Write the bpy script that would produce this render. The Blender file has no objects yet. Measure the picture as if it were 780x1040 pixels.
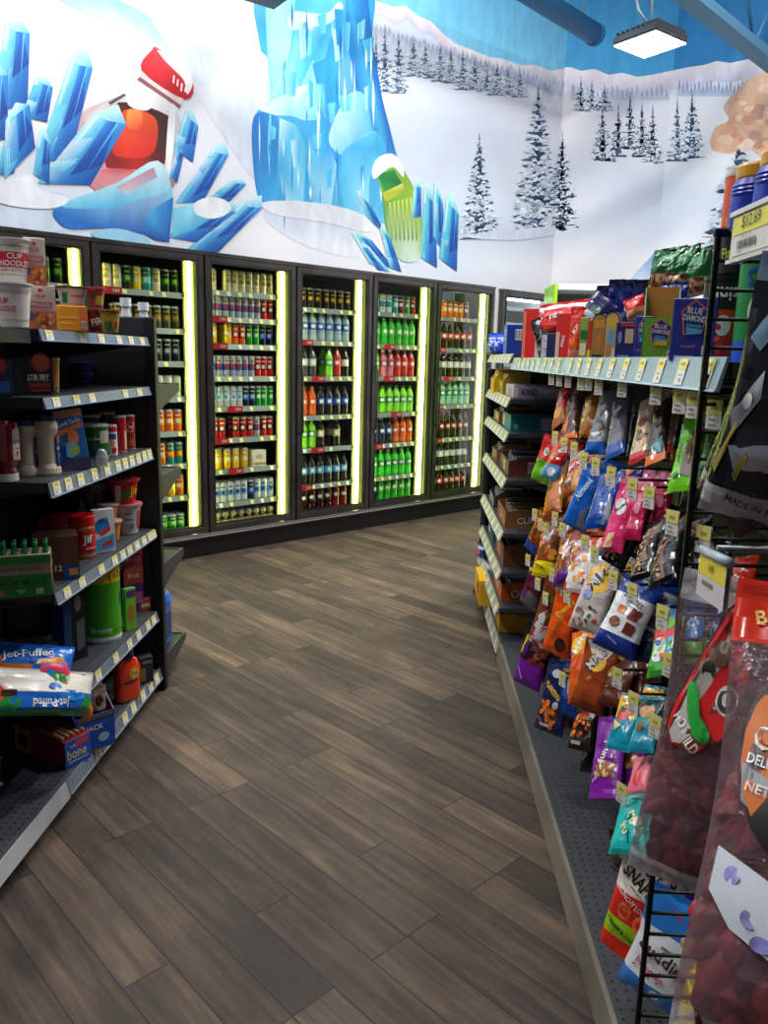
import bpy, bmesh, math, random
import numpy as np
from mathutils import Vector, Matrix, noise
random.seed(7)
SC = bpy.context.scene
COL = SC.collection
# ------------------------------------------------------------------ camera
FL = 790.0; CX, CY = 390.0, 520.0; EYE = Vector((0, 0, 1.45))
_d = np.array([-98, 3974, FL], float); _d /= np.linalg.norm(_d)
_Y = np.array([31, -158, FL], float); _Y -= _d * _Y.dot(_d); _Y /= np.linalg.norm(_Y)
_Z = -_d; _X = np.cross(_Y, _Z)
R_WC = np.array([_X, _Y, _Z])             # world <- image frame (right, down, forward)
def ray(px, py):
    v = np.array([px - CX, py - CY, FL]); return Vector(R_WC @ v)
def on_plane(px, py, p0, n):
    r = ray(px, py); n = Vector(n); return EYE + r * ((Vector(p0) - EYE).dot(n) / r.dot(n))
def on_z(px, py, z): return on_plane(px, py, (0, 0, z), (0, 0, 1))
def on_x(px, py, x): return on_plane(px, py, (x, 0, 0), (1, 0, 0))
def on_y(px, py, y): return on_plane(px, py, (0, y, 0), (0, 1, 0))
def depth_of(p): return (Vector(p) - EYE).dot(FWD)
RIGHT = Vector(R_WC[:, 0]); DOWN = Vector(R_WC[:, 1]); FWD = Vector(R_WC[:, 2])
cd = bpy.data.cameras.new('camera'); cam = bpy.data.objects.new('camera', cd); COL.objects.link(cam)
cam.matrix_world = Matrix(((RIGHT.x, -DOWN.x, -FWD.x, 0), (RIGHT.y, -DOWN.y, -FWD.y, 0), (RIGHT.z, -DOWN.z, -FWD.z, EYE.z), (0, 0, 0, 1)))
cd.sensor_fit = 'VERTICAL'; cd.sensor_height = 36; cd.lens = 36 * FL / 1040; cd.clip_start = .05
SC.camera = cam
# ------------------------------------------------------------------ world, exposure, big lights
W = bpy.data.worlds.new('world'); SC.world = W; W.use_nodes = True
W.node_tree.nodes['Background'].inputs[0].default_value = (.86, .93, 1, 1)
W.node_tree.nodes['Background'].inputs[1].default_value = .13
SC.view_settings.view_transform = 'Standard'; SC.view_settings.look = 'None'
SC.view_settings.exposure = 0.0; SC.view_settings.gamma = 1; SC.view_settings.use_curve_mapping = False
LIGHT_W = 100.0
COOLER_E = 24.0
# ------------------------------------------------------------------ materials
def lin(c):
    if isinstance(c, str): c = NAMED[c]
    o = []
    for k in c[:3]:
        k = k / 255.0; o.append(k / 12.92 if k <= .04045 else ((k + .055) / 1.055) ** 2.4)
    return o
NAMED = dict(red=(205, 28, 30), dred=(120, 18, 24), white=(232, 232, 230), cream=(225, 214, 170), black=(16, 16, 18), dark=(30, 30, 34),
    grey=(120, 122, 126), silver=(185, 190, 196), blue=(26, 82, 190), dblue=(20, 34, 96), navy=(14, 24, 62), sky=(70, 165, 225),
    teal=(20, 140, 150), cyan=(70, 190, 200), green=(30, 150, 50), dgreen=(12, 82, 38), lime=(130, 205, 40), yellow=(240, 200, 30),
    gold=(200, 150, 40), orange=(235, 110, 25), brown=(110, 60, 30), dbrown=(60, 32, 20), kraft=(165, 120, 75), tan=(190, 155, 110),
    pink=(235, 90, 140), lpink=(240, 170, 170), purple=(110, 30, 130), lilac=(165, 140, 205), maroon=(95, 20, 28))
_M = {}
def new_mat(key):
    m = bpy.data.materials.new(key); m.use_nodes = True
    return m, m.node_tree, m.node_tree.nodes['Principled BSDF']
def pm(c, rough=.35, metal=0, emit=0, coat=0):
    rgb = tuple(NAMED[c]) if isinstance(c, str) else tuple(c)
    key = ('p', rgb, rough, metal, emit, coat)
    if key in _M: return _M[key]
    m, t, b = new_mat('mat_%d' % len(_M)); l = lin(rgb)
    b.inputs['Base Color'].default_value = (*l, 1); b.inputs['Roughness'].default_value = rough; b.inputs['Metallic'].default_value = metal
    if coat: b.inputs['Coat Weight'].default_value = coat
    if emit:
        b.inputs['Emission Color'].default_value = (*l, 1); b.inputs['Emission Strength'].default_value = emit
    elif metal == 0:
        n = t.nodes.new('ShaderNodeTexNoise'); n.inputs['Scale'].default_value = 60
        mr = t.nodes.new('ShaderNodeMapRange'); mr.inputs[3].default_value = max(.05, rough - .06); mr.inputs[4].default_value = rough + .08
        t.links.new(n.outputs[0], mr.inputs[0]); t.links.new(mr.outputs[0], b.inputs['Roughness'])
    _M[key] = m; return m
def film(c, alpha=.35, rough=.12):
    key = ('f', tuple(c) if not isinstance(c, str) else c, alpha, rough)
    if key in _M: return _M[key]
    m, t, b = new_mat('film_%d' % len(_M)); N = t.nodes.new
    b.inputs['Base Color'].default_value = (*lin(c), 1); b.inputs['Roughness'].default_value = rough; b.inputs['Specular IOR Level'].default_value = .9
    tr = N('ShaderNodeBsdfTransparent'); mx = N('ShaderNodeMixShader'); lw = N('ShaderNodeLayerWeight'); lw.inputs[0].default_value = .5
    ma = N('ShaderNodeMath'); ma.operation = 'MULTIPLY_ADD'; ma.inputs[1].default_value = .6; ma.inputs[2].default_value = alpha; ma.use_clamp = True
    n = N('ShaderNodeTexNoise'); n.inputs['Scale'].default_value = 14; n.inputs['Detail'].default_value = 4; n.inputs['Distortion'].default_value = 1.5; tc = N('ShaderNodeTexCoord'); bp = N('ShaderNodeBump'); bp.inputs['Distance'].default_value = .02; bp.inputs['Strength'].default_value = .6
    t.links.new(tc.outputs['Object'], n.inputs[0]); t.links.new(n.outputs[0], bp.inputs['Height']); t.links.new(bp.outputs[0], b.inputs['Normal']); t.links.new(bp.outputs[0], lw.inputs['Normal'])
    t.links.new(lw.outputs['Fresnel'], ma.inputs[0]); t.links.new(ma.outputs[0], mx.inputs[0]); t.links.new(tr.outputs[0], mx.inputs[1]); t.links.new(b.outputs[0], mx.inputs[2])
    t.links.new(mx.outputs[0], t.nodes['Material Output'].inputs[0])
    _M[key] = m; return m
def glass_mat():
    if 'glass' in _M: return _M['glass']
    m = bpy.data.materials.new('clear_glass'); m.use_nodes = True; t = m.node_tree; t.nodes.clear()
    o = t.nodes.new('ShaderNodeOutputMaterial'); mx = t.nodes.new('ShaderNodeMixShader'); tr = t.nodes.new('ShaderNodeBsdfTransparent')
    g = t.nodes.new('ShaderNodeBsdfGlossy'); g.inputs['Roughness'].default_value = .02; lw = t.nodes.new('ShaderNodeLayerWeight'); lw.inputs[0].default_value = .25
    mu = t.nodes.new('ShaderNodeMath'); mu.operation = 'MULTIPLY'; mu.inputs[1].default_value = .13
    t.links.new(lw.outputs['Fresnel'], mu.inputs[0]); t.links.new(mu.outputs[0], mx.inputs[0]); t.links.new(tr.outputs[0], mx.inputs[1]); t.links.new(g.outputs[0], mx.inputs[2])
    tr.inputs[0].default_value = (.93, .96, .94, 1); t.links.new(mx.outputs[0], o.inputs[0]); _M['glass'] = m; return m
def metal_noise(c, rough, metal=.9, scale=3):
    key = ('mn', c, rough, metal)
    if key in _M: return _M[key]
    m, t, b = new_mat('brushed_%d' % len(_M)); b.inputs['Metallic'].default_value = metal
    tc = t.nodes.new('ShaderNodeTexCoord'); n = t.nodes.new('ShaderNodeTexNoise'); n.inputs['Scale'].default_value = scale; n.inputs['Detail'].default_value = 6
    r = t.nodes.new('ShaderNodeValToRGB'); l = lin(c)
    r.color_ramp.elements[0].color = (*[k * .6 for k in l], 1); r.color_ramp.elements[1].color = (*[min(1, k * 1.3) for k in l], 1)
    r.color_ramp.elements[0].position = .3; r.color_ramp.elements[1].position = .7
    t.links.new(tc.outputs['Object'], n.inputs[0]); t.links.new(n.outputs[0], r.inputs[0]); t.links.new(r.outputs[0], b.inputs['Base Color'])
    b.inputs['Roughness'].default_value = rough; _M[key] = m; return m
def perforated():
    """dark powder coated deck with rows of small punched holes (pattern in the object's own x, y)"""
    if 'perf' in _M: return _M['perf']
    m, t, b = new_mat('perforated_deck'); tc = t.nodes.new('ShaderNodeTexCoord')
    mp = t.nodes.new('ShaderNodeMapping'); mp.inputs['Scale'].default_value = (1 / .0254, 1 / .0254, 0)
    fr = t.nodes.new('ShaderNodeVectorMath'); fr.operation = 'FRACTION'
    sb = t.nodes.new('ShaderNodeVectorMath'); sb.operation = 'SUBTRACT'; sb.inputs[1].default_value = (.5, .5, 0)
    ln = t.nodes.new('ShaderNodeVectorMath'); ln.operation = 'LENGTH'
    lt = t.nodes.new('ShaderNodeMath'); lt.operation = 'LESS_THAN'; lt.inputs[1].default_value = .15
    mx = t.nodes.new('ShaderNodeMix'); mx.data_type = 'RGBA'; mx.inputs[6].default_value = (*lin((64, 67, 72)), 1); mx.inputs[7].default_value = (.004, .004, .004, 1)
    for a, c in ((tc.outputs['Object'], mp.inputs[0]), (mp.outputs[0], fr.inputs[0]), (fr.outputs[0], sb.inputs[0]), (sb.outputs[0], ln.inputs[0]), (ln.outputs['Value'], lt.inputs[0]), (lt.outputs[0], mx.inputs[0]), (mx.outputs[2], b.inputs['Base Color'])): t.links.new(a, c)
    b.inputs['Roughness'].default_value = .45; _M['perf'] = m; return m
def floor_mat():
    m, t, b = new_mat('wood_plank_floor'); N = t.nodes.new
    tc = N('ShaderNodeTexCoord'); mp = N('ShaderNodeMapping'); mp.inputs['Rotation'].default_value = (0, 0, math.radians(44)); mp.inputs['Location'].default_value = (.31, .07, 0)
    t.links.new(tc.outputs['Object'], mp.inputs[0])
    br = N('ShaderNodeTexBrick'); br.inputs['Scale'].default_value = 1; br.inputs['Brick Width'].default_value = .88; br.inputs['Row Height'].default_value = .122
    br.inputs['Mortar Size'].default_value = .0022; br.inputs['Mortar Smooth'].default_value = .4; br.offset = .37; br.offset_frequency = 3; br.inputs['Bias'].default_value = -.1
    br.inputs['Color1'].default_value = (.5, .5, .5, 1); br.inputs['Color2'].default_value = (0, 0, 0, 1); br.inputs['Mortar'].default_value = (0, 0, 0, 1)
    t.links.new(mp.outputs[0], br.inputs[0])
    # a cell id per plank: wide noise sampled through the brick tint
    g1 = N('ShaderNodeMapping'); g1.inputs['Scale'].default_value = (2.2, 26, 1); t.links.new(mp.outputs[0], g1.inputs[0])
    vadd = N('ShaderNodeVectorMath'); vadd.operation = 'ADD'; sc = N('ShaderNodeVectorMath'); sc.operation = 'SCALE'; sc.inputs['Scale'].default_value = 37
    t.links.new(br.outputs['Color'], sc.inputs[0]); t.links.new(g1.outputs[0], vadd.inputs[0]); t.links.new(sc.outputs[0], vadd.inputs[1])
    gr = N('ShaderNodeTexNoise'); gr.inputs['Scale'].default_value = 1; gr.inputs['Detail'].default_value = 8; gr.inputs['Roughness'].default_value = .62; gr.inputs['Distortion'].default_value = .5
    t.links.new(vadd.outputs[0], gr.inputs[0])
    big = N('ShaderNodeTexNoise'); big.inputs['Scale'].default_value = 3.2; big.inputs['Detail'].default_value = 8; big.inputs['Roughness'].default_value = .65; t.links.new(mp.outputs[0], big.inputs[0])
    sp = N('ShaderNodeSeparateColor'); t.links.new(br.outputs['Color'], sp.inputs[0])
    a1 = N('ShaderNodeMath'); a1.operation = 'MULTIPLY_ADD'; a1.inputs[1].default_value = .62; t.links.new(sp.outputs[0], a1.inputs[0])
    a2 = N('ShaderNodeMath'); a2.operation = 'MULTIPLY_ADD'; a2.inputs[1].default_value = 1.0; t.links.new(gr.outputs[0], a2.inputs[0]); 
    a3 = N('ShaderNodeMath'); a3.operation = 'MULTIPLY_ADD'; a3.inputs[1].default_value = .5; a3.inputs[2].default_value = -.45; t.links.new(big.outputs[0], a3.inputs[0])
    t.links.new(a3.outputs[0], a2.inputs[2]); t.links.new(a2.outputs[0], a1.inputs[2])
    rp = N('ShaderNodeValToRGB'); e = rp.color_ramp.elements
    e[0].position = .12; e[0].color = (*lin((30, 23, 19)), 1); e[1].position = .95; e[1].color = (*lin((148, 110, 76)), 1)
    for pos, c in ((.36, (54, 43, 35)), (.56, (78, 64, 52)), (.76, (108, 88, 69))):
        n = e.new(pos); n.color = (*lin(c), 1)
    t.links.new(a1.outputs[0], rp.inputs[0])
    mo = N('ShaderNodeMix'); mo.data_type = 'RGBA'; mo.inputs[7].default_value = (*lin((22, 19, 17)), 1)
    t.links.new(br.outputs['Fac'], mo.inputs[0]); t.links.new(rp.outputs[0], mo.inputs[6]); t.links.new(mo.outputs[2], b.inputs['Base Color'])
    mr = N('ShaderNodeMapRange'); mr.inputs[3].default_value = .6; mr.inputs[4].default_value = .82; t.links.new(gr.outputs[0], mr.inputs[0]); t.links.new(mr.outputs[0], b.inputs['Roughness'])
    bp = N('ShaderNodeBump'); bp.inputs['Strength'].default_value = .25; bp.inputs['Distance'].default_value = .004
    iv = N('ShaderNodeMath'); iv.operation = 'MULTIPLY_ADD'; iv.inputs[1].default_value = -1; t.links.new(br.outputs['Fac'], iv.inputs[0]); t.links.new(gr.outputs[0], iv.inputs[2])
    t.links.new(iv.outputs[0], bp.inputs['Height']); t.links.new(bp.outputs[0], b.inputs['Normal'])
    return m
def snow_mat():
    m, t, b = new_mat('snow_print'); tc = t.nodes.new('ShaderNodeTexCoord'); mp = t.nodes.new('ShaderNodeMapping'); mp.inputs['Scale'].default_value = (.35, .35, .8)
    n = t.nodes.new('ShaderNodeTexNoise'); n.inputs['Scale'].default_value = 1.1; n.inputs['Detail'].default_value = 3
    r = t.nodes.new('ShaderNodeValToRGB'); e = r.color_ramp.elements; e[0].position = .36; e[0].color = (*lin((208, 218, 234)), 1); e[1].position = .6; e[1].color = (*lin((238, 236, 238)), 1)
    t.links.new(tc.outputs['Object'], mp.inputs[0]); t.links.new(mp.outputs[0], n.inputs[0]); t.links.new(n.outputs[0], r.inputs[0]); t.links.new(r.outputs[0], b.inputs['Base Color'])
    b.inputs['Roughness'].default_value = .7; return m
def print_mat():
    m, t, b = new_mat('mural_print'); at = t.nodes.new('ShaderNodeVertexColor'); at.layer_name = 'ink'
    tc = t.nodes.new('ShaderNodeTexCoord'); mp = t.nodes.new('ShaderNodeMapping'); mp.inputs['Scale'].default_value = (4, 4, 1.6)
    n = t.nodes.new('ShaderNodeTexNoise'); n.inputs['Scale'].default_value = 3; n.inputs['Detail'].default_value = 6
    mr = t.nodes.new('ShaderNodeMapRange'); mr.inputs[3].default_value = .72; mr.inputs[4].default_value = 1.22
    mx = t.nodes.new('ShaderNodeVectorMath'); mx.operation = 'MULTIPLY'
    t.links.new(tc.outputs['Object'], mp.inputs[0]); t.links.new(mp.outputs[0], n.inputs[0]); t.links.new(n.outputs[0], mr.inputs[0])
    t.links.new(at.outputs[0], mx.inputs[0]); t.links.new(mr.outputs[0], mx.inputs[1]); t.links.new(mx.outputs[0], b.inputs['Base Color'])
    b.inputs['Roughness'].default_value = .7; return m
# ------------------------------------------------------------------ mesh builder
_T = {}
def glyphs(s, bold=.012):
    key = (s, bold)
    if key in _T: return _T[key]
    c = bpy.data.curves.new('t', 'FONT'); c.body = s; c.size = 1; c.resolution_u = 2; c.offset = bold; c.align_x = 'LEFT'
    o = bpy.data.objects.new('t', c); COL.objects.link(o); me = o.to_mesh()
    vs = [(v.co.x, v.co.y) for v in me.vertices]; fs = [tuple(p.vertices) for p in me.polygons]
    o.to_mesh_clear(); bpy.data.objects.remove(o); bpy.data.curves.remove(c)
    if vs:
        x0 = min(v[0] for v in vs); x1 = max(v[0] for v in vs); y0 = min(v[1] for v in vs); y1 = max(v[1] for v in vs)
        vs = [((x - (x0 + x1) / 2), (y - (y0 + y1) / 2)) for x, y in vs]; dim = (x1 - x0, y1 - y0)
    else: dim = (1, 1)
    _T[key] = (vs, fs, dim); return _T[key]
class MB:
    def __init__(s): s.v = []; s.f = []; s.m = []; s.sm = []; s.mats = []; s.layer = 0
    def mi(s, m):
        if not isinstance(m, bpy.types.Material): m = pm(m)
        if m not in s.mats: s.mats.append(m)
        return s.mats.index(m)
    def face(s, pts, m, smooth=False):
        i = len(s.v); s.v += [tuple(p) for p in pts]; s.f.append(tuple(range(i, i + len(pts)))); s.m.append(s.mi(m)); s.sm.append(smooth)
    def add(s, vs, fs, m, smooth=False):
        i = len(s.v); s.v += [tuple(p) for p in vs]; k = s.mi(m)
        for f in fs: s.f.append(tuple(i + a for a in f)); s.m.append(k); s.sm.append(smooth)
    def box(s, a, b, m, bev=0.0):
        x0, x1 = sorted((a[0], b[0])); y0, y1 = sorted((a[1], b[1])); z0, z1 = sorted((a[2], b[2]))
        if not bev:
            s.add([(x0, y0, z0), (x1, y0, z0), (x1, y1, z0), (x0, y1, z0), (x0, y0, z1), (x1, y0, z1), (x1, y1, z1), (x0, y1, z1)],
                  [(0, 3, 2, 1), (4, 5, 6, 7), (0, 1, 5, 4), (1, 2, 6, 5), (2, 3, 7, 6), (3, 0, 4, 7)], m); return s
        bm = bmesh.new(); bmesh.ops.create_cube(bm, size=1)
        for v in bm.verts: v.co = Vector(((x0 + x1) / 2 + v.co.x * (x1 - x0), (y0 + y1) / 2 + v.co.y * (y1 - y0), (z0 + z1) / 2 + v.co.z * (z1 - z0)))
        bmesh.ops.bevel(bm, geom=bm.edges[:], offset=min(bev, (x1 - x0) * .4, (y1 - y0) * .4, (z1 - z0) * .4), segments=1 if bev < .004 else 3, affect='EDGES')
        bm.verts.index_update(); s.add([v.co[:] for v in bm.verts], [tuple(v.index for v in f.verts) for f in bm.faces], m, False); bm.free(); return s
    def prism(s, poly, axis, a, b, m):
        """extrude polygon (2D) along axis from a to b"""
        def P(p, t): return {0: (t, p[0], p[1]), 1: (p[0], t, p[1]), 2: (p[0], p[1], t)}[axis]
        n = len(poly); vs = [P(p, a) for p in poly] + [P(p, b) for p in poly]
        s.add(vs, [tuple(range(n)), tuple(range(2 * n - 1, n - 1, -1))] + [(i, n + i, n + (i + 1) % n, (i + 1) % n) for i in range(n)], m); return s
    def lathe(s, prof, m, seg=20, c=(0, 0), caps=True, ribs=0, rib=0.0):
        """prof: [(r, z[, material of the band that starts here])]"""
        cur = m
        for k in range(len(prof) - 1):
            p, q = prof[k], prof[k + 1]
            if len(p) > 2: cur = p[2]
            vs = []
            for (r, z) in (p[:2], q[:2]):
                for i in range(seg):
                    a = 2 * math.pi * i / seg; rr = r * (1 + rib * math.cos(ribs * a)) if ribs else r
                    vs.append((c[0] + rr * math.sin(a), c[1] - rr * math.cos(a), z))
            s.add(vs, [(i, (i + 1) % seg, seg + (i + 1) % seg, seg + i) for i in range(seg)], cur, True)
        if caps:
            for (p, rv) in ((prof[0], True), (prof[-1], False)):
                if p[0] > 1e-4:
                    vs = [(c[0] + p[0] * math.sin(2 * math.pi * i / seg), c[1] - p[0] * math.cos(2 * math.pi * i / seg), p[1]) for i in range(seg)]
                    s.add(vs, [tuple(range(seg))[::-1] if rv else tuple(range(seg))], cur if not rv else (prof[0][2] if len(prof[0]) > 2 else m))
        return s
    def tube(s, pts, r, m, seg=8):
        pts = [Vector(p) for p in pts]; rings = []
        for i, p in enumerate(pts):
            d = (pts[min(i + 1, len(pts) - 1)] - pts[max(i - 1, 0)]).normalized()
            u = d.cross(Vector((0, 0, 1)) if abs(d.z) < .9 else Vector((1, 0, 0))).normalized(); w = d.cross(u)
            rings.append([p + (u * math.cos(2 * math.pi * k / seg) + w * math.sin(2 * math.pi * k / seg)) * r for k in range(seg)])
        vs = [q for R in rings for q in R]; fs = []
        for i in range(len(pts) - 1):
            for k in range(seg): fs.append((i * seg + k, i * seg + (k + 1) % seg, (i + 1) * seg + (k + 1) % seg, (i + 1) * seg + k))
        fs.append(tuple(range(seg))[::-1]); fs.append(tuple((len(pts) - 1) * seg + k for k in range(seg)))
        s.add(vs, fs, m, True); return s
    # overlays on a surface S(x, z, off) -> 3D
    def off(s): s.layer += 1; return .0007 + .00025 * s.layer
    def rect(s, S, x0, z0, x1, z1, m, n=6, k=6, skew=0):
        o = s.off(); vs = []
        for j in range(k + 1):
            for i in range(n + 1): vs.append(S(x0 + (x1 - x0) * i / n + skew * j / k, z0 + (z1 - z0) * j / k, o))
        s.add(vs, [(j * (n + 1) + i, j * (n + 1) + i + 1, (j + 1) * (n + 1) + i + 1, (j + 1) * (n + 1) + i) for j in range(k) for i in range(n)], m, True)
    def ell(s, S, x, z, rx, rz, m, seg=20, rot=0):
        o = s.off(); vs = [S(x, z, o)]; c, d = math.cos(rot), math.sin(rot)
        for rr in (.5, 1):
            for i in range(seg):
                a = 2 * math.pi * i / seg; ex, ez = rr * rx * math.cos(a), rr * rz * math.sin(a); vs.append(S(x + ex * c - ez * d, z + ex * d + ez * c, o))
        fs = [(0, 1 + i, 1 + (i + 1) % seg) for i in range(seg)] + [(1 + i, 1 + seg + i, 1 + seg + (i + 1) % seg, 1 + (i + 1) % seg) for i in range(seg)]
        s.add(vs, fs, m, True)
    def poly(s, S, pts, m):
        o = s.off(); cx = sum(p[0] for p in pts) / len(pts); cz = sum(p[1] for p in pts) / len(pts); n = len(pts)
        vs = [S(cx, cz, o)] + [S((cx + p[0]) / 2, (cz + p[1]) / 2, o) for p in pts] + [S(p[0], p[1], o) for p in pts]
        s.add(vs, [(0, 1 + i, 1 + (i + 1) % n) for i in range(n)] + [(1 + i, 1 + n + i, 1 + n + (i + 1) % n, 1 + (i + 1) % n) for i in range(n)], m, True)
    def text(s, S, t, x, z, h, m, rot=0, maxw=None, bold=.012, sx=1.0):
        o = s.off() + .0006; vs, fs, (w, hh) = glyphs(t, bold); k = h / hh; kx = k * sx
        if maxw and w * kx > maxw: kx = maxw / w
        c, d = math.cos(rot), math.sin(rot)
        s.add([S(x + a * kx * c - b * k * d, z + a * kx * d + b * k * c, o) for a, b in vs], fs, m)
    def build(s, name, parent=None, loc=None, rz=0, mw=None):
        me = bpy.data.meshes.new(name); me.from_pydata(s.v, [], s.f)
        for m in s.mats: me.materials.append(m)
        me.polygons.foreach_set('material_index', s.m); me.polygons.foreach_set('use_smooth', s.sm); me.update()
        o = bpy.data.objects.new(name, me); COL.objects.link(o)
        if parent: o.parent = parent
        if loc is not None: o.location = loc
        if rz: o.rotation_euler = (0, 0, rz)
        if mw is not None: o.matrix_world = mw
        return o
def tag(o, label=None, cat=None, group=None, kind=None):
    if label: o['label'] = label
    if cat: o['category'] = cat
    if group: o['group'] = group
    if kind: o['kind'] = kind
    return o
def empty(name, loc=(0, 0, 0), rz=0):
    o = bpy.data.objects.new(name, None); o.empty_display_size = .1; COL.objects.link(o); o.location = loc; o.rotation_euler = (0, 0, rz); return o
def copy_tree(o, parent=None):
    c = o.copy(); COL.objects.link(c)
    if parent: c.parent = parent
    for ch in list(o.children): copy_tree(ch, c)
    return c
# ------------------------------------------------------------------ the room
S2 = math.sqrt(.5); U45 = Vector((S2, S2, 0)); N45 = Vector((-S2, S2, 0))
OFF = 4.87; OFFW = 4.93                     # cooler fronts and the wall they are let into
def cpt(s, off, z=0): return U45 * s + N45 * off + Vector((0, 0, z))
b = MB(); b.box((-6, -3, -.05), (7, 12, 0), floor_mat()); tag(b.build('floor'), kind='structure')
H_ROOM = 6.4
CORN = cpt(6.88, OFFW); Y2 = CORN.y; X3 = on_y(678, 140, Y2).x
SNOW = snow_mat()
b = MB()
def wallpiece(s0, s1, z0, z1, d=.12): 
    p = [cpt(s0, OFFW), cpt(s1, OFFW), cpt(s1, OFFW + d), cpt(s0, OFFW + d)]
    b.prism([(q.x, q.y) for q in p], 2, z0, z1, SNOW)
wallpiece(-2.2, 6.88, 2.12, H_ROOM); wallpiece(5.97, 6.04, 0, 2.12); wallpiece(6.84, 6.88, 0, 2.12)
wl = tag(b.build('wall_back'), kind='structure')
b = MB(); b.box((CORN.x, Y2, 0), (X3, Y2 + .12, H_ROOM), SNOW); wm = tag(b.build('wall_far'), kind='structure')
b = MB(); p = [Vector((X3, Y2, 0)), Vector((X3 + 3.4, Y2 - 3.4, 0)), Vector((X3 + 3.5, Y2 - 3.3, 0)), Vector((X3 + .1, Y2 + .1, 0))]
b.prism([(q.x, q.y) for q in p], 2, 0, H_ROOM, SNOW); wr = tag(b.build('wall_right'), kind='structure')
b = MB(); b.box((-6, -3, H_ROOM), (7, 12, H_ROOM + .1), pm((24, 84, 130), .8)); tag(b.build('ceiling'), kind='structure')
# ---- mural: printed shapes lie on the wall faces
PRINT = print_mat()
FAC = {0: (cpt(0, OFFW), N45), 1: (Vector((0, Y2, 0)), Vector((0, 1, 0))), 2: (Vector((X3, Y2, 0)), Vector((S2, S2, 0)))}
class Mural:
    def __init__(s): s.v = []; s.f = []; s.c = []; s.k = 0
    def curve(s, pts, cols, fac=0, n=4):
        """outline rounded through its corners"""
        if not isinstance(cols, list): cols = [cols] * len(pts)
        P, C = [], []; m = len(pts)
        for i in range(m):
            a, b_, c, d = (pts[(i + k) % m] for k in (-1, 0, 1, 2))
            for j in range(n):
                t = j / n; P.append(tuple(.5 * ((2 * b_[k]) + (c[k] - a[k]) * t + (2 * a[k] - 5 * b_[k] + 4 * c[k] - d[k]) * t * t + (3 * b_[k] - a[k] - 3 * c[k] + d[k]) * t ** 3) for k in (0, 1))); C.append(lerp(cols[i], cols[(i + 1) % m], t))
        s.poly(P, C, fac)
    def poly(s, pts, cols, fac=0, up=True):
        """pts: outline read off the photograph; cols: one colour or one per corner"""
        if up: s.k += 1
        p0, n = FAC[fac]; o = .0015 + s.k * .000012; i = len(s.v)
        for q in pts: s.v.append(tuple(on_plane(q[0], q[1], p0 - n * o, n)))
        s.f.append(tuple(range(i, i + len(pts))))
        if not isinstance(cols, list): cols = [cols] * len(pts)
        for c in cols: s.c.append([*lin(c), 1])
    def build(s, name, parent):
        me = bpy.data.meshes.new(name); me.from_pydata(s.v, [], s.f); a = me.color_attributes.new('ink', 'FLOAT_COLOR', 'POINT')
        for i, c in enumerate(s.c): a.data[i].color = c
        me.materials.append(PRINT); o = bpy.data.objects.new(name, me); COL.objects.link(o); o.parent = parent; return o
def strip(M, top, bot, ctop, cbot, fac):
    M.k += 1
    for i in range(len(top) - 1): M.poly([top[i], top[i + 1], bot[i + 1], bot[i]], [ctop, ctop, cbot, cbot], fac, False)
def lerp(a, b, t): return tuple(a[i] + (b[i] - a[i]) * t for i in range(len(a)))
def shard(M, tip, bl, br, tw=.35, light=(178, 232, 243), mid=(88, 184, 228), dk=(26, 106, 190), fac=0, lean=.5):
    """one ice crystal: a pale left facet, a deep right facet, a bevelled tip and thin highlights"""
    tip = Vector(tip); bl = Vector(bl); br = Vector(br); m = bl.lerp(br, lean); ax = tip - m; a = bl + ax * .88 + (m - bl) * .32; c = br + ax * .76 - (br - m) * .2; n = m + ax * .8
    M.poly([bl, a, n, m], [mid, light, mid, dk], fac); M.poly([m, n, c, br], [dk, mid, (40, 130, 205), (12, 70, 160)], fac)
    M.poly([a, tip, c, n], [light, (215, 244, 250), mid, light], fac)
    for t in (.18, .3): 
        q = bl.lerp(m, t); w = n.lerp(a, 1 - t); d = (br - bl) * .03
        M.poly([q, w, w + d, q + d], [(120, 205, 238), (225, 246, 250), (225, 246, 250), (120, 205, 238)], fac)
    rn = random.Random(int(tip.x * 7 + tip.y)); tn = [(196, 238, 246), (120, 214, 232), (96, 196, 226), (214, 222, 240)]
    for q in range(3):
        f0, f1 = sorted((rn.uniform(.05, .9), rn.uniform(.05, .9))); P1 = bl.lerp(a, f0); P2 = bl.lerp(a, f1); P3 = m.lerp(n, min(1, f1 + rn.uniform(0, .15))); P4 = m.lerp(n, max(0, f0 - .1)); c1 = rn.choice(tn)
        M.poly([P1, P2, P3.lerp(P2, .1), P4.lerp(P1, .35)], [lerp(mid, c1, .6), c1, lerp(mid, c1, .35), lerp(dk, c1, .3)], fac)
    f0 = rn.uniform(.1, .4); M.poly([m.lerp(n, f0), n, c.lerp(n, .5), br.lerp(c, f0 + .2)], [(10, 66, 160), (44, 140, 215), (20, 96, 190), (10, 64, 156)], fac)
    r1 = m.lerp(br, .5); r2 = n.lerp(c, .5); d = (br - bl) * .05
    M.poly([r1.lerp(r2, .2), r2, r2 + d, r1.lerp(r2, .2) + d * .3], [(25, 100, 190), (90, 190, 235), (90, 190, 235), (25, 100, 190)], fac)
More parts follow.
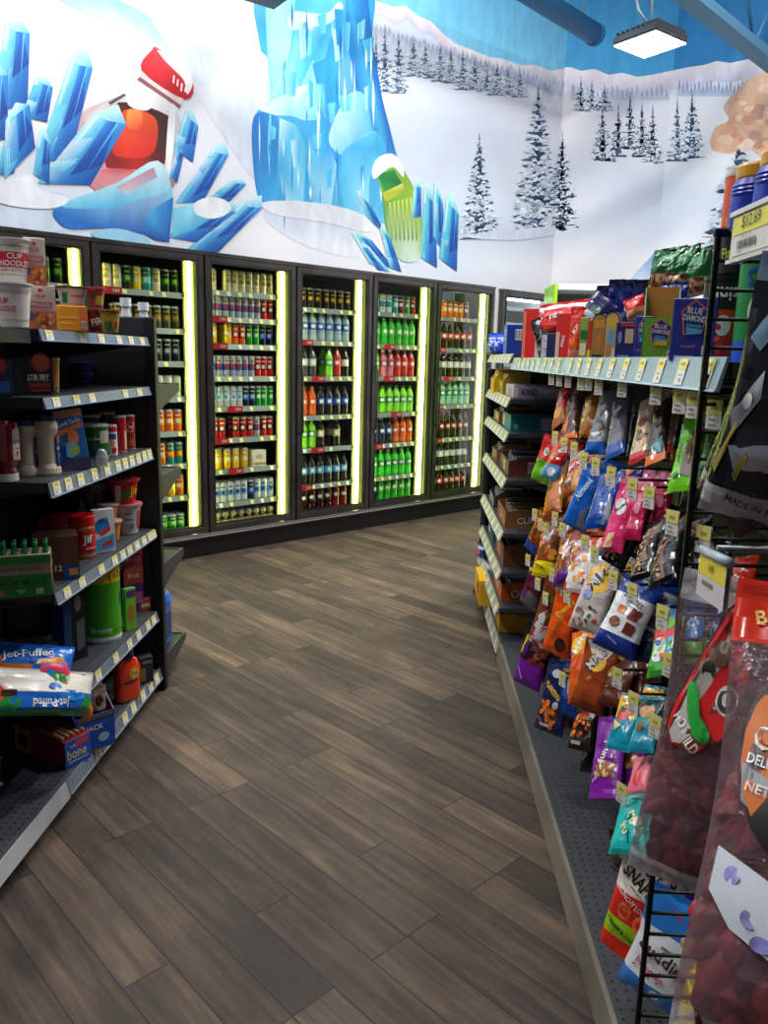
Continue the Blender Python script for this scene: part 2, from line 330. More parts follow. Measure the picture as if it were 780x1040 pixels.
def spruce(M, x, yt, yb, hw, fac, seed=0, pale=0):
    rnd = random.Random(seed); n = max(6, int((yb - yt) / 7)); dk = lerp((52, 78, 112), (170, 190, 215), pale)
    def tiers(shift, col, sc):
        M.k += 1
        for i in range(n):
            t = (i + .6) / n; y = yt + (yb - yt) * (i + 1) / n; w = hw * 1.3 * (t ** .8) * sc; h = (yb - yt) / n * 1.9
            L = [(x, y - h)]
            for sgn in (1, -1):
                pts = []
                for j in range(1, 4):
                    f = j / 3; pts.append((x + sgn * w * f * rnd.uniform(.8, 1.12), y - h * .55 * (1 - f) + rnd.uniform(-.12, .18) * h + shift))
                    pts.append((x + sgn * w * (f - .12) * rnd.uniform(.8, 1), y + rnd.uniform(-.1, .12) * h + shift))
                if sgn == -1: pts = pts[::-1]
                L += pts
            M.poly(L, col, fac, False)
    tiers(0, dk, 1.0)
    M.k += 1
    for i in range(int(n * 9)):
        t = rnd.random() ** .6; y = yt + (yb - yt) * t; w = hw * 1.25 * t ** .8; cx = x + rnd.uniform(-1, 1) * w * .85; r = hw * rnd.uniform(.12, .26) * (.4 + .6 * t)
        c = lerp((232, 240, 248), (206, 222, 240), rnd.random())
        M.poly([(cx - r * 1.3, y + r * .5), (cx - r * .7, y - r * .3), (cx, y - r * .7), (cx + r * .8, y - r * .3), (cx + r * 1.3, y + r * .6), (cx + r * .3, y + r * .1), (cx - r * .4, y + r * .5)], c, fac, False)
        if rnd.random() < .4: M.poly([(cx - r, y + r * .7), (cx, y + r * .35), (cx + r, y + r * .8), (cx, y + r * 1.1)], lerp((44, 66, 98), (150, 172, 200), pale), fac, False)
M = Mural()
sky_t, sky_b = (60, 165, 225), (125, 205, 240)
ridge = [(352, -14), (370, -2), (385, 2), (400, 7), (412, 6), (425, 16), (438, 22), (450, 34), (462, 44), (478, 50), (497, 58), (512, 60), (528, 66), (545, 66), (560, 72), (579, 68)]
ridge = ridge + [(598, 66)]
strip(M, [(p[0] + 13, -190) for p in ridge], ridge, sky_t, sky_b, 0)
# pale blue snow shadows of the slopes
M.curve([(60, 0), (130, 30), (190, 70), (180, 40), (120, 0)], [(150, 205, 238), (205, 225, 242), (222, 230, 240), (170, 215, 240), (130, 195, 235)])
M.curve([(0, 205), (60, 195), (120, 215), (60, 235), (0, 232)], (205, 218, 236)); M.curve([(195, 40), (255, 90), (262, 180), (235, 150), (200, 90)], [(226, 230, 238), (205, 216, 234), (196, 212, 234), (226, 230, 238), (230, 233, 240)])
M.curve([(150, 0), (215, 45), (205, 90), (160, 30)], (214, 224, 238)); M.curve([(268, 215), (330, 212), (370, 235), (362, 262), (300, 245)], [(200, 214, 236), (214, 224, 240), (216, 224, 240), (226, 230, 241), (228, 231, 240)])
# mountain flanks under the ridge
strip(M, ridge, [(p[0] + (i % 3) * 2, p[1] + 12 + 6 * (i % 2)) for i, p in enumerate(ridge)], (240, 232, 236), (212, 206, 226), 0)
rnd = random.Random(3)
for i in range(46):
    x = 378 + i * 4.4; t = (x - 375) / 200; y = 22 + 62 * t + rnd.uniform(-3, 3); h = rnd.uniform(12, 24)
    M.poly([(x - 4, y + h), (x - 2, y + h * .4), (x, y), (x + 2.4, y + h * .4), (x + 4.6, y + h)], [(222, 226, 238), (180, 190, 214), (160, 172, 204), (190, 198, 220), (224, 228, 240)])
for x, yt, yb, hw in ((382, 40, 92, 9), (391, 30, 92, 10), (405, 36, 94, 9), (420, 38, 76, 8), (432, 44, 78, 8), (447, 46, 82, 8), (458, 50, 84, 8), (470, 54, 90, 9), (482, 58, 90, 9), (494, 62, 92, 8), (505, 66, 96, 9), (516, 70, 96, 8), (528, 74, 98, 8)):
    spruce(M, x, yt, yb, hw, 0, int(x), .35)
# the frozen waterfall
oc = [(266, -20), (372, -20), (378, 40), (386, 90), (396, 130), (405, 165), (412, 190), (406, 222), (375, 226), (330, 216), (268, 212), (262, 195), (258, 170), (256, 128), (262, 112), (274, 100), (272, 60), (264, 45)]
M.curve(oc, [(120, 205, 240), (60, 175, 230), (25, 135, 205), (30, 130, 205), (25, 120, 200), (50, 150, 215), (90, 190, 230), (130, 210, 240), (90, 195, 235), (60, 175, 230), (80, 190, 235), (50, 160, 220), (30, 130, 205), (25, 120, 200), (70, 180, 230), (150, 218, 245), (60, 170, 228), (30, 140, 215)])
ice = [([(272, -20), (300, -20), (296, 40), (286, 80), (276, 100), (272, 60)], [(190, 232, 248), (110, 205, 240), (150, 220, 245), (190, 235, 250), (150, 220, 245), (90, 195, 235)]),
    ([(300, 0), (348, -10), (342, 60), (330, 90), (318, 60), (304, 90), (296, 60)], [(70, 185, 235), (90, 200, 240), (50, 170, 228), (90, 195, 238), (40, 160, 225), (80, 190, 238), (120, 210, 242)]),
    ([(372, -20), (350, -20), (352, 40), (366, 110), (384, 170), (402, 200), (410, 190), (390, 110), (378, 40)], [(20, 110, 190), (50, 160, 220), (25, 125, 200), (20, 115, 195), (30, 130, 205), (80, 180, 228), (25, 120, 200), (15, 95, 180), (20, 105, 185)]),
    ([(258, 118), (282, 120), (286, 160), (280, 205), (264, 205), (257, 165)], [(20, 105, 190), (40, 150, 215), (30, 135, 210), (80, 190, 235), (40, 150, 218), (20, 110, 195)]),
    ([(262, 108), (290, 96), (304, 88), (318, 84), (332, 76), (336, 92), (322, 108), (326, 120), (310, 122), (296, 118), (276, 116)], [(205, 236, 248), (180, 230, 248), (220, 242, 250), (150, 218, 244), (230, 246, 252), (110, 205, 240), (160, 225, 246), (90, 195, 238), (190, 234, 250), (140, 215, 244), (220, 242, 250)]),
    ([(352, 98), (370, 96), (378, 130), (384, 150), (366, 160), (344, 156), (334, 138)], [(170, 226, 244), (120, 205, 238), (90, 190, 232), (130, 210, 240), (60, 170, 225), (130, 210, 240), (200, 238, 248)]),
    ([(284, 120), (300, 126), (312, 150), (308, 208), (290, 210), (282, 170)], [(200, 236, 248), (100, 200, 240), (60, 175, 230), (130, 212, 242), (190, 234, 248), (60, 178, 232)]),
    ([(318, 130), (336, 150), (342, 168), (336, 214), (318, 214), (312, 170)], [(60, 178, 232), (40, 160, 225), (130, 212, 242), (170, 226, 246), (70, 180, 232), (110, 205, 240)]),
    ([(345, 160), (372, 136), (382, 134), (390, 150), (376, 180), (372, 222), (350, 210)], [(50, 165, 225), (150, 218, 244), (90, 195, 236), (60, 172, 226), (110, 200, 238), (150, 220, 244), (90, 195, 236)]),
    ([(318, 86), (330, 60), (336, 30), (344, 20), (346, 90), (352, 98), (334, 130), (326, 110)], [(40, 160, 225), (25, 145, 218), (110, 205, 240), (70, 185, 234), (50, 165, 226), (60, 175, 230), (30, 150, 220), (110, 205, 240)]),
    ([(296, 12), (330, 14), (344, 2), (348, 10), (334, 24), (318, 28), (316, 44), (308, 30), (294, 30)], (205, 236, 248))]
for i, (p, c) in enumerate(ice): (M.curve if i in (0, 3, 4, 5, 8, 10) else M.poly)(p, c)
rnd = random.Random(21)
for i in range(26):
    y = rnd.uniform(-10, 195); x = rnd.uniform(268, 366 + max(0, y) * .17); l = rnd.uniform(10, 34); w = rnd.uniform(4, 15); c1 = rnd.choice([(150, 222, 244), (92, 200, 238), (60, 178, 230), (34, 146, 218), (196, 236, 248)]); c2 = rnd.choice([(60, 178, 230), (40, 156, 222), (110, 208, 240)])
    M.poly([(x, y), (x + w, y + rnd.uniform(-6, 6)), (x + w * .9, y + l), (x + w * .3, y + l * 1.1)], [c1, c2, c2, c1])
rnd = random.Random(11)
for i in range(44):
    x = rnd.uniform(262, 396); y = rnd.uniform(0, 190); l = rnd.uniform(16, 60); w = rnd.uniform(.5, 2.2)
    if 258 + max(0, y - 90) * 0 < x < 372 + (y + l) * .2 - 8: M.poly([(x, y), (x + w, y + l * .4), (x + w * .4, y + l), (x - w * .5, y + l * .5)], rnd.choice([(190, 232, 248), (25, 125, 205), (120, 208, 242), (40, 155, 220), (225, 244, 250)]))
M.curve([(266, 206), (300, 204), (345, 210), (375, 222), (374, 236), (330, 226), (280, 218)], [(226, 230, 240)] * 7)
# bottle frozen among the crystals, left of the fall
M.curve([(80, 116), (128, 94), (136, 80), (180, 108), (176, 190), (100, 196), (78, 150)], [(196, 160, 168), (222, 222, 228), (236, 238, 240), (228, 232, 236), (150, 120, 122), (214, 140, 140), (190, 140, 150)])
M.curve([(120, 104), (172, 118), (170, 140), (165, 170), (140, 172), (108, 170), (112, 140)], [(60, 18, 16), (70, 30, 24), (50, 26, 26), (92, 20, 18), (188, 28, 22), (130, 18, 16), (170, 30, 20)])
M.curve([(126, 112), (156, 118), (160, 140), (152, 158), (124, 160), (114, 150)], [(228, 90, 30), (220, 84, 40), (196, 40, 28), (214, 30, 24), (226, 44, 30), (205, 34, 24)])
M.curve([(130, 112), (144, 114), (142, 130), (130, 130)], [(245, 170, 90), (240, 140, 70), (226, 70, 34), (232, 96, 44)])
M.poly([(144, 70), (186, 100), (184, 107), (141, 78)], (232, 212, 214)); M.curve([(154, 51), (162, 50), (195, 80), (188, 101), (144, 72)], [(225, 60, 66), (236, 90, 92), (222, 40, 50), (196, 20, 32), (206, 30, 42)])
M.curve([(160, 51), (170, 56), (190, 72), (196, 84), (190, 96), (187, 82), (176, 70), (168, 62)], (246, 246, 248))
for x, y, l in ((176, 76, 9), (180, 80, 8), (184, 84, 9), (188, 88, 6)): M.poly([(x, y), (x + 1.6, y + 1), (x + .8, y + l), (x - .8, y + l - 1)], (250, 250, 250))
M.poly([(142, 78), (184, 107), (182, 110), (139, 81)], (150, 90, 96)); M.poly([(126, 94), (136, 82), (150, 92), (138, 104)], (244, 246, 248)); M.poly([(110, 104), (126, 95), (128, 97), (112, 107)], (90, 84, 90))
M.curve([(128, 96), (136, 84), (150, 92), (158, 100), (150, 112), (132, 108)], (240, 242, 244)); M.curve([(84, 122), (110, 106), (116, 118), (100, 140), (86, 146)], [(206, 176, 180), (226, 214, 216), (196, 150, 156), (170, 120, 126), (150, 104, 112)])
M.curve([(172, 112), (178, 110), (176, 150), (172, 180), (168, 170)], (236, 238, 240)); M.curve([(104, 172), (140, 174), (150, 186), (110, 192)], [(222, 120, 124), (196, 70, 74), (226, 180, 184), (206, 150, 160)])
# crystals around it
for a in (((18, 12), (-8, 112), (28, 108)), ((-6, 60), (-30, 150), (8, 140)), ((46, 76), (22, 118), (48, 124)), ((88, 42), (36, 166), (72, 160)), ((22, 106), (-6, 178), (14, 176)), ((16, 104), (4, 182), (36, 150)),
          ((120, 106), (38, 186), (92, 188)), ((46, 130), (34, 176), (50, 188)), ((194, 110), (172, 178), (180, 186)), ((196, 112), (176, 150), (196, 165)), ((230, 143), (178, 206), (206, 205)), ((246, 181), (206, 205), (232, 206)),
          ((266, 198), (184, 258), (222, 256)), ((240, 204), (168, 240), (200, 246))): shard(M, *a)
M.curve([(54, 214), (62, 208), (118, 186), (160, 163), (176, 200), (168, 232), (150, 238), (110, 232), (70, 232), (56, 222)], [(30, 110, 190), (90, 190, 225), (140, 215, 235), (190, 232, 242), (120, 200, 230), (24, 110, 195), (16, 90, 180), (24, 100, 190), (30, 110, 195), (20, 90, 175)])
M.curve([(62, 208), (118, 186), (160, 163), (172, 192), (140, 204), (100, 212)], [(120, 205, 232), (170, 222, 238), (210, 236, 244), (160, 218, 236), (90, 185, 225), (70, 170, 220)])
M.poly([(118, 190), (156, 170), (160, 180), (128, 198)], [(206, 170, 180), (190, 130, 140), (170, 160, 190), (190, 200, 220)])
M.poly([(176, 200), (172, 246), (158, 244), (144, 236), (150, 216)], [(30, 120, 200), (12, 80, 170), (10, 70, 160), (20, 95, 185), (70, 170, 225)])
M.poly([(176, 212), (196, 206), (214, 218), (200, 232), (176, 240)], [(120, 205, 232), (160, 222, 238), (90, 190, 228), (60, 165, 218), (90, 190, 225)])
M.curve([(198, 206), (214, 200), (230, 204), (234, 214), (218, 222), (200, 218)], (236, 240, 246)); M.curve([(0, 188), (30, 178), (40, 192), (70, 202), (50, 212), (0, 206)], [(232, 236, 244)] * 6)
M.curve([(92, 236), (120, 232), (150, 242), (146, 252), (110, 246)], (150, 205, 232))
# lime bottle with crystals, right of the fall
M.curve([(380, 168), (388, 158), (402, 158), (410, 172), (424, 200), (430, 240), (424, 264), (404, 262), (392, 230), (388, 196)], [(160, 200, 120), (90, 150, 60), (60, 130, 40), (130, 170, 60), (150, 190, 60), (120, 170, 50), (210, 225, 220), (190, 210, 190), (90, 150, 50), (120, 170, 60)])
M.poly([(383, 178), (400, 172), (408, 186), (391, 196)], [(20, 130, 60), (30, 150, 50), (14, 110, 50), (50, 160, 60)]); M.poly([(388, 196), (409, 186), (412, 194), (392, 205)], [(190, 200, 60), (220, 220, 110), (150, 170, 40), (190, 195, 60)])
for i in range(7):
    x = 395 + i * 4.2; M.poly([(x, 206 - i), (x + 2, 205 - i), (x + 4, 242), (x + 2.5, 246)], [(200, 215, 90), (215, 225, 120), (120, 165, 50), (60, 120, 30)])
M.curve([(378, 172), (384, 160), (398, 156), (408, 166), (410, 180), (400, 170), (390, 174), (380, 182)], (244, 246, 250))
for a, kw in ((((366, 195), (372, 220), (392, 238)), {}), (((362, 234), (376, 268), (400, 272)), {}), (((368, 246), (396, 276), (384, 274)), {}), (((388, 228), (396, 272), (408, 276)), {}), (((424, 182), (418, 222), (428, 220)), {}), (((436, 184), (428, 262), (444, 272)), {}), (((445, 185), (440, 240), (452, 258)), {}), (((460, 195), (446, 262), (464, 276)), {})):
    shard(M, *a, light=(170, 228, 226), mid=(80, 190, 210), dk=(24, 100, 190))
for x, yt, yb, hw in ((487, 140, 241, 17), (547, 92, 232, 24), (571, 136, 229, 15)): spruce(M, x, yt, yb, hw, 0, int(x))
M.curve([(470, 240), (500, 236), (580, 228), (577, 236), (520, 244)], [(214, 222, 238)] * 5)
M.build('mural_print', wl)
M = Mural()
def ridge_f(pts, ft, fb, fac, dx):
    strip(M, [(p[0] + dx, -190) for p in pts], pts, ft, fb, fac); strip(M, pts, [(p[0], p[1] + 20) for p in pts], (236, 230, 236), (205, 204, 226), fac)
ridge_f([(560, 70), (579, 68), (590, 72), (604, 70), (618, 76), (632, 74), (648, 78), (662, 76), (686, 71), (705, 70)], (30, 110, 175), (60, 160, 215), 1, 13)
for i in range(20):
    x = 582 + i * 5; M.poly([(x - 3, 102), (x, 84 + (i * 7) % 9), (x + 3, 102)], [(200, 212, 230), (120, 146, 190), (205, 214, 232)], 1)
spruce(M, 547, 92, 232, 24, 1, 547); spruce(M, 571, 136, 229, 15, 1, 571)
for x, yt, yb, hw, pl in ((590, 80, 112, 8, .5), (601, 84, 112, 8, .5), (614, 86, 112, 8, .5), (612, 112, 162, 11, .1), (628, 110, 158, 9, .1), (640, 96, 150, 8, .15), (652, 108, 158, 9, .1), (663, 112, 164, 10, .1)): spruce(M, x, yt, yb, hw, 1, int(x * 3), pl)
M.curve([(640, 288), (660, 262), (669, 255), (669, 300)], [(214, 224, 242), (140, 175, 225), (160, 190, 232), (225, 230, 242)], 1)
M.build('mural_print', wm)
M = Mural()
ridge_f([(665, 73), (686, 71), (700, 68), (715, 66), (728, 62), (742, 64), (760, 60), (800, 54), (840, 50), (880, 40)], (14, 76, 130), (40, 130, 190), 2, 22)
for i in range(24):
    x = 690 + i * 4; M.poly([(x - 3, 98), (x, 80 + (i * 5) % 8), (x + 3, 98)], [(190, 204, 226), (90, 120, 170), (200, 210, 230)], 2)
for x, yt, yb, hw, pl in ((688, 104, 162, 10, .05), (703, 96, 160, 12, 0), (750, 134, 262, 34, 0)): spruce(M, x, yt, yb, hw, 2, int(x), pl)
rnd = random.Random(5)
M.curve([(722, 150), (726, 130), (740, 122), (735, 108), (750, 90), (765, 78), (830, 60), (840, 190), (780, 165), (760, 150), (740, 156)], [(222, 170, 140), (236, 196, 160), (214, 160, 130), (205, 180, 170), (190, 160, 150), (226, 190, 160), (236, 205, 180), (226, 180, 150), (240, 205, 175), (214, 150, 115), (230, 190, 160)], 2)
for i in range(60):
    x = rnd.uniform(730, 830); y = rnd.uniform(88, 150); r = rnd.uniform(3, 9)
    if x > 735 + (150 - y) * .1: M.poly([(x + r * math.cos(a) * rnd.uniform(.7, 1.2), y + r * .7 * math.sin(a)) for a in [k * 1.047 for k in range(6)]], rnd.choice([(236, 200, 170), (206, 150, 118), (244, 220, 200), (190, 150, 135), (226, 176, 140)]), 2)
M.build('mural_print', wr)
# ------------------------------------------------------------------ ceiling equipment
BLUEP = pm((36, 104, 150), .55)
def at_depth(px, py, y): return on_y(px, py, y)
b = MB(); a, c = on_z(606, 36, 4.3), on_z(520, -18, 4.3); d = (c - a).normalized(); b.tube([a, a + d * 6], .085, BLUEP, 20)
o = b.build('round_duct'); tag(o, 'blue painted round pipe ending beside the hanging light', 'pipe')
k = MB(); k.lathe([(.095, -.02), (.095, .02)], BLUEP, 20)
e = k.build('end_collar', o); e.matrix_world = Matrix.Translation(a + d * .03) @ d.to_track_quat('Z', 'Y').to_matrix().to_4x4()
k = MB(); w = a + d * .25; k.tube([w, Vector((w.x, w.y, H_ROOM))], .006, 'grey', 6); k.build('hanger_wire', o)
# roof joist
a, c = on_z(792, 70, 3.95), on_z(690, -12, 3.95); d = (c - a).normalized(); sd = d.cross(Vector((0, 0, 1))).normalized()
root = empty('roof_joist', a); tag(root, 'blue painted steel roof joist crossing the top right corner', 'joist')
b = MB(); p0, p1 = a - d * 2, c + d * 3
for w, dz in ((.07, 0), ): 
    q = [p0 - sd * w, p1 - sd * w, p1 + sd * w, p0 + sd * w]; b.prism([(v.x, v.y) for v in q], 2, 3.91, 3.98, pm((70, 130, 165), .5))
o = b.build('bottom_chord'); o.parent = root; o.matrix_parent_inverse = Matrix.Translation(-a)
b = MB(); q = [p0 - sd * .07, p1 - sd * .07, p1 + sd * .07, p0 + sd * .07]; b.prism([(v.x, v.y) for v in q], 2, 4.55, 4.62, BLUEP)
o = b.build('top_chord'); o.parent = root; o.matrix_parent_inverse = Matrix.Translation(-a)
L = (p1 - p0).length; n = 16
for i in range(n):
    f0 = p0 + d * (L * i / n); f1 = p0 + d * (L * (i + 1) / n); z0, z1 = (3.95, 4.58) if i % 2 == 0 else (4.58, 3.95)
    b = MB(); b.tube([f0 + Vector((0, 0, z0 - 3.95)), f1 + Vector((0, 0, z1 - 3.95))], .016, BLUEP, 6); o = b.build('web_bar'); o.parent = root; o.matrix_parent_inverse = Matrix.Translation(-a)
# hanging lights
def high_bay(loc, rz, label, size=.46, grp=None, watt=None):
    r = empty('ceiling_light', loc, rz); tag(r, label, 'ceiling light', grp); h = size / 2
    b = MB(); b.box((-h, -h, 0), (h, h, .05), pm((60, 66, 74), .4, .6), .012); b.box((-h * .5, -h * .5, .05), (h * .5, h * .5, .11), pm((40, 46, 54), .4, .6), .01)
    for i in range(9): b.box((-h * .9, -h * .9 + i * h * .22, .05), (h * .9, -h * .9 + i * h * .22 + .008, .075), pm((60, 66, 74), .4, .6))
    b.build('housing', r)
    b = MB(); b.box((-h * .93, -h * .93, -.006), (h * .93, h * .93, 0), pm((255, 253, 248), .4, 0, 14)); b.build('light_panel', r)
    b = MB(); b.tube([(0, 0, .11), (0, 0, H_ROOM - loc[2])], .004, 'grey', 6); b.build('hanger_cable', r)
    b = MB(); b.tube([(-.02, 0, .1), (-.12, .02, .18), (-.16, .03, .3), (-.1, 0, .38), (-.02, 0, .3), (0, 0, .14)], .007, (200, 205, 210), 6); b.build('power_cord', r)
    ld = bpy.data.lights.new('lamp', 'AREA'); ld.shape = 'SQUARE'; ld.size = size * .86; ld.energy = watt or LIGHT_W; ld.color = (1, .985, .96); lo = bpy.data.objects.new('lamp', ld); COL.objects.link(lo); lo.parent = r; lo.location = (0, 0, -.012)
    return r
P = on_y(660, 45, 5.6)
high_bay(P, math.radians(38), 'square white LED light hanging in front of the mural sky', size=.34, watt=50)
for x, y, wt in ((-3.4, 2.2, 1), (-1.7, 3.6, 1.1), (-.2, 4.7, 1.15), (1.6, 4.6, 1.1), (3.4, 4.0, 1), (.6, 2.4, .55), (-1.2, .9, .4), (-3.2, -.6, .4)): high_bay(Vector((x, y, 5.7)), math.radians(38), 'square LED light hanging high above the aisle, outside the picture', grp='ceiling lights above the aisle', watt=LIGHT_W * wt)  # unseen lights, their number and places chosen for soft, even light
r = empty('ceiling_light', on_y(262, -14, 5.2), math.radians(38)); tag(r, 'dark light housing edge at the top above the ice fall', 'ceiling light')
b = MB(); b.box((-.24, -.24, 0), (.24, .24, .05), pm((40, 44, 50), .4, .5), .012); b.build('housing', r)
b = MB(); b.tube([(0, 0, .05), (0, 0, H_ROOM - r.location.z)], .004, 'grey', 6); b.build('hanger_cable', r)
# ------------------------------------------------------------------ drink coolers in the back wall
RZ = math.radians(45)
FRAME = metal_noise((92, 89, 86), .3, .85); TRIM = metal_noise((44, 44, 48), .35, .7); BLK = pm((14, 14, 16), .45)
RAILC = pm((120, 128, 126), .35); TAGY = pm((238, 226, 130), .5); TAGW = pm((236, 234, 220), .5); PROMO = pm((190, 24, 34), .45); INK = pm((30, 30, 34), .6)
LEDM = pm((228, 232, 128), .4, 0, COOLER_E); GREYW = pm((96, 98, 96), .5)
def cooler(s0, s1, zs, label, promo=(), rnd=None):
    w = s1 - s0; r = empty('cooler_cabinet', cpt(s0, OFF), RZ); tag(r, label, 'drinks cooler', None)
    b = MB(); b.box((0, .03, 0), (w, .09, .135), BLK); b.box((0, .09, 0), (w, .85, .02), BLK); b.build('kick_plate', r)
    b = MB(); b.box((0, 0, .135), (w, .06, .175), FRAME, .006); b.box((0, -.008, .15), (w, 0, .158), pm((190, 190, 188), .3, .5)); b.box((0, -.004, .166), (w, 0, .171), pm((170, 170, 168), .3, .5)); b.build('sill_trim', r)
    b = MB()                                                # fixed surround
    b.box((0, .02, .175), (.03, .1, 2.115), TRIM); b.box((w - .03, .02, .175), (w, .1, 2.115), TRIM); b.box((.03, .02, 2.07), (w - .03, .1, 2.115), TRIM); b.box((0, 0, 2.1), (w, .02, 2.125), FRAME)
    b.build('cabinet_frame', r)
    b = MB(); b.box((0, .85, .1), (w, .87, 2.12), pm((52, 54, 54), .6)); b.box((0, .1, 2.11), (w, .86, 2.13), BLK); b.box((0, .1, .14), (w, .86, .16), BLK); b.build('liner', r)
    b = MB(); f = .042                                       # the door
    for a, c in (((.006, 0, .18), (.006 + f, .03, 2.098)), ((w - .006 - f, 0, .18), (w - .006, .03, 2.098)), ((.006 + f, 0, 2.056), (w - .006 - f, .03, 2.098)), ((.006 + f, 0, .18), (w - .006 - f, .03, .225))): b.box(a, c, FRAME, .004)
    g = .012
    for a, c in (((.048, .004, .22), (.048 + g, .034, 2.06)), ((w - .048 - g, .004, .22), (w - .048, .034, 2.06)), ((.048, .004, 2.05), (w - .048, .034, 2.06)), ((.048, .004, .222), (w - .048, .034, .234))): b.box(a, c, BLK)
    d = b.build('door', r)
    b = MB(); b.box((.05, .014, .225), (w - .05, .02, 2.058), glass_mat()); b.build('door_glass', d)
    b = MB(); b.tube([(.032, -.002, .85), (.032, -.04, .87), (.032, -.04, 1.35), (.032, -.002, 1.37)], .008, FRAME, 8); b.build('handle', d)
    b = MB(); b.box((w - .072, .085, .2), (w - .054, .1, 2.06), LEDM); b.build('light_tube', r)
    b = MB(); b.box((.008, .075, .2), (.03, .098, 2.06), LEDM); b.build('light_tube', r)  # extra tube hidden by the left frame, added to brighten the drinks
    b = MB(); b.box((w - .1, .11, .18), (w + .02, .13, 2.08), pm((190, 196, 150), .5)); b.build('light_reflector', r)
    rnd = rnd or random.Random(s0)
    for k, z in enumerate(zs):
        b = MB(); b.box((.035, .13, z - .012), (w - .11, .8, z - .004), GREYW)
        for i in range(9): b.box((.05 + i * (w - .18) / 8, .13, z - .004), (.053 + i * (w - .18) / 8, .8, z), GREYW)
        sh = b.build('shelf', r)
        b = MB(); b.prism([(.105, z - .03), (.112, z - .032), (.128, z + .006), (.12, z + .008)], 0, .035, w - .1, RAILC); b.box((w - .1, .1, z - .02), (w - .06, .12, z + .01), pm((235, 232, 170), .4)); b.build('price_rail', sh)
        for i in range(7):
            if rnd.random() < .75:
                x = .06 + i * (w - .2) / 6.3; b = MB(); b.prism([(.102, z - .026), (.104, z - .027), (.117, z + .002), (.115, z + .003)], 0, x, x + .028, TAGY if rnd.random() < .8 else TAGW); b.build('price_tag', sh)
        if k in promo:
            x = rnd.choice((.1, .22, .32)); b = MB(); b.box((x, .09, z - .034), (x + .13, .092, z + .012), PROMO, .0)
            def S(u, v, o, x=x, z=z): return (x + u, .09 - o, z + v)
            b.text(S, '2/$4', .09, -.011, .022, 'white', maxw=.06); b.build('promo_tag', sh)
    return r
EDGE = [1.27, 2.05, 2.83, 3.605, 4.375, 5.135, 5.93]
ORD = ['first', 'second', 'third', 'fourth', 'fifth', 'sixth', 'seventh', 'eighth', 'ninth']
ZS = [[1.84, 1.60, 1.38, 1.14, .90, .67, .44, .19], [1.84, 1.60, 1.38, 1.14, .90, .67, .44, .19], [1.88, 1.70, 1.51, 1.28, 1.06, .83, .60, .35, .19],
      [1.81, 1.56, 1.28, .97, .71, .41, .19], [1.82, 1.55, 1.28, .97, .70, .41, .19], [1.82, 1.54, 1.28, 1.02, .71, .45, .19]]
CL = ['wall cooler partly hidden behind the stacked noodle cups, leftmost', 'glass door cooler of tall cans just right of the left shelving end', 'glass door cooler packed with slim silver energy drink cans',
      'glass door cooler with clear blue-label bottles and orange sodas', 'glass door cooler with mostly bright green soda bottles', 'rightmost drinks cooler, with dark cola bottles and red caps']
PR = [(7,), (0, 7), (1, 2, 4, 5, 6), (1, 2, 4, 5, 6), (1, 2, 3, 4), (1, 2, 3, 4, 6)]
for i in range(6): cooler(EDGE[i], EDGE[i + 1], ZS[i], CL[i], PR[i])
# drinks: one mesh per kind and colour, then copied
def can_src(c1, c2, h=.122, r=.033, mk=None):
    b = MB(); b.lathe([(r * .78, 0, 'silver'), (r, .008, pm(c1, .28, .25)), (r, h * .33, pm(c2, .28, .25)), (r, h * .62, pm(c1, .28, .25)), (r, h - .014, 'silver'), (r * .8, h - .002), (r * .8, h), (r * .74, h - .003)], c1, 14)
    def S(x, z, o): a = x / r; return ((r + o) * math.sin(a), -(r + o) * math.cos(a), z)
    b.ell(S, 0, h * .5, r * .5, h * .1, pm(mk or 'white', .4), 10); b.rect(S, -r * .5, h * .72, r * .5, h * .78, mk or 'white', 4, 1)
    return b
def bottle_src(liq, lab, capc, h=.235, r=.036, mk='white'):
    b = MB(); L = pm(liq, .12, 0, 0, .6)
    b.lathe([(r * .75, 0, L), (r * .98, .012), (r, .03), (r * .93, .06), (r, .085), (r * .97, .09, L), (r * .97, .145), (r, .155), (r * .86, .175), (r * .5, h - .03), (r * .36, h - .018), (r * .36, h - .004)], L, 14)
    l = MB(); rr = r * 1.0; l.lathe([(rr, .09), (rr + .0006, .092), (rr + .0006, .143), (rr, .145)], pm(lab, .3), 14, caps=False)
    def S(x, z, o): a = x / rr; return ((rr + o) * math.sin(a), -(rr + o) * math.cos(a), z)
    l.ell(S, 0, .118, r * .55, .016, mk, 10)
    c = MB(); c.lathe([(.0145, h - .02), (.0145, h - .002), (.013, h)], pm(capc, .35), 12)
    return b, l, c
SRC = {}
def put(kind, key, mats, loc, label, grp, cat, rz=RZ):
    if key not in SRC:
        if kind == 'bottle':
            bb, ll, cc = bottle_src(*mats); o = bb.build('drink_bottle'); ll.build('label_band', o); cc.build('cap', o)
        else: o = can_src(*mats).build('drink_can')
        SRC[key] = o
    else: o = copy_tree(SRC[key])
    o.location = loc; o.rotation_euler = (0, 0, rz + random.uniform(-.3, .3) - .35); tag(o, label, cat, grp); return o
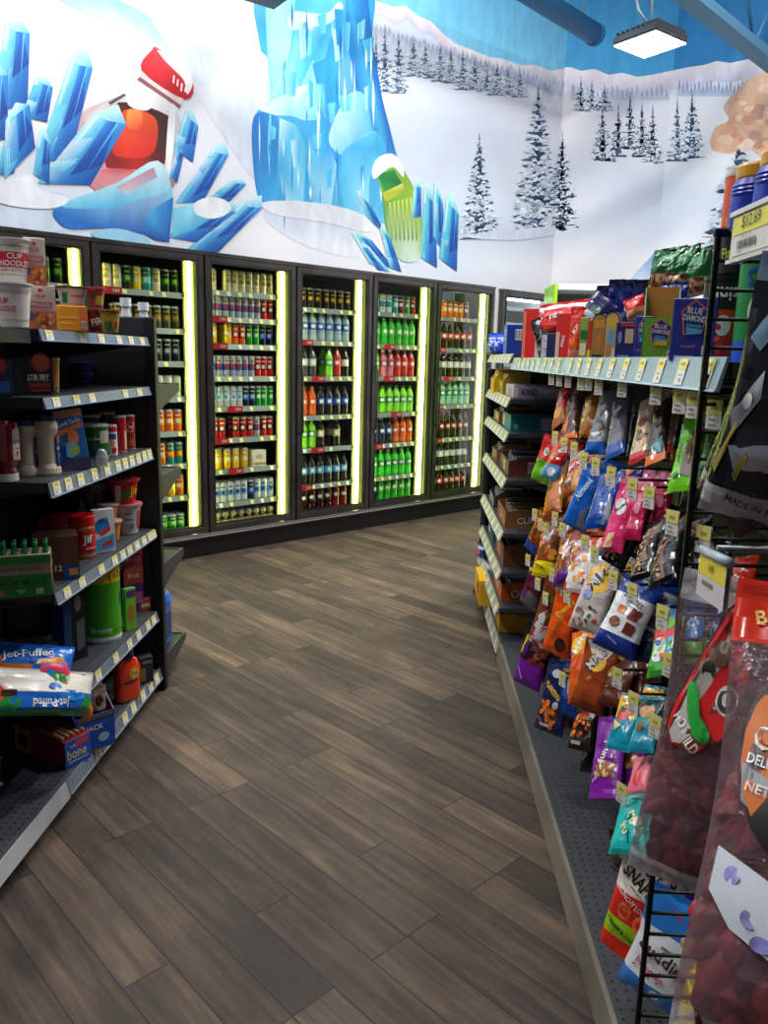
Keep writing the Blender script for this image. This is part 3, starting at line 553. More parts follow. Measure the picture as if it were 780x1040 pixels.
T = .157; S_ = (.155, .029); C = {
 # cans: (main, band, height, radius, mark)
 'r': ('red', (225, 220, 210), T), 'c': ('cream', (240, 235, 215), T, .033, 'gold'), 'k': ((24, 30, 26), (40, 110, 40), T, .033, 'lime'), 'y': ('yellow', (245, 215, 90), T, .033, 'white'), 't': ('teal', (120, 205, 205), T),
 'o': ((70, 74, 50), (110, 108, 70), T, .033, 'gold'), 'd': ((26, 34, 44), (60, 80, 100), T, .033, 'silver'), 'w': ((225, 224, 205), (240, 240, 225), .15), 'p': ((230, 90, 90), (240, 150, 130), T), 'O': ('orange', (245, 160, 60), T, .033, 'white'),
 'u': ('teal', 'orange', T, .033, 'yellow'), 'g': ('green', 'lime', .122), 's': ((170, 180, 195), (50, 80, 160), .155, .0275, 'red'), 'S': ((196, 200, 206), (225, 228, 230), .155, .0285, 'sky'), 'R': ('red', 'dred', .155, .0285, 'white'),
 'n': ('navy', 'blue', .155, .0285, 'silver'), 'G': ('green', (40, 170, 60), .155, .0285, 'white'), 'Y': ((240, 190, 30), (245, 215, 80), .155, .031), 'q': ('orange', 'red', .155, .0285), 'W': ((222, 226, 226), (150, 190, 215), .157, .031, 'blue'),
 'm': ((224, 214, 170), 'dark', .09, .031, 'gold'), 'K': ((20, 18, 16), (60, 40, 16), T, .033, 'gold'), 'h': ((200, 210, 215), (50, 120, 160), T, .033, 'teal'), 'e': ((120, 24, 60), (180, 40, 60), T)}
CN = {'r': 'red and white', 'c': 'cream', 'k': 'black and green', 'y': 'yellow', 't': 'teal', 'o': 'olive and gold', 'd': 'dark blue-grey', 'w': 'off-white', 'p': 'coral pink', 'O': 'orange', 'u': 'teal and orange', 'g': 'short green', 's': 'slim silver and blue', 'S': 'slim pale silver', 'R': 'slim red', 'n': 'slim navy', 'G': 'slim green', 'Y': 'golden yellow', 'q': 'slim orange-red', 'W': 'white and blue', 'm': 'small cream', 'K': 'black and gold', 'h': 'silver-blue', 'e': 'dark crimson'}
B = {'1': ((170, 190, 200), (40, 95, 190), 'white'), '2': ((60, 66, 74), (200, 205, 210), 'dark'), '3': ((235, 100, 30), (225, 70, 20), 'orange'), '4': ((34, 30, 40), (46, 86, 180), 'navy'), '5': ((140, 225, 50), (40, 150, 60), 'green'),
     '6': ((40, 22, 14), (205, 190, 140), 'cream'), '7': ((44, 40, 46), (100, 170, 225), 'navy'), '8': ((60, 14, 20), (70, 20, 26), 'cream'), '9': ((50, 185, 50), (70, 190, 60), 'green'), 'A': ((225, 120, 140), (190, 60, 110), 'white'),
     'B': ((205, 30, 36), (225, 60, 50), 'red'), 'C': ((26, 32, 66), (30, 50, 120), 'white'), 'D': ((60, 215, 60), (20, 140, 60), 'lime'), 'E': ((34, 12, 12), (200, 40, 40), 'red'), 'F': ((150, 205, 175), (20, 150, 90), 'green'),
     'H': ((30, 14, 14), (215, 205, 200), 'red'), 'I': ((34, 14, 12), (150, 24, 28), 'red'), 'J': ((30, 26, 30), (220, 220, 215), 'navy'), 'L': ((140, 20, 30), (120, 16, 26), 'red')}
BN = {'1': 'clear water-like with a blue label', '2': 'dark with a pale label', '3': 'orange soda', '4': 'dark cola with a blue label', '5': 'yellow-green soda', '6': 'brown tea with a cream label', '7': 'dark with a light blue label', '8': 'deep maroon', '9': 'green soda', 'A': 'pink', 'B': 'bright red soda', 'C': 'navy blue', 'D': 'vivid green soda', 'E': 'dark cola with a red label and cap', 'F': 'clear green-labelled', 'H': 'dark cola with a white label and red cap', 'I': 'dark cola with a dark red label', 'J': 'dark with a white label and navy cap', 'L': 'ruby red'}
ROWS = [['ccyykk', 'oooo'],
 ['rcckytckk', '  ooooooo', '    ddddd', '    wwwww', '    pOOOO', '    uuOuu', '    OOOyO', '     gggg'],
 ['cc ccccccc', 'sssssssssRR', 'YY YqqGGnn', 'ssssssssRRR', 'SSSSSSnnGGG', 'RRR RRRsRR', 'YYYYY', 'WWWWWWnWWW', 'mmmmmmmmm'],
 ['KKKKKKKK', '1111111', '222 5BJ', '3334444', '5556 6', '6777777', '88888LL'],
 ['hthhteGR', '9999999', '55AABBB', '5555555', '6CC4333', 'DDDDDDD', 'CC99999'],
 ['qqOOOOe', 'EEEEEEE', 'HHHHHHH', 'FFFFFFF', 'IIIIIII', 'JJJJJJJ', 'EEEEEEE']]
for ci, rows in enumerate(ROWS):
    s0, s1 = EDGE[ci], EDGE[ci + 1]; usable = s1 - s0 - .17
    where = ['in the leftmost cooler behind the noodle cups', 'in the cooler just right of the left shelving', 'in the cooler of slim energy cans', 'in the cooler of blue-label bottles', 'in the mostly green cooler', 'in the rightmost drinks cooler'][ci]
    for k, row in enumerate(rows):
        z = ZS[ci][k]; n = len(row)
        bot = row[0] in B and ci >= 3; step = usable / max(n, 7 if bot else 1); step = min(step, .085 if bot else .076)
        # short rows fill the side next to the light tube
        x0 = .06 + (usable - step * n if ci in (0,) else 0)
        lastcap = ''
        for i, ch in enumerate(row):
            if ch == ' ': continue
            kind = 'bottle' if (ch in B and ch not in 'W' and (ci >= 3) and not (k == 0)) else 'can'
            if kind == 'can' and ch not in C: kind = 'bottle'
            nm = BN[ch] if kind == 'bottle' else CN[ch]
            g = f"{nm} {kind}s, {ORD[k]} shelf of the {ORD[ci]} cooler"
            for rowi in range(1 if (kind == 'can' and z > 1.65) or (kind == 'can' and ci == 0) else 2):
                dy = .165 + rowi * (.078 if kind == 'bottle' else .07)
                if ch in 'g' and k == 7: dy += .0
                p = cpt(s0 + x0 + step * (i + .5), OFF + dy, z + .0005)
                put(kind, (kind, ch), B[ch] if kind == 'bottle' else C[ch], p, f"{nm} {kind}, {ORD[k]} shelf of the {ORD[ci]} cooler", g, kind)
            if ci == 5 and k == 0: pass
# white carton and wire tray between the yellow cans
b = MB(); b.box((-.06, -.06, 0), (.06, .06, .13), pm((225, 222, 200), .6), .003)
def S(x, z, o): return (x, -.06 - o, z)
b.text(S, 'ICE', 0, .08, .03, 'gold', maxw=.08); b.rect(S, -.05, .02, .05, .035, 'gold', 2, 1)
o = b.build('drink_carton', loc=cpt(EDGE[2] + .06 + .076 * 5 + .075, OFF + .18, .601), rz=RZ); tag(o, 'cream cardboard drink carton beside the golden yellow cans', 'carton')
# empty white upright case at the right end of the wall
r = empty('upright_freezer', cpt(6.05, OFF + .01), RZ); tag(r, 'empty white lit upright freezer with grey door frame, right of the coolers', 'freezer'); w = .78
b = MB(); WH = pm((225, 228, 232), .5); b.box((.0, .6, 0), (w, .62, 2.1), WH); b.box((0, .05, 0), (.01, .6, 2.1), WH); b.box((w - .01, .05, 0), (w, .6, 2.1), WH); b.box((0, .05, 2.09), (w, .6, 2.1), WH); b.box((0, .05, 0), (w, .6, .1), WH); b.build('cabinet', r)
b = MB()
for a, c in (((0, 0, .05), (.045, .05, 2.12)), ((w - .045, 0, .05), (w, .05, 2.12)), ((.045, 0, 2.06), (w - .045, .05, 2.12)), ((.045, 0, .05), (w - .045, .05, .15))): b.box(a, c, FRAME, .004)
for a, c in (((.045, -.004, .15), (.06, .04, 2.06)), ((w - .06, -.004, .15), (w - .045, .04, 2.06)), ((.06, -.004, 2.045), (w - .06, .04, 2.06))): b.box(a, c, TRIM)
d = b.build('door', r); b = MB(); b.box((.06, .02, .15), (w - .06, .025, 2.045), glass_mat()); b.build('door_glass', d)
for z in (1.95, 1.8, 1.6, 1.4, 1.1, .8, .5): b = MB(); b.box((.02, .1, z), (w - .02, .58, z + .012), pm((190, 196, 204), .5)); b.box((.02, .09, z - .015), (w - .02, .1, z + .02), pm((205, 210, 216), .4)); b.build('shelf', r)
b = MB(); b.box((w / 2 - .3, .08, 2.03), (w / 2 + .3, .11, 2.05), pm((245, 250, 255), .4, 0, 10)); b.build('light_tube', r)
# open merchandiser with the lime side
p = on_y(563, 288, 6.9); q = on_y(640, 286, 6.9); zt = p.z; r = empty('open_merchandiser', (p.x, 6.9, 0)); w = q.x - p.x + .1; tag(r, 'white open merchandiser with a lime green side beyond the snack gondola', 'display cooler')
b = MB(); b.box((0, -.02, 0), (.03, .5, zt), pm((150, 205, 30), .4), .004); b.box((w - .03, -.02, 0), (w, .5, zt), pm((225, 228, 230), .4), .004); b.build('side_panel', r)
b = MB(); b.box((.03, 0, zt - .05), (w - .03, .5, zt), pm((232, 234, 236), .4), .004); b.build('canopy', r)
b = MB(); b.box((.03, .45, 0), (w - .03, .5, zt - .05), pm((120, 124, 126), .5)); b.build('back_panel', r)
b = MB(); b.box((w * .55, -.012, zt - .045), (w - .03, 0, zt - .012), 'red'); b.build('header_strip', r)
zz = zt - .27
b = MB(); b.box((.03, .05, zz - .02), (w - .03, .45, zz), 'silver'); b.build('shelf', r)
b = MB(); b.box((.03, 0, 0), (w - .03, .45, .9), pm((210, 212, 214), .5), .01); b.build('base', r)
# ------------------------------------------------------------------ store shelving
TAGI = pm((150, 148, 144), .6); GRAPH = pm((44, 46, 50), .5, .2); DECK = perforated(); LIP = pm((112, 124, 142), .3, .15); TAG2 = pm((232, 230, 220), .5); STEEL = metal_noise((190, 194, 200), .35, .45)
def partw(b, name, root, parent=None):
    l = root.location; b.v = [(x - l.x, y - l.y, z - l.z) for x, y, z in b.v]; return b.build(name, parent or root)
def rail(root, shelf, x, y0, y1, zt, zb, sgn, tags, col=LIP, lean=.008, tw=.046):
    """price rail along Y on the front edge of a shelf; sgn = +1 faces +X"""
    b = MB(); b.prism([(x - sgn * .004, zt), (x + sgn * 0, zt), (x + sgn * lean, zb + .004), (x + sgn * (lean + .004), zb), (x + sgn * (lean - .006), zb)] if sgn > 0 else
                      [(x + .004, zt), (x, zt), (x - lean, zb + .004), (x - lean - .004, zb), (x - lean + .006, zb)], 1, y0, y1, col)
    rl = partw(b, 'price_rail', root, shelf)
    for y in tags:
        b = MB(); h = zt - zb; e = .0022; X = lambda t: x + sgn * (lean * t + e)
        P = lambda yy, t: (X(t), yy, zt - h * t)
        def q(ya, yb, t0, t1, m, e2=0):
            pts = [(X(t0) + sgn * e2, ya, zt - h * t0), (X(t0) + sgn * e2, yb, zt - h * t0), (X(t1) + sgn * e2, yb, zt - h * t1), (X(t1) + sgn * e2, ya, zt - h * t1)]
            b.face(pts, m)
        q(y, y + tw, .06, .9, TAG2); q(y, y + tw, .06, .42, TAGY, .0004)
        q(y + tw * .25, y + tw * .75, .18, .28, pm((176, 164, 84), .6), .0008); q(y + tw * .2, y + tw * .7, .56, .6, TAGI, .0008); q(y + tw * .25, y + tw * .5, .7, .78, TAGI, .0008)
        # back and edges so that the ticket has thickness
        b.box((min(X(.1), X(.1) - sgn * .0016), y, zt - h * .3), (max(X(.1), X(.1) - sgn * .0016), y + tw, zt - h * .1), TAG2)
        partw(b, 'price_tag', root, shelf)
    return rl
LX = -1.06; Y0, Y1, YN = 2.21, 3.12, .95
LG = empty('gondola_shelving', (LX - .42, 2.0, 0)); tag(LG, 'dark metal grocery shelving with noodles, condiments and snacks along the left', 'store shelving')
b = MB(); b.box((LX - .44, YN, 0), (LX - .415, Y1, 1.58), GRAPH); partw(b, 'back_panel', LG)
for y in (Y0 - .02, Y1):
    b = MB(); b.box((LX - .45, y, 0), (LX - .40, y + .03, 1.59), GRAPH, .003); partw(b, 'upright', LG)
b = MB(); b.box((LX - .45, Y1 + .03, 0), (LX + .012, Y1 + .055, 1.585), GRAPH, .004); b.box((LX - .02, Y1 + .02, 0), (LX + .02, Y1 + .06, 1.585), BLK, .004); partw(b, 'end_panel', LG)
LZ = [1.505, 1.312, 1.065, .728, .37]; LB = [1.472, 1.28, 1.02, .692, .33]
TG = {0: (2.24, 2.47, 2.62, 2.78, 2.9, 3.02), 1: (2.26, 2.4, 2.52, 2.82, 2.97), 2: (2.23, 2.31, 2.4, 2.51, 2.62, 2.72, 2.79, 2.86, 2.93, 3.0, 3.06), 3: (2.26, 2.37, 2.53, 2.65, 2.73, 2.8, 2.88, 2.96, 3.03, 3.08), 4: (2.46, 2.62, 2.76, 2.86, 2.97, 3.04)}
for k, (z, zb) in enumerate(zip(LZ, LB)):
    b = MB(); b.box((LX - .42, Y0, z - .03), (LX - .006, Y1, z), DECK); b.box((LX - .008, Y0, z - .034), (LX - .002, Y1, z + .001), GRAPH)
    for y in (Y0 + .002, Y1 - .006): b.prism([(LX - .415, z - .03), (LX - .02, z - .03), (LX - .415, z - .1)], 1, y, y + .004, GRAPH)
    sh = partw(b, 'shelf', LG); rail(LG, sh, LX, Y0, Y1, z, zb, 1, TG[k])
for z in (1.5,):                         # the next bay towards the camera: bare dark edges
    b = MB(); b.box((LX - .42, YN, z - .03), (LX - .02, Y0 - .025, z), DECK); b.box((LX - .024, YN, z - .035), (LX - .012, Y0 - .025, z + .002), BLK); partw(b, 'shelf', LG)
b = MB(); b.box((LX - .42, YN, .07), (LX - .004, Y1, .105), DECK); b.box((LX - .42, YN, 0), (LX - .06, Y1, .07), BLK); sh = partw(b, 'base_deck', LG)
rail(LG, sh, LX, 2.215, Y1 + .02, .107, .06, 1, (2.42, 2.55, 2.68, 2.77, 2.88, 2.97, 3.05), lean=.01)
b = MB(); b.prism([(LX - .004, .107), (LX, .107), (LX + .012, .055), (LX + .004, .055)], 1, YN, 2.21, STEEL); partw(b, 'steel_edge', LG, sh)
# end cap rack behind it
EC = empty('endcap_shelving', (LX - .3, Y1 + .06, 0)); tag(EC, 'dark end shelves with sloping brackets behind the left shelving', 'store shelving')
b = MB(); b.box((LX - .62, Y1 + .06, 0), (LX + .0, Y1 + .08, 1.56), GRAPH); partw(b, 'back_panel', EC)
ECZ = (1.31, .93, .545, .13)
for z in ECZ:
    b = MB(); b.box((LX - .6, Y1 + .08, z - .02), (LX - .004, 3.5, z), GRAPH); 
    b.prism([(Y1 + .08, z + .005), (3.52, z + .005), (3.52, z - .03), (Y1 + .08, z - .11)], 0, LX - .006, LX + .002, pm((60, 62, 62), .5, .2)); b.box((LX - .6, 3.5, z - .035), (LX - .004, 3.515, z + .004), GRAPH); partw(b, 'shelf', EC)
# right gondola
RX = .45; RY0, RY1, RYM = 1.15, 4.72, 3.62
RG = empty('snack_gondola', (.85, 3.0, 0)); tag(RG, 'long dark snack gondola with pegged bags and bar shelves along the right', 'store shelving')
b = MB(); b.box((.86, .2, 0), (.885, RY1, 1.5), pm((22, 23, 25), .6)); 
for i in range(26): b.box((.855, .2, .14 + i * .05), (.86, RYM, .146 + i * .05), pm((12, 12, 13), .6))
partw(b, 'peg_panel', RG)
for y in (RY1 - .0, RYM - .02, 2.4, 1.18):
    b = MB(); b.box((.83, y, 0), (.88, y + .03, 1.52), GRAPH, .003); partw(b, 'upright', RG)
b = MB(); b.box((.455, RY1 + .01, 0), (.88, RY1 + .03, 1.40), BLK, .003); b.box((.44, RY1 + .0, .0), (.47, RY1 + .04, 1.40), GRAPH, .005); b.lathe([(.02, 0), (.03, .01), (.03, .03), (.012, .05)], 'black', 12, (.445, RY1 + .02)); partw(b, 'end_frame', RG)
b = MB(); b.box((RX + .014, .2, .07), (.86, RY1, .1), DECK); b.box((RX + .08, .2, 0), (.86, RY1, .07), BLK); bd = partw(b, 'base_deck', RG)
b = MB(); b.prism([(RX + .016, .103), (RX + .004, .103), (RX - .006, .02), (RX + .006, .02)], 1, .2, 3.6, metal_noise((150, 142, 128), .4, .4)); partw(b, 'steel_edge', RG, bd)
rail(RG, bd, RX + .004, 3.6, RY1, .108, .05, -1, [3.66 + .15 * i for i in range(7)], pm((150, 150, 140), .4), .012, .035)
RAILR = pm((150, 156, 150), .35)
AZ = (1.475, 1.275, 1.115, .895, .64, .445, .268)
for k, z in enumerate(AZ):
    b = MB(); tilt = .0 if k < 2 else .035
    b.prism([(RX, z), (.85, z + tilt * .4), (.85, z + tilt * .4 - .02), (RX, z - .02)], 1, RYM + .012, RY1, DECK)
    for y in (RYM + .014, RY1 - .006): b.prism([(RX + .03, z - .02), (.85, z - .02), (.85, z - .09)], 1, y, y + .004, GRAPH)
    sh = partw(b, 'shelf', RG); rail(RG, sh, RX, RYM + .02, RY1, z + .006, z - .038, -1, [RYM + .05 + .155 * i for i in range(7)], RAILR, .018, .05)
# long top shelf over the pegs
for ya, yb, n in ((2.4, RYM - .005, 9), (1.16, 2.395, 10)):
    b = MB(); b.box((RX + .002, ya, 1.43), (.85, yb, 1.455), DECK); sh = partw(b, 'shelf', RG)
    rail(RG, sh, RX, ya, yb, 1.463, 1.412, -1, [ya + .03 + i * (yb - ya - .06) / n for i in range(n)], pm((150, 175, 185), .3), .012, .04)
# cross bars of the pegging grid
for z in (1.37, 1.12, .84, .62, .42):
    b = MB(); b.tube([(.80, 1.2, z), (.80, RYM - .02, z)], .006, 'dark', 6); partw(b, 'cross_bar', RG)
def hook(px, py, x=.455, tw=.028, th=.044, bend=.5):
    """peg hook coming out of the panel with its price ticket at the tip"""
    p = on_x(px, py, x); z = p.z
    if p.y > RYM - .04 or p.y < 1.0: 
        x = p.x
    b = MB(); zz = z + th * .5
    b.tube([(.855, p.y, zz), (x + .012, p.y, zz - .002), (x + .004, p.y, zz - .004)], .0028, pm((44, 44, 46), .35, .6), 6); hk = partw(b, 'peg_hook', RG)
    b = MB(); c, s = math.cos(bend), math.sin(bend)
    def W(u, v, o): return (x - o * c + u * s, p.y - o * s - u * c, z + v)
    for (u0, u1, v0, v1, o, m) in ((-tw / 2, tw / 2, -th / 2, th / 2, 0, TAG2), (-tw / 2, tw / 2, 0, th / 2, .0012, TAGY), (-tw * .2, tw * .25, th * .16, th * .28, .0016, pm((176, 164, 84), .6)), (-tw * .3, tw * .1, -th * .2, -th * .14, .0016, TAGI), (-tw * .3, tw * .2, -th * .38, -th * .32, .0016, TAGI)):
        b.face([W(u0, v0, o), W(u1, v0, o), W(u1, v1, o), W(u0, v1, o)], m)
    b.face([W(-tw / 2, -th / 2, -.0015), W(-tw / 2, th / 2, -.0015), W(tw / 2, th / 2, -.0015), W(tw / 2, -th / 2, -.0015)], TAG2)
    partw(b, 'price_tag', RG, hk)
for t in ((560, 384), (568, 385), (577, 386), (590, 388), (598, 388), (608, 392), (632, 393), (666, 399), (690, 407), (704, 411), (725, 421), (563.7, 445), (573, 452), (583, 457), (592.6, 468), (604.8, 474), (620.5, 484), (642, 497), (659, 505), (682.5, 531), (714, 548),
          (543, 523), (549, 533), (555, 538), (563.5, 527), (571, 538), (594, 552), (604, 564), (622.5, 589), (642, 603), (672.5, 627), (536, 569), (540, 582), (546, 593), (554, 608), (561, 584), (568, 597), (576, 605), (627, 689), (679.5, 676), (571, 690), (580, 699), (643, 714), (665, 738), (631, 806)):
    hook(*t)
# wire end rack on the near side
WR = empty('wire_side_rack', (.44, 1.2, .25)); tag(WR, 'black wire side rack with many rungs beside the near snack bags', 'wire rack')
WB = pm((16, 16, 18), .35, .4)
b = MB(); b.box((.430, 1.197, .22), (.439, 1.206, 1.645), WB, .002); b.box((.428, 1.196, 1.633), (.75, 1.208, 1.645), WB, .002); b.box((.74, 1.196, .22), (.752, 1.208, 1.645), WB, .002); b.box((.428, 1.196, .22), (.752, 1.208, .232), WB, .002); partw(b, 'side_frame', WR)
z = 1.60
while z > .26:
    b = MB(); b.tube([(.434, 1.2, z), (.746, 1.2, z)], .0032, WB, 6); partw(b, 'rung', WR); z -= .0415
for z in (.98, .935, .9, .72):
    b = MB(); b.tube([(.44, 1.2, z), (.46, .62, z)], .0035, WB, 6); partw(b, 'long_wire', WR)
# ------------------------------------------------------------------ goods: generic surfaces
def cylS(prof):
    """surface of a lathe in metres along the girth and up; prof = [(r, z)]"""
    def S(x, z, o):
        r = prof[-1][0]
        for (r0, z0), (r1, z1) in zip(prof, prof[1:]):
            if z0 <= z <= z1 and z1 > z0: r = r0 + (r1 - r0) * (z - z0) / (z1 - z0); break
        else:
            if z < prof[0][1]: r = prof[0][0]
        a = x / max(r, .02); return ((r + o) * math.sin(a), -(r + o) * math.cos(a), z)
    return S
def boxS(d, side='f', w=0):
    if side == 'f': return lambda x, z, o: (x, -d / 2 - o, z)
    if side == 'l': return lambda x, z, o: (-w / 2 - o, -x, z)      # faces -x local; x runs to the viewer's right
    if side == 'r': return lambda x, z, o: (w / 2 + o, x, z)
    return lambda x, z, o: (x, z, w + o)                            # top: w = height
def decorate(b, S, w, h, deco):
    """deco in fractions: u -1..1 across, v 0..1 up"""
    for d in deco:
        k = d[0]
        if k == 'e': b.ell(S, d[1] * w / 2, d[2] * h, d[3] * w / 2, d[4] * h, d[5], rot=d[6] if len(d) > 6 else 0)
        elif k == 'r': b.rect(S, d[1] * w / 2, d[2] * h, d[3] * w / 2, d[4] * h, d[5])
        elif k == 'p': b.poly(S, [(p[0] * w / 2, p[1] * h) for p in d[1]], d[2])
        elif k == 't': b.text(S, d[1], d[2] * w / 2, d[3] * h, d[4] * h, d[5], rot=math.radians(d[6]) if len(d) > 6 else 0, maxw=(d[7] if len(d) > 7 else 1.7) * w / 2, bold=.02)
        elif k == 'n':                                                  # scatter: n, u0, v0, u1, v1, size, colours
            rnd = random.Random(int(d[1] * 31 + d[2] * 100))
            lay = b.layer
            for i in range(d[1]):
                b.layer = lay + i % 3; r = d[6] * w / 2 * rnd.uniform(.7, 1.2); b.ell(S, rnd.uniform(d[2], d[4]) * w / 2, rnd.uniform(d[3], d[5]) * h, r, r * rnd.uniform(.55, .9), d[7][i % len(d[7])], 8, rnd.uniform(0, 3))
            b.layer = lay + 4
        elif k == 'bar':                                                # barcode
            x0, z0, x1, z1 = d[1] * w / 2, d[2] * h, d[3] * w / 2, d[4] * h; b.rect(S, x0, z0, x1, z1, 'white', 2, 1); n = 9
            for i in range(n): b.rect(S, x0 + (x1 - x0) * (i + .5) / (n + .5), z0 + (z1 - z0) * .1, x0 + (x1 - x0) * (i + (.8 if i % 2 else 1.05)) / (n + .5), z0 + (z1 - z0) * .9, 'black', 1, 1); b.layer -= 1
            b.layer += 1
def pouch_mesh(w, h, t, bg, bands=(), deco=(), seed=1, film_=None, pinch=.1, flat_bottom=False, back=None, wr=.0048, rough=.2, seal=True):
    b = MB(); nx, nz = 12, 20
    def prof(u, v):
        sh = max(0, 1 - abs(u) ** 2.6); vv = min(1, v / .16) ** .5 if not flat_bottom else .75 + .25 * min(1, v / .3)
        vt = max(0, min(1, (1 - v - .05) / .45)) ** .75
        return (t / 2) * (sh ** .6) * vv * vt
    def S(x, z, o):
        u = max(-1, min(1, x / (w / 2))); v = max(0, min(1, z / h)); y = prof(u, v)
        nn = noise.noise(Vector((x * 38 + seed * 7, z * 30, seed))) * wr + noise.noise(Vector((x * 110, z * 70 + seed * 3, seed))) * wr * .45
        edge = min(1, (1 - abs(u)) * 6); k = 1 - pinch * (math.sin(math.pi * v) ** 2) * (1 if not flat_bottom else .4)
        return (x * k, -(y + nn * edge) - o, z)
    vs = sorted(set([i / nz for i in range(nz + 1)] + [c for bd in bands for c in bd[:2]]))
    vs = [v for i, v in enumerate(vs) if i == 0 or v - vs[i - 1] > .004]
    base = pm(bg, rough) if film_ is None else film_
    def colr(v):
        for b0, b1, c in bands:
            if b0 <= v < b1: return pm(c, rough) if not isinstance(c, bpy.types.Material) else c
        return base
    us = [-1, -.92, -.8, -.62, -.42, -.2, 0, .2, .42, .62, .8, .92, 1]
    for j in range(len(vs) - 1):
        row = [];
        for v in (vs[j], vs[j + 1]): row += [S(u * w / 2, v * h, 0) for u in us]
        n = len(us); b.add(row, [(i, i + 1, n + i + 1, n + i) for i in range(n - 1)], colr((vs[j] + vs[j + 1]) / 2), True)
        row2 = [(p[0], -p[1] * .8 + .0015, p[2]) for p in row]
        b.add(row2, [(i + 1, i, n + i, n + i + 1) for i in range(n - 1)], pm(back, rough) if back else colr((vs[j] + vs[j + 1]) / 2), True)
    # welded edges
    for u in (-1, 1):
        for j in range(len(vs) - 1):
            a, c = S(u * w / 2, vs[j] * h, 0), S(u * w / 2, vs[j + 1] * h, 0); q = [(a[0], a[1] - .0002, a[2]), (c[0], c[1] - .0002, c[2]), (c[0], -c[1] * .8 + .0017, c[2]), (a[0], -a[1] * .8 + .0017, a[2])]
            b.face(q if u < 0 else q[::-1], colr(vs[j]), True)
    a = [S(u * w / 2, 0, 0) for u in us]; b.face([(p[0], p[1], p[2]) for p in a] + [(p[0], -p[1] * .8 + .0015, p[2]) for p in a[::-1]], colr(0))
    if seal:
        for k in range(4): b.rect(S, -w * .48, h * (.965 + .007 * k), w * .48, h * (.968 + .007 * k), colr(.99), 10, 1); b.layer -= 1
    decorate(b, S, w, h, deco)
    return b, S
def frame_from(n, up):
    z = up.normalized(); y = -(n - z * n.dot(z)).normalized(); x = y.cross(z).normalized()
    return x, y, z
def hang(name, label, cat, top, bot, wpx, mesh, xt=.53, xb=.47, yaw=42, group=None, behind=1, bstep=(.055, .02, .012), t=None, minw=0):
    """pegged bag: top and bottom centre give its hang and tilt, wpx its visible width"""
    T = on_x(top[0], top[1], xt); B = on_x(bot[0], bot[1], xb); h = (T - B).length; up = T - B
    a = math.radians(yaw); n = Vector((-math.cos(a), -math.sin(a), 0)); x, y, z = frame_from(n, up)
    dep = depth_of((T + B) / 2); w = wpx * .70 * dep / FL / max(.35, abs(x.dot(RIGHT)))
    kw = dict(mesh); th = kw.pop('t', None) or w * .34
    b, S = pouch_mesh(w, h, th, **kw); o = b.build(name)
    def mwf(p): return Matrix(((x.x, y.x, z.x, p.x), (x.y, y.y, z.y, p.y), (x.z, y.z, z.z, p.z), (0, 0, 0, 1)))
    o.matrix_world = mwf(B); tag(o, label, cat, group); out = [o]
    for i in range(behind):
        c = o.copy(); COL.objects.link(c); c.matrix_world = mwf(B + Vector(bstep) * (i + 1)); tag(c, 'second bag on the same peg behind the ' + ' '.join(label.split()[:8]).rstrip(','), cat, None)
        out.append(c)
    return out
GREYTXT = (150, 150, 155)
NUTC = [(150, 100, 60), (110, 66, 36), (176, 130, 84), (84, 50, 28)]
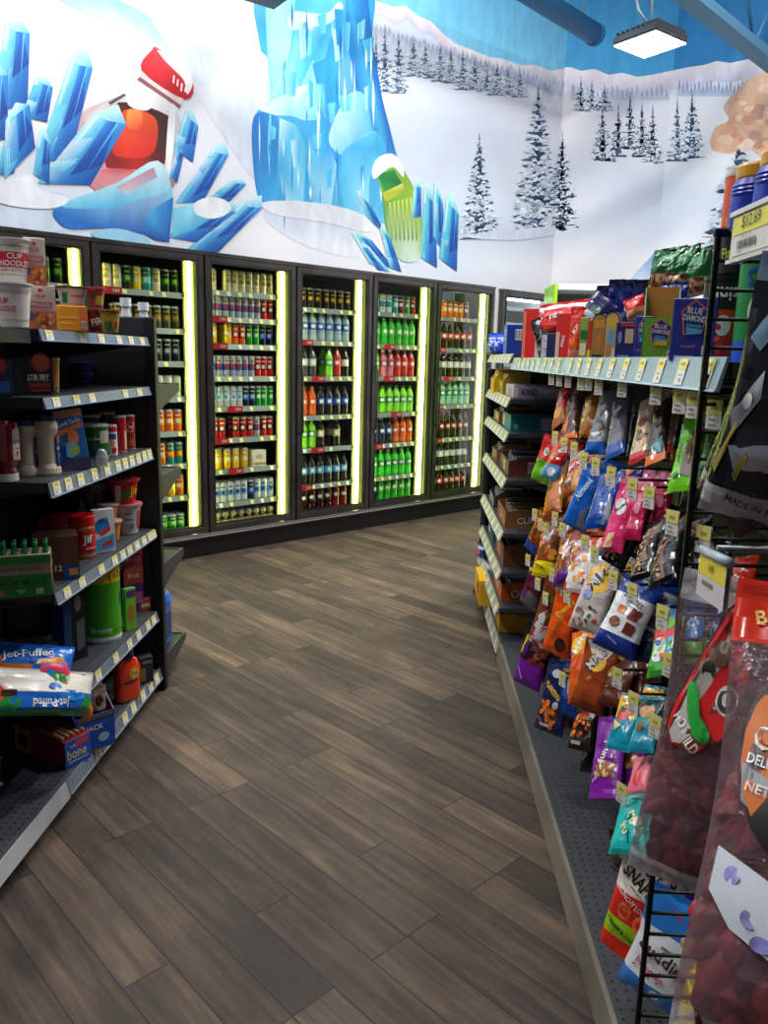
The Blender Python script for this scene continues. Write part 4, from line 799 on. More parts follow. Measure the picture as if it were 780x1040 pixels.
#@@ pegged bags
def P_(**k): return k
H = [
 # row under the long shelf
 ('snack_pouch', 'narrow red pretzel pouch with white lettering nearest the bar shelves, top peg row', 'snack bag', (575, 390), (567, 432), 15, P_(bg='red', bands=[(0, .3, (170, 90, 30))], deco=[('t', 'DOTS', 0, .62, .12, 'white', 70), ('e', 0, .25, .6, .12, 'gold')], seed=2)),
 ('snack_pouch', 'tall dark brown pouch with an orange corner, top peg row', 'snack bag', (586, 400), (576, 450), 20, P_(bg=(74, 44, 30), bands=[(.0, .12, 'orange')], deco=[('p', [(-1, .1), (-.1, .12), (.2, .8), (-.1, .7)], 'orange')], seed=3)),
 ('snack_pouch', 'golden brown foil nut pouch hanging in the top peg row', 'snack bag', (603, 397), (596, 438), 17, P_(bg=(150, 92, 30), deco=[('e', 0, .5, .5, .2, (190, 130, 50))], seed=4)),
 ('snack_pouch', 'grey foil pouch with blue foot, left of the grey pair, top peg row', 'snack bag', (621, 396), (603, 461), 22, P_(bg=(128, 130, 140), bands=[(0, .17, (24, 96, 190))], deco=[('e', -.1, .62, .25, .06, 'dark'), ('p', [(-.7, .3), (.6, .34), (-.2, .22)], (225, 226, 232)), ('e', .3, .4, .3, .09, (80, 60, 60))], seed=5)),
 ('snack_pouch', 'darker grey pouch with a blue foot beside the pale grey one, top peg row', 'snack bag', (633, 398), (624, 464), 20, P_(bg=(96, 96, 106), bands=[(0, .17, (26, 80, 170))], deco=[('e', .1, .6, .4, .1, (60, 44, 44)), ('e', -.3, .45, .3, .06, (120, 122, 132))], seed=6)),
 ('snack_pouch', 'cream and orange trail mix pouch with teal corner in the top peg row', 'snack bag', (660, 404), (648, 469), 20, P_(bg=(214, 190, 160), bands=[(0, .12, (200, 50, 60))], deco=[('e', 0, .58, .5, .08, (150, 80, 40)), ('n', 12, -.7, .15, .7, .45, .22, ['orange', 'teal', 'yellow', 'brown'])], seed=7)),
 ('snack_pouch', 'dark brown nut pouch with orange and teal foot, right of the trail mix', 'snack bag', (675, 406), (665, 470), 20, P_(bg=(50, 32, 30), bands=[(0, .1, 'orange')], deco=[('e', 0, .6, .4, .09, (110, 60, 30)), ('p', [(-.6, .2), (.7, .35), (.6, .1)], 'teal')], seed=8)),
 ('snack_pouch', 'bright lime green pistachio pouch with a nut window', 'snack bag', (708, 421), (691, 499), 27, P_(bg=(110, 205, 30), deco=[('p', [(-.1, .2), (.85, .12), (.9, .85), (.3, .8), (-.1, .5)], (90, 54, 34)), ('n', 60, -.05, .16, .85, .78, .13, NUTC), ('t', 'Pistachios', -.55, .5, .05, (30, 90, 20), 90), ('e', -.45, .18, .25, .04, (30, 110, 30))], seed=9)),
 # second row
 ('candy_bag', 'red and lime green fruit candy bag beside the bar shelves', 'candy bag', (562, 443), (547, 489), 20, P_(bg='red', bands=[(0, .48, (110, 190, 40))], deco=[('e', 0, .66, .35, .09, 'white'), ('t', 'G', 0, .66, .1, 'dgreen', 20), ('e', .3, .25, .3, .1, 'lime')], seed=10), .5, .46),
 ('candy_bag', 'red and sky blue candy bag just right of the red and lime one', 'candy bag', (571, 450), (557, 486), 19, P_(bg='red', bands=[(0, .4, (90, 165, 225))], deco=[('r', -.7, .35, -.2, .9, 'orange'), ('t', 'SOUR', 0, .68, .1, 'white', 60), ('e', .2, .2, .5, .12, 'white')], seed=11), .5, .46),
 ('candy_bag', 'plain amber gold caramel bag with a small dark red label', 'candy bag', (568, 472), (560, 525), 21, P_(bg=(190, 112, 30), bands=[(0, .1, (150, 70, 30))], deco=[('r', -.75, .6, -.05, .78, 'maroon'), ('r', -.85, .5, -.2, .58, 'dbrown'), ('e', .2, .2, .5, .1, (170, 90, 30))], seed=12), .5, .46),
 ('candy_bag', 'tan snack mix bag with round red label', 'candy bag', (590, 458), (580, 503), 22, P_(bg=(190, 160, 130), bands=[(0, .2, (140, 90, 40))], deco=[('r', .1, .0, .9, .55, (200, 130, 40)), ('r', -.6, .48, .5, .8, (190, 30, 40)), ('t', 'MIX', -.05, .64, .12, 'white', 20), ('n', 10, -.8, .05, .1, .4, .2, ['red', 'brown', 'cream'])], seed=13), .5, .46),
 ('candy_bag', 'bright blue candy bag leaning out, left one of the blue pair', 'candy bag', (606, 474), (582, 536), 26, P_(bg=(22, 100, 200), deco=[('p', [(.2, .05), (.95, .05), (.8, .42), (.3, .3)], (110, 110, 125)), ('t', 'Almond', -.2, .62, .13, (190, 220, 245), 75), ('p', [(-.5, .93), (.5, .93), (.1, .84)], 'orange')], seed=14), .5, .45),
 ('candy_bag', 'deep blue candy bag with grey corner, right one of the blue pair', 'candy bag', (622, 480), (606, 536), 28, P_(bg=(16, 70, 160), deco=[('p', [(.3, .02), (.95, .05), (.85, .42), (.4, .34)], (100, 102, 118)), ('t', 'joy', -.1, .62, .14, (60, 130, 205), 60), ('p', [(-.5, .96), (.4, .96), (-.1, .8)], (235, 110, 70))], seed=15), .5, .45),
 ('candy_bag', 'hot pink cookie bag with a white oval label', 'candy bag', (643, 484), (620, 560), 24, P_(bg=(235, 50, 120), bands=[(.9, 1, (225, 130, 170))], deco=[('e', -.1, .58, .55, .12, 'white', .5), ('t', 'Baked', -.1, .58, .06, 'dark', 40), ('p', [(-.7, .02), (.1, .05), (.1, .24), (-.5, .22)], (235, 200, 150)), ('t', 'cookies', 0, .14, .04, (200, 40, 60), 50)], seed=16), .5, .45),
 ('candy_bag', 'crimson pink bag half hidden behind the hot pink cookie bag', 'candy bag', (657, 486), (641, 548), 18, P_(bg=(200, 26, 84), bands=[(.9, 1, (220, 90, 140))], deco=[('e', 0, .5, .4, .1, (240, 150, 180))], seed=17), .52, .48),
 ('nut_pouch', 'black pistachio bag with clear nut window, first of the black row from the aisle', 'nut bag', (654, 515), (621, 574), 24, P_(bg='black', deco=[('p', [(-.8, .06), (.4, .04), (.7, .9), (-.2, .8)], (120, 84, 60)), ('n', 60, -.7, .08, .45, .82, .14, [(196, 168, 130), (150, 110, 76), (176, 140, 100), (90, 50, 36)])], seed=18), .52, .46),
 ('nut_pouch', 'black pistachio bag with clear nut window, second of the black row', 'nut bag', (668, 528), (652, 588), 26, P_(bg='black', deco=[('p', [(-.8, .06), (.4, .04), (.6, .95), (-.5, .8)], (120, 84, 60)), ('n', 60, -.7, .08, .4, .85, .14, [(196, 168, 130), (150, 110, 76), (176, 140, 100), (90, 50, 36)])], seed=19), .53, .47),
 ('nut_pouch', 'black pistachio bag with clear nut window, third of the black row', 'nut bag', (685, 535), (672, 593), 28, P_(bg='black', deco=[('p', [(-.8, .06), (.3, .04), (.5, .95), (-.5, .9)], (110, 76, 56)), ('n', 60, -.7, .08, .3, .9, .13, [(180, 150, 116), (140, 100, 70), (160, 126, 90), (80, 46, 34)])], seed=20), .54, .48),
 # third row
 ('candy_bag', 'brown and orange pretzel bag beside the cardboard bar cartons', 'candy bag', (556, 520), (539, 560), 16, P_(bg=(150, 70, 24), bands=[(0, .22, (24, 90, 200))], deco=[('n', 16, -.8, .28, .8, .9, .3, ['orange', 'brown', 'gold'])], seed=21), .49, .45),
 ('candy_bag', 'bag of chocolate caramels with white label and bright yellow foot', 'candy bag', (563, 528), (550, 586), 24, P_(bg=(140, 70, 26), bands=[(0, .27, (238, 214, 20))], deco=[('n', 26, -.9, .3, .9, .95, .26, [(200, 90, 30), (110, 50, 20), (230, 150, 40)]), ('p', [(-.7, .48), (.2, .62), (.35, .82), (-.5, .7)], 'white'), ('t', 'RICH', -.1, .65, .07, 'red', 30), ('t', 'CARAMEL', -.1, .17, .045, 'dark', -15)], seed=22), .49, .45),
 ('candy_bag', 'brown pretzel bag with white diamond label and purple foot', 'candy bag', (580, 540), (572, 592), 24, P_(bg=(130, 62, 30), bands=[(0, .2, (90, 24, 120))], deco=[('n', 22, -.9, .25, .9, .95, .26, [(190, 80, 34), (100, 40, 20), (216, 120, 40)]), ('p', [(-.6, .6), (0, .4), (.6, .62), (0, .85)], 'white'), ('t', 'RICH', 0, .62, .07, 'red', 25)], seed=23), .5, .46),
 ('candy_bag', 'white peanut cluster bag splashed with red and orange', 'candy bag', (602, 540), (585, 602), 30, P_(bg=(232, 222, 218), bands=[(.85, 1, (235, 80, 40))], deco=[('n', 26, -.9, .08, .9, .85, .26, [(215, 60, 30), (240, 160, 50), (180, 40, 30), (250, 240, 235)]), ('t', 'Zingers', -.2, .66, .09, 'red', 40)], seed=24), .5, .45),
 ('candy_bag', 'white bag with big blue letters on a yellow disc, tallest in the middle row', 'candy bag', (619, 563), (593, 641), 36, P_(bg=(206, 196, 190), bands=[(.93, 1, (40, 120, 215))], deco=[('e', .1, .68, .78, .2, (245, 190, 20)), ('t', 'MMs', .05, .7, .16, (30, 36, 90), 62), ('t', 'MMs', .02, .715, .15, 'white', 62), ('e', -.3, .45, .3, .07, (150, 160, 215)), ('n', 14, -.8, .06, .8, .36, .14, [(170, 90, 60), (120, 110, 110), (190, 60, 50), (60, 60, 70)])], seed=25), .5, .44),
 ('candy_bag', 'white bag with brown square pictures and deep blue ends', 'candy bag', (655, 590), (621, 662), 47, P_(bg=(232, 232, 236), bands=[(0, .22, (22, 50, 140)), (.76, 1, (26, 60, 150))], deco=[('e', -.1, .86, .3, .045, (50, 90, 180)), ('t', 'STORES', 0, .71, .07, 'black', -18, 1.2), ('t', 'MINI', -.1, .63, .035, (60, 150, 220), -18), ('p', [(-.55, .5), (-.15, .5), (-.1, .6), (-.5, .6)], (220, 120, 50)), ('p', [(.1, .46), (.6, .46), (.68, .6), (.2, .62)], (120, 40, 36)), ('e', -.4, .37, .26, .07, (160, 100, 80)), ('p', [(.15, .27), (.6, .27), (.68, .4), (.2, .42)], (120, 44, 40)), ('t', 'resealable', -.1, .14, .03, (150, 180, 230), -20)], seed=26), .51, .44, 50),
 ('candy_bag', 'grey-white bag with brown squares in the shade behind the white squares bag', 'candy bag', (672, 594), (651, 672), 34, P_(bg=(150, 150, 156), bands=[(0, .24, (16, 24, 70)), (.72, 1, (22, 40, 110))], deco=[('p', [(-.5, .5), (.3, .5), (.3, .64), (-.4, .64)], 'dbrown'), ('p', [(-.3, .28), (.5, .28), (.5, .42), (-.2, .42)], (100, 40, 36))], seed=27), .56, .5, 45),  # greyed copy of the white squares bag, its shade put into the colours
 ('candy_bag', 'green and red chew candy bag with sky blue top', 'candy bag', (684, 612), (672, 686), 30, P_(bg=(60, 160, 50), bands=[(.72, 1, (60, 150, 225)), (.46, .6, (205, 30, 60))], deco=[('e', 0, .66, .7, .09, (120, 200, 50)), ('e', -.2, .3, .5, .16, (220, 225, 230)), ('n', 10, -.6, .1, .7, .45, .2, ['sky', 'lime', 'orange', 'blue'])], seed=28), .52, .47),
 ('candy_bag', 'bright blue candy bag with white edge just left of the wire rack', 'candy bag', (706, 600), (696, 668), 30, P_(bg=(40, 130, 215), bands=[(0, .2, (100, 170, 60))], deco=[('p', [(-.2, .5), (.3, .9), (.5, .85), (.1, .4)], (20, 80, 170)), ('t', 'sour', 0, .35, .08, 'white', 60)], seed=29), .56, .52),
 # fourth row
 ('candy_bag', 'dark purple and plum bag with silver foot beside the orange bar carton', 'candy bag', (549, 575), (536, 616), 20, P_(bg=(96, 26, 60), bands=[(0, .4, (110, 104, 108))], deco=[('e', -.6, .3, .3, .12, 'purple'), ('p', [(-.5, .5), (.5, .5), (.2, .9)], (120, 30, 90))], seed=30), .48, .455),
 ('candy_bag', 'brown bag with white angular label and red script, over the purple one', 'candy bag', (566, 592), (546, 658), 25, P_(bg=(130, 66, 30), deco=[('n', 14, -.6, .5, .9, .95, .26, [(170, 90, 40), (90, 44, 22), (80, 110, 50)]), ('p', [(-.9, .02), (.5, .06), (.9, .4), (.2, .42), (.1, .62), (-.5, .5)], (236, 232, 236)), ('t', 'Choc', -.1, .3, .1, (200, 30, 50), 55), ('t', 'Rich', -.1, .14, .08, (200, 30, 50), 30)], seed=31), .485, .45),
 ('candy_bag', 'bright orange bag with yellow script lettering', 'candy bag', (580, 598), (563, 665), 30, P_(bg=(240, 84, 20), bands=[(.92, 1, (220, 40, 40))], deco=[('t', "Reese's", .05, .72, .09, (250, 205, 30), 55), ('r', -.5, .56, .2, .64, (250, 150, 90)), ('t', "Reese's", -.3, .36, .11, (190, 120, 20), 70), ('e', .4, .2, .4, .1, 'dbrown')], seed=32), .485, .45),
 ('candy_bag', 'purple and black snack bag with yellow edge, lowest near the bar shelves', 'snack bag', (549, 636), (534, 697), 31, P_(bg=(30, 20, 30), bands=[(0, .42, (110, 20, 140))], deco=[('n', 14, .0, .42, .9, .75, .24, [(150, 60, 30), (110, 40, 26), (80, 30, 20)]), ('p', [(-.9, .42), (-.4, .5), (-.2, .8), (-.6, .75)], (80, 30, 110)), ('p', [(-.98, .5), (-.8, .5), (-.5, .8), (-.7, .82)], 'yellow'), ('p', [(-.8, .3), (-.74, .3), (-.2, .12), (-.26, .1)], 'lilac')], seed=33), .5, .455),
 ('candy_bag', 'orange-brown bag with white letters on a yellow disc, left of its twin', 'candy bag', (592, 640), (588, 712), 24, P_(bg=(206, 80, 24), bands=[(.62, 1, (235, 120, 40))], deco=[('e', -.2, .78, .7, .14, (245, 190, 20)), ('t', 'MMs', -.1, .8, .12, 'white', 60), ('e', -.4, .5, .3, .06, (225, 60, 40))], seed=34), .49, .46),
 ('candy_bag', 'brown peanut butter bag with white letters on a yellow disc', 'candy bag', (613, 652), (595, 722), 38, P_(bg=(156, 66, 26), bands=[(.0, .12, (110, 46, 20))], deco=[('p', [(-.9, .98), (.9, .98), (.5, .78), (-.1, .7)], (235, 220, 205)), ('e', .1, .7, .5, .13, (240, 185, 20)), ('t', 'MMs', -.05, .73, .14, (30, 36, 90), 60), ('t', 'MMs', -.08, .745, .13, 'white', 60), ('t', 'PE', -.1, .46, .06, (225, 150, 110), 60)], seed=35), .49, .45, 45),
 ('candy_bag', 'dark chocolate brown glossy bag hanging below the white squares bag', 'candy bag', (633, 670), (620, 718), 32, P_(bg=(92, 42, 22), deco=[('e', -.4, .7, .3, .12, (150, 110, 30)), ('t', 'L', 0, .6, .08, (150, 90, 60))], seed=36), .53, .49),
 ('nut_pouch', 'navy blue nut bag with yellow lettering and orange nuts, low peg row', 'nut bag', (572, 672), (556, 744), 32, P_(bg=(20, 34, 76), deco=[('p', [(-.9, .02), (.6, .02), (.7, .4), (-.6, .46)], (60, 30, 22)), ('n', 24, -.7, .08, .5, .4, .2, ['orange', (200, 110, 50), (150, 70, 30)]), ('t', 'PLANTERS', -.05, .58, .07, (235, 190, 40), -30, 1.5), ('e', .4, .4, .22, .05, (170, 175, 185)), ('r', -.5, .08, .2, .12, (200, 190, 180)), ('e', -.1, .82, .3, .06, (190, 190, 200))], seed=37), .5, .455),
 ('nut_pouch', 'deep blue nut bag directly right of the navy lettered nut bag', 'nut bag', (584, 672), (574, 728), 24, P_(bg=(18, 50, 120), bands=[(.7, .85, (150, 120, 40))], deco=[('e', 0, .45, .4, .14, (60, 90, 160))], seed=38), .53, .5),
 ('nut_pouch', 'black nut pouch with round orange nuts and a red stripe panel, bottom row', 'nut bag', (601, 708), (588, 762), 26, P_(bg=(34, 22, 20), deco=[('p', [(-.6, .6), (.5, .62), (.7, .95), (-.1, .95)], (200, 60, 30)), ('p', [(.3, .55), (.8, .6), (.8, .95), (.5, .95)], (190, 188, 186)), ('n', 26, -.85, .2, .6, .6, .2, [(236, 110, 30), (205, 80, 20), (240, 150, 50), (110, 50, 20)]), ('r', -.6, .08, .2, .14, (200, 190, 186))], seed=39), .5, .46),
 ('nut_pouch', 'plain black nut pouch standing between the orange nut pouch and purple bag', 'nut bag', (612, 712), (601, 785), 26, P_(bg=(18, 17, 19), deco=[('e', 0, .45, .4, .12, (54, 30, 20)), ('t', 'S', 0, .3, .04, (120, 120, 120))], seed=40), .53, .49),
 ('snack_pouch', 'bright purple granola pouch with white script and a nut picture', 'snack bag', (623, 727), (613, 812), 33, P_(bg=(122, 30, 150), deco=[('t', 'Munch', -.1, .52, .1, 'white', 75), ('e', .1, .32, .6, .1, (150, 90, 50)), ('n', 30, -.5, .22, .7, .42, .13, [(190, 120, 60), (130, 76, 36), (220, 180, 120)]), ('t', 'granola', -.4, .22, .04, (225, 200, 235), 30), ('p', [(.0, .6), (.5, .8), (.55, .78), (.1, .56)], (210, 170, 225))], seed=41, flat_bottom=True), .5, .455, 45),
 ('snack_pouch', 'dark plum pouch in the shade behind the bright purple granola pouch', 'snack bag', (642, 752), (632, 800), 26, P_(bg=(60, 16, 66), deco=[('n', 20, -.4, .2, .6, .5, .18, [(110, 70, 40), (80, 46, 26)])], seed=42), .56, .52),  # darkened copy of the purple pouch colours, standing for shade
 ('snack_pouch', 'teal veggie chip bag with a yellow top, left of the teal pair', 'snack bag', (644, 705), (627, 762), 26, P_(bg=(24, 150, 175), bands=[(.55, .95, (232, 190, 70))], deco=[('e', -.2, .6, .5, .12, (210, 40, 30)), ('n', 8, -.7, .62, .7, .92, .2, ['yellow', 'orange', 'dgreen']), ('p', [(-.9, .5), (0, .4), (-.5, .3)], (230, 200, 140))], seed=43), .5, .455),
 ('snack_pouch', 'teal bag with brown bread picture, right of the teal pair', 'snack bag', (663, 708), (650, 764), 26, P_(bg=(26, 150, 176), bands=[(.6, .95, (40, 66, 66))], deco=[('e', 0, .7, .6, .12, (190, 130, 60)), ('e', -.2, .42, .4, .1, (120, 90, 60)), ('t', 'kettle', .1, .2, .05, (180, 230, 235), 60)], seed=44), .52, .48),
 ('snack_pouch', 'pink strawberry pouch just above the turquoise bag', 'snack bag', (655, 768), (647, 806), 22, P_(bg=(235, 120, 140), deco=[('e', 0, .35, .35, .2, (215, 40, 60)), ('t', 'fruit', 0, .7, .12, 'red', 60)], seed=45), .5, .47),
 ('snack_pouch', 'turquoise bag with cream lettering and drawn cherries', 'snack bag', (651, 800), (637, 868), 40, P_(bg=(30, 178, 176), bands=[(.93, 1, (140, 215, 215))], deco=[('t', 'tru', .15, .5, .13, (232, 226, 150), -55), ('t', 'fru', -.15, .34, .13, (232, 226, 150), -55), ('e', .5, .42, .22, .08, (225, 225, 220)), ('e', -.1, .5, .2, .05, (40, 60, 60)), ('e', -.1, .5, .15, .035, (30, 178, 176)), ('r', -.2, .78, .5, .8, 'dark'), ('r', .1, .12, .15, .3, 'dark')], seed=46), .5, .45, 45),
 ('snack_pouch', 'brown foil chocolate pouch with folded stripes under the turquoise bag', 'snack bag', (630, 846), (634, 888), 28, P_(bg=(84, 50, 42), bands=[(.1, .2, (170, 140, 130)), (.45, .52, (150, 110, 100)), (.7, .76, (190, 170, 160))], deco=[('e', 0, .6, .3, .08, (200, 180, 176))], seed=47), .46, .5, 60),
 ('snack_pouch', 'red crunchy loops pouch with cream panel and lime stripe leaning on the base deck', 'snack bag', (663, 862), (632, 968), 54, P_(bg=(220, 44, 26), bands=[(.56, .92, (238, 228, 214)), (.14, .3, (150, 200, 30))], deco=[('t', 'HARVEST', -.05, .84, .1, 'black', -22, 1.5), ('t', 'SNAPS', -.08, .7, .12, 'black', -22, 1.4), ('t', 'baked veggie snack', 0, .6, .02, (120, 60, 50), -22), ('t', 'CRUNCHY LOOPS', -.1, .51, .05, (250, 225, 215), -22, 1.7), ('e', -.3, .4, .3, .08, (240, 110, 60)), ('e', -.3, .4, .17, .045, (220, 44, 26)), ('e', .45, .36, .3, .08, (240, 110, 60)), ('e', .45, .36, .17, .045, (220, 44, 26)), ('t', 'CREAM & ONION', -.1, .22, .04, (30, 50, 10), -16, 1.6)], seed=48, flat_bottom=True), .5, .46, 50),
]
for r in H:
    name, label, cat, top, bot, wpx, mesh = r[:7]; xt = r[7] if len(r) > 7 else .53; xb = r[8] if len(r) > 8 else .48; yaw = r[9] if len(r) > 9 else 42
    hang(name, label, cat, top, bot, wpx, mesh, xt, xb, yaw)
# ------------------------------------------------------------------ goods standing on shelves
def stand(name, label, cat, px, py, z, wpx, hpx, make, az=-50, ratio=.6, parts=(), group=None, xplane=None, tilt=0, lean=0, hscale=1, zref=None):
    """px, py: middle of the lower front edge; wpx/hpx: visible width and height; az: where the front faces"""
    P0 = on_x(px, py, xplane) if xplane is not None else on_z(px, py, z if zref is None else zref); P0.z = z
    if xplane is not None: P0.z = z
    a = math.radians(az); n = Vector((math.cos(a), math.sin(a), 0)); y = -n; x = y.cross(Vector((0, 0, 1))); dep = depth_of(P0)
    w = wpx * dep / FL / (abs(x.dot(RIGHT)) + (ratio * abs(y.dot(RIGHT)) if ratio > 0 else 0)) if ratio != 1 else wpx * dep / FL
    h = hpx * dep / FL * hscale; d = w * ratio
    c = P0 - n * d / 2; rz = math.atan2(x.y, x.x)
    bs = make(w, d, h); main = bs[0]; o = main[1].build(main[0] if main[0] else name) if False else main[1].build(name)
    for nm, bb in bs[1:]: bb.build(nm, o)
    o.location = (c.x, c.y, z + .0008); o.rotation_euler = (lean, tilt, rz); tag(o, label, cat, group); return o
def carton(bg, deco=(), side=None, sdeco=(), top=None, bev=.0012, open_=False):
    def f(w, d, h):
        b = MB()
        if open_:
            t = .002; c = pm(bg, .6)
            b.box((-w / 2, -d / 2, 0), (w / 2, d / 2, t), c); b.box((-w / 2, -d / 2, t), (w / 2, -d / 2 + t, h), c); b.box((-w / 2, d / 2 - t, t), (w / 2, d / 2, h * 1.35), c)
            for s in (-1, 1): b.prism([(-d / 2, t), (-d / 2, h), (d / 2, h * 1.35), (d / 2, t)], 0, s * w / 2 - (t if s > 0 else 0), s * w / 2 + (t if s < 0 else 0), pm(side or bg, .6))
        else:
            b.box((-w / 2, -d / 2, 0), (w / 2, d / 2, h), pm(bg, .4), bev)
            if side is not None:
                for s in 'lr': b.rect(boxS(d, s, w), -d / 2 + bev, bev, d / 2 - bev, h - bev, pm(side, .4), 1, 1)
            if top: b.rect(boxS(d, 't', h), -w / 2 + bev, -d / 2 + bev, w / 2 - bev, d / 2 - bev, pm(top, .4), 1, 1)
        decorate(b, boxS(d), w, h, deco)
        for s in 'lr': decorate(b, boxS(d, s, w), d, h, sdeco)
        return [('', b)]
    return f
def cup(prof, bg, bands=(), deco=(), lid=None, rim='white'):
    """prof: list of (radius fraction, height fraction)"""
    def f(w, d, h):
        R = w / 2; pr = [(a * R, c * h) for a, c in prof]; b = MB(); zs = sorted(set([p[1] for p in pr] + [v * h for bd in bands for v in bd[:2]]))
        def rad(z):
            for (r0, z0), (r1, z1) in zip(pr, pr[1:]):
                if z0 <= z <= z1: return r0 + (r1 - r0) * ((z - z0) / (z1 - z0) if z1 > z0 else 0)
            return pr[-1][0]
        L = []
        for i, z in enumerate(zs):
            zm = (z + (zs[i + 1] if i + 1 < len(zs) else z)) / 2 / h; c = bg
            for b0, b1, cc in bands:
                if b0 <= zm < b1: c = cc
            L.append((rad(z), z, pm(c, .35) if not isinstance(c, bpy.types.Material) else c))
        b.lathe(L, bg, 28); decorate(b, cylS(pr), w * .95, h, deco); out = [('', b)]
        if lid:
            l = MB(); r = pr[-1][0]; l.lathe([(r * 1.02, h - .006), (r * 1.05, h - .003), (r * 1.04, h + .0015), (r * .96, h + .002)], pm(lid, .3), 28); out.append(('lid', l))
        return out
    return f
CUP = [(.70, 0), (.74, .02), (.98, .93), (1.04, .95), (1.04, 1)]; BOWL = [(.66, 0), (.72, .03), (.96, .9), (1.05, .92), (1.05, 1)]; CANP = [(.94, 0), (1, .03), (1, .97), (.95, 1)]
CN_DECO = [('r', -1, .36, .9, .7, (215, 40, 60)), ('r', -1, .80, 1, .86, (200, 185, 165)), ('t', 'CUP', .0, .61, .13, 'white', 0, 1.2), ('t', 'NOODLES', 0, .45, .13, 'white', 0, 1.7), ('t', 'CHICKEN FLAVOR', 0, .83, .03, (120, 90, 80)), ('t', 'RAMEN NOODLE SOUP', 0, .29, .045, (200, 90, 100)), ('r', -1, .18, 1, .2, (190, 170, 150))]
L1 = -38
t1 = LZ[0]
stand('noodle_cup', 'white foam noodle cup with red lettering, lower cup of the stack at far left', 'noodle cup', 18, 333, t1, 36, 44, cup(CUP, (226, 220, 214), deco=[('t', 'CUP', -.8, .6, .13, (205, 40, 60), 0, .9), ('t', 'NOODLES', -.55, .42, .13, (205, 40, 60), 0, 1.1), ('r', -.9, .8, .9, .86, (200, 185, 165)), ('r', -.9, .16, .9, .18, (190, 170, 150))], lid=(190, 186, 182)), -55, 1)
lo = bpy.context.scene.objects[-1] if False else None
def on_top(z0, hpx, px, py): return z0 + hpx * depth_of(on_z(px, py, z0)) / FL
zt1 = on_top(t1, 44, 18, 333) + .003
stand('noodle_cup', 'white foam noodle cup with a broad red name band, upper cup at far left', 'noodle cup', 17, 288, zt1, 36, 44, cup(CUP, (228, 222, 216), deco=CN_DECO, lid=(196, 192, 188)), -55, 1)
BX = [('r', -1, 0, 1, .42, (232, 120, 84)), ('t', 'CUP', 0, .74, .08, (215, 50, 70), 0, .9), ('r', -.75, .5, .75, .62, (222, 60, 70)), ('t', 'NOODLES', 0, .56, .085, 'white', 0, 1.3), ('e', 0, .88, .16, .04, (215, 50, 60)), ('e', -.7, .3, .2, .09, (60, 110, 190)), ('n', 14, -.4, .06, .8, .36, .24, [(240, 160, 80), (200, 90, 50), (250, 190, 120)])]
stand('noodle_carton', 'pink and orange noodle carton, lower one, right of the lower foam cup', 'carton', 43, 335, t1, 29, 45, carton((225, 208, 200), BX, side=(222, 160, 140)), -60, .35, hscale=.97)
stand('noodle_carton', 'pink and orange noodle carton, upper one, right of the upper foam cup', 'carton', 37, 290, zt1, 21, 46, carton((225, 208, 200), BX, side=(222, 160, 140)), -62, .35)
b = MB(); b.box((-.10, -.03, 0), (.02, -.026, .11), pm((196, 170, 144), .7)); b.box((-.10, -.03, 0), (.02, .05, .004), pm((196, 170, 144), .7))
o = b.build('cardboard_tray', loc=tuple(on_z(4, 334, t1) + Vector((-.03, -.05, .001))), rz=math.radians(60)); tag(o, 'beige cardboard tray edge left of the stacked noodle cups', 'tray')
stand('noodle_bowl', 'orange square noodle tub with a barcode panel on the top shelf', 'noodle bowl', 75, 337, t1, 38, 26, carton((226, 150, 30), [('r', .45, .05, .98, .95, (214, 120, 60)), ('bar', .52, .15, .9, .4), ('r', -.9, .5, .3, .55, (240, 190, 90)), ('r', -.9, .3, .0, .34, (240, 190, 90))], bev=.004), -55, .9)
z2 = on_top(t1, 26, 75, 337) + .002
stand('noodle_bowl', 'white noodle bowl with printed side, stacked on the orange tub', 'noodle bowl', 77, 312, z2, 30, 20, cup(BOWL, (205, 198, 196), deco=[('r', -.3, .2, .9, .75, (222, 200, 200)), ('t', 'RAMEN', .2, .55, .14, (150, 80, 80)), ('r', -.9, .2, -.5, .7, (30, 130, 60))], lid=(60, 60, 64)), -55, 1)
stand('noodle_bowl', 'red and black noodle bowl with yellow patch, right of the white bowl', 'noodle bowl', 100, 313, z2, 18, 20, cup(BOWL, (150, 40, 44), deco=[('r', -.2, .15, .7, .6, (170, 160, 50)), ('e', -.5, .6, .3, .2, 'dark')], lid=(150, 60, 60)), -55, 1)
stand('noodle_bowl', 'dark red FIRE noodle bowl on the top shelf', 'noodle bowl', 101, 338, t1, 20, 23, cup(BOWL, (120, 26, 40), deco=[('t', 'FIRE', .0, .5, .3, 'white', 18, 1.5), ('r', -.9, .1, .9, .2, (70, 16, 30))], lid=(90, 50, 50)), -55, 1)
stand('noodle_bowl', 'green and yellow noodle bowl at the right end of the top shelf', 'noodle bowl', 115, 338, t1, 20, 22, cup(BOWL, (150, 140, 40), deco=[('e', 0, .5, .5, .3, (200, 150, 50)), ('r', -.9, .1, .0, .5, (60, 110, 50)), ('e', .4, .35, .2, .15, 'red')], lid=(140, 60, 50)), -55, 1)
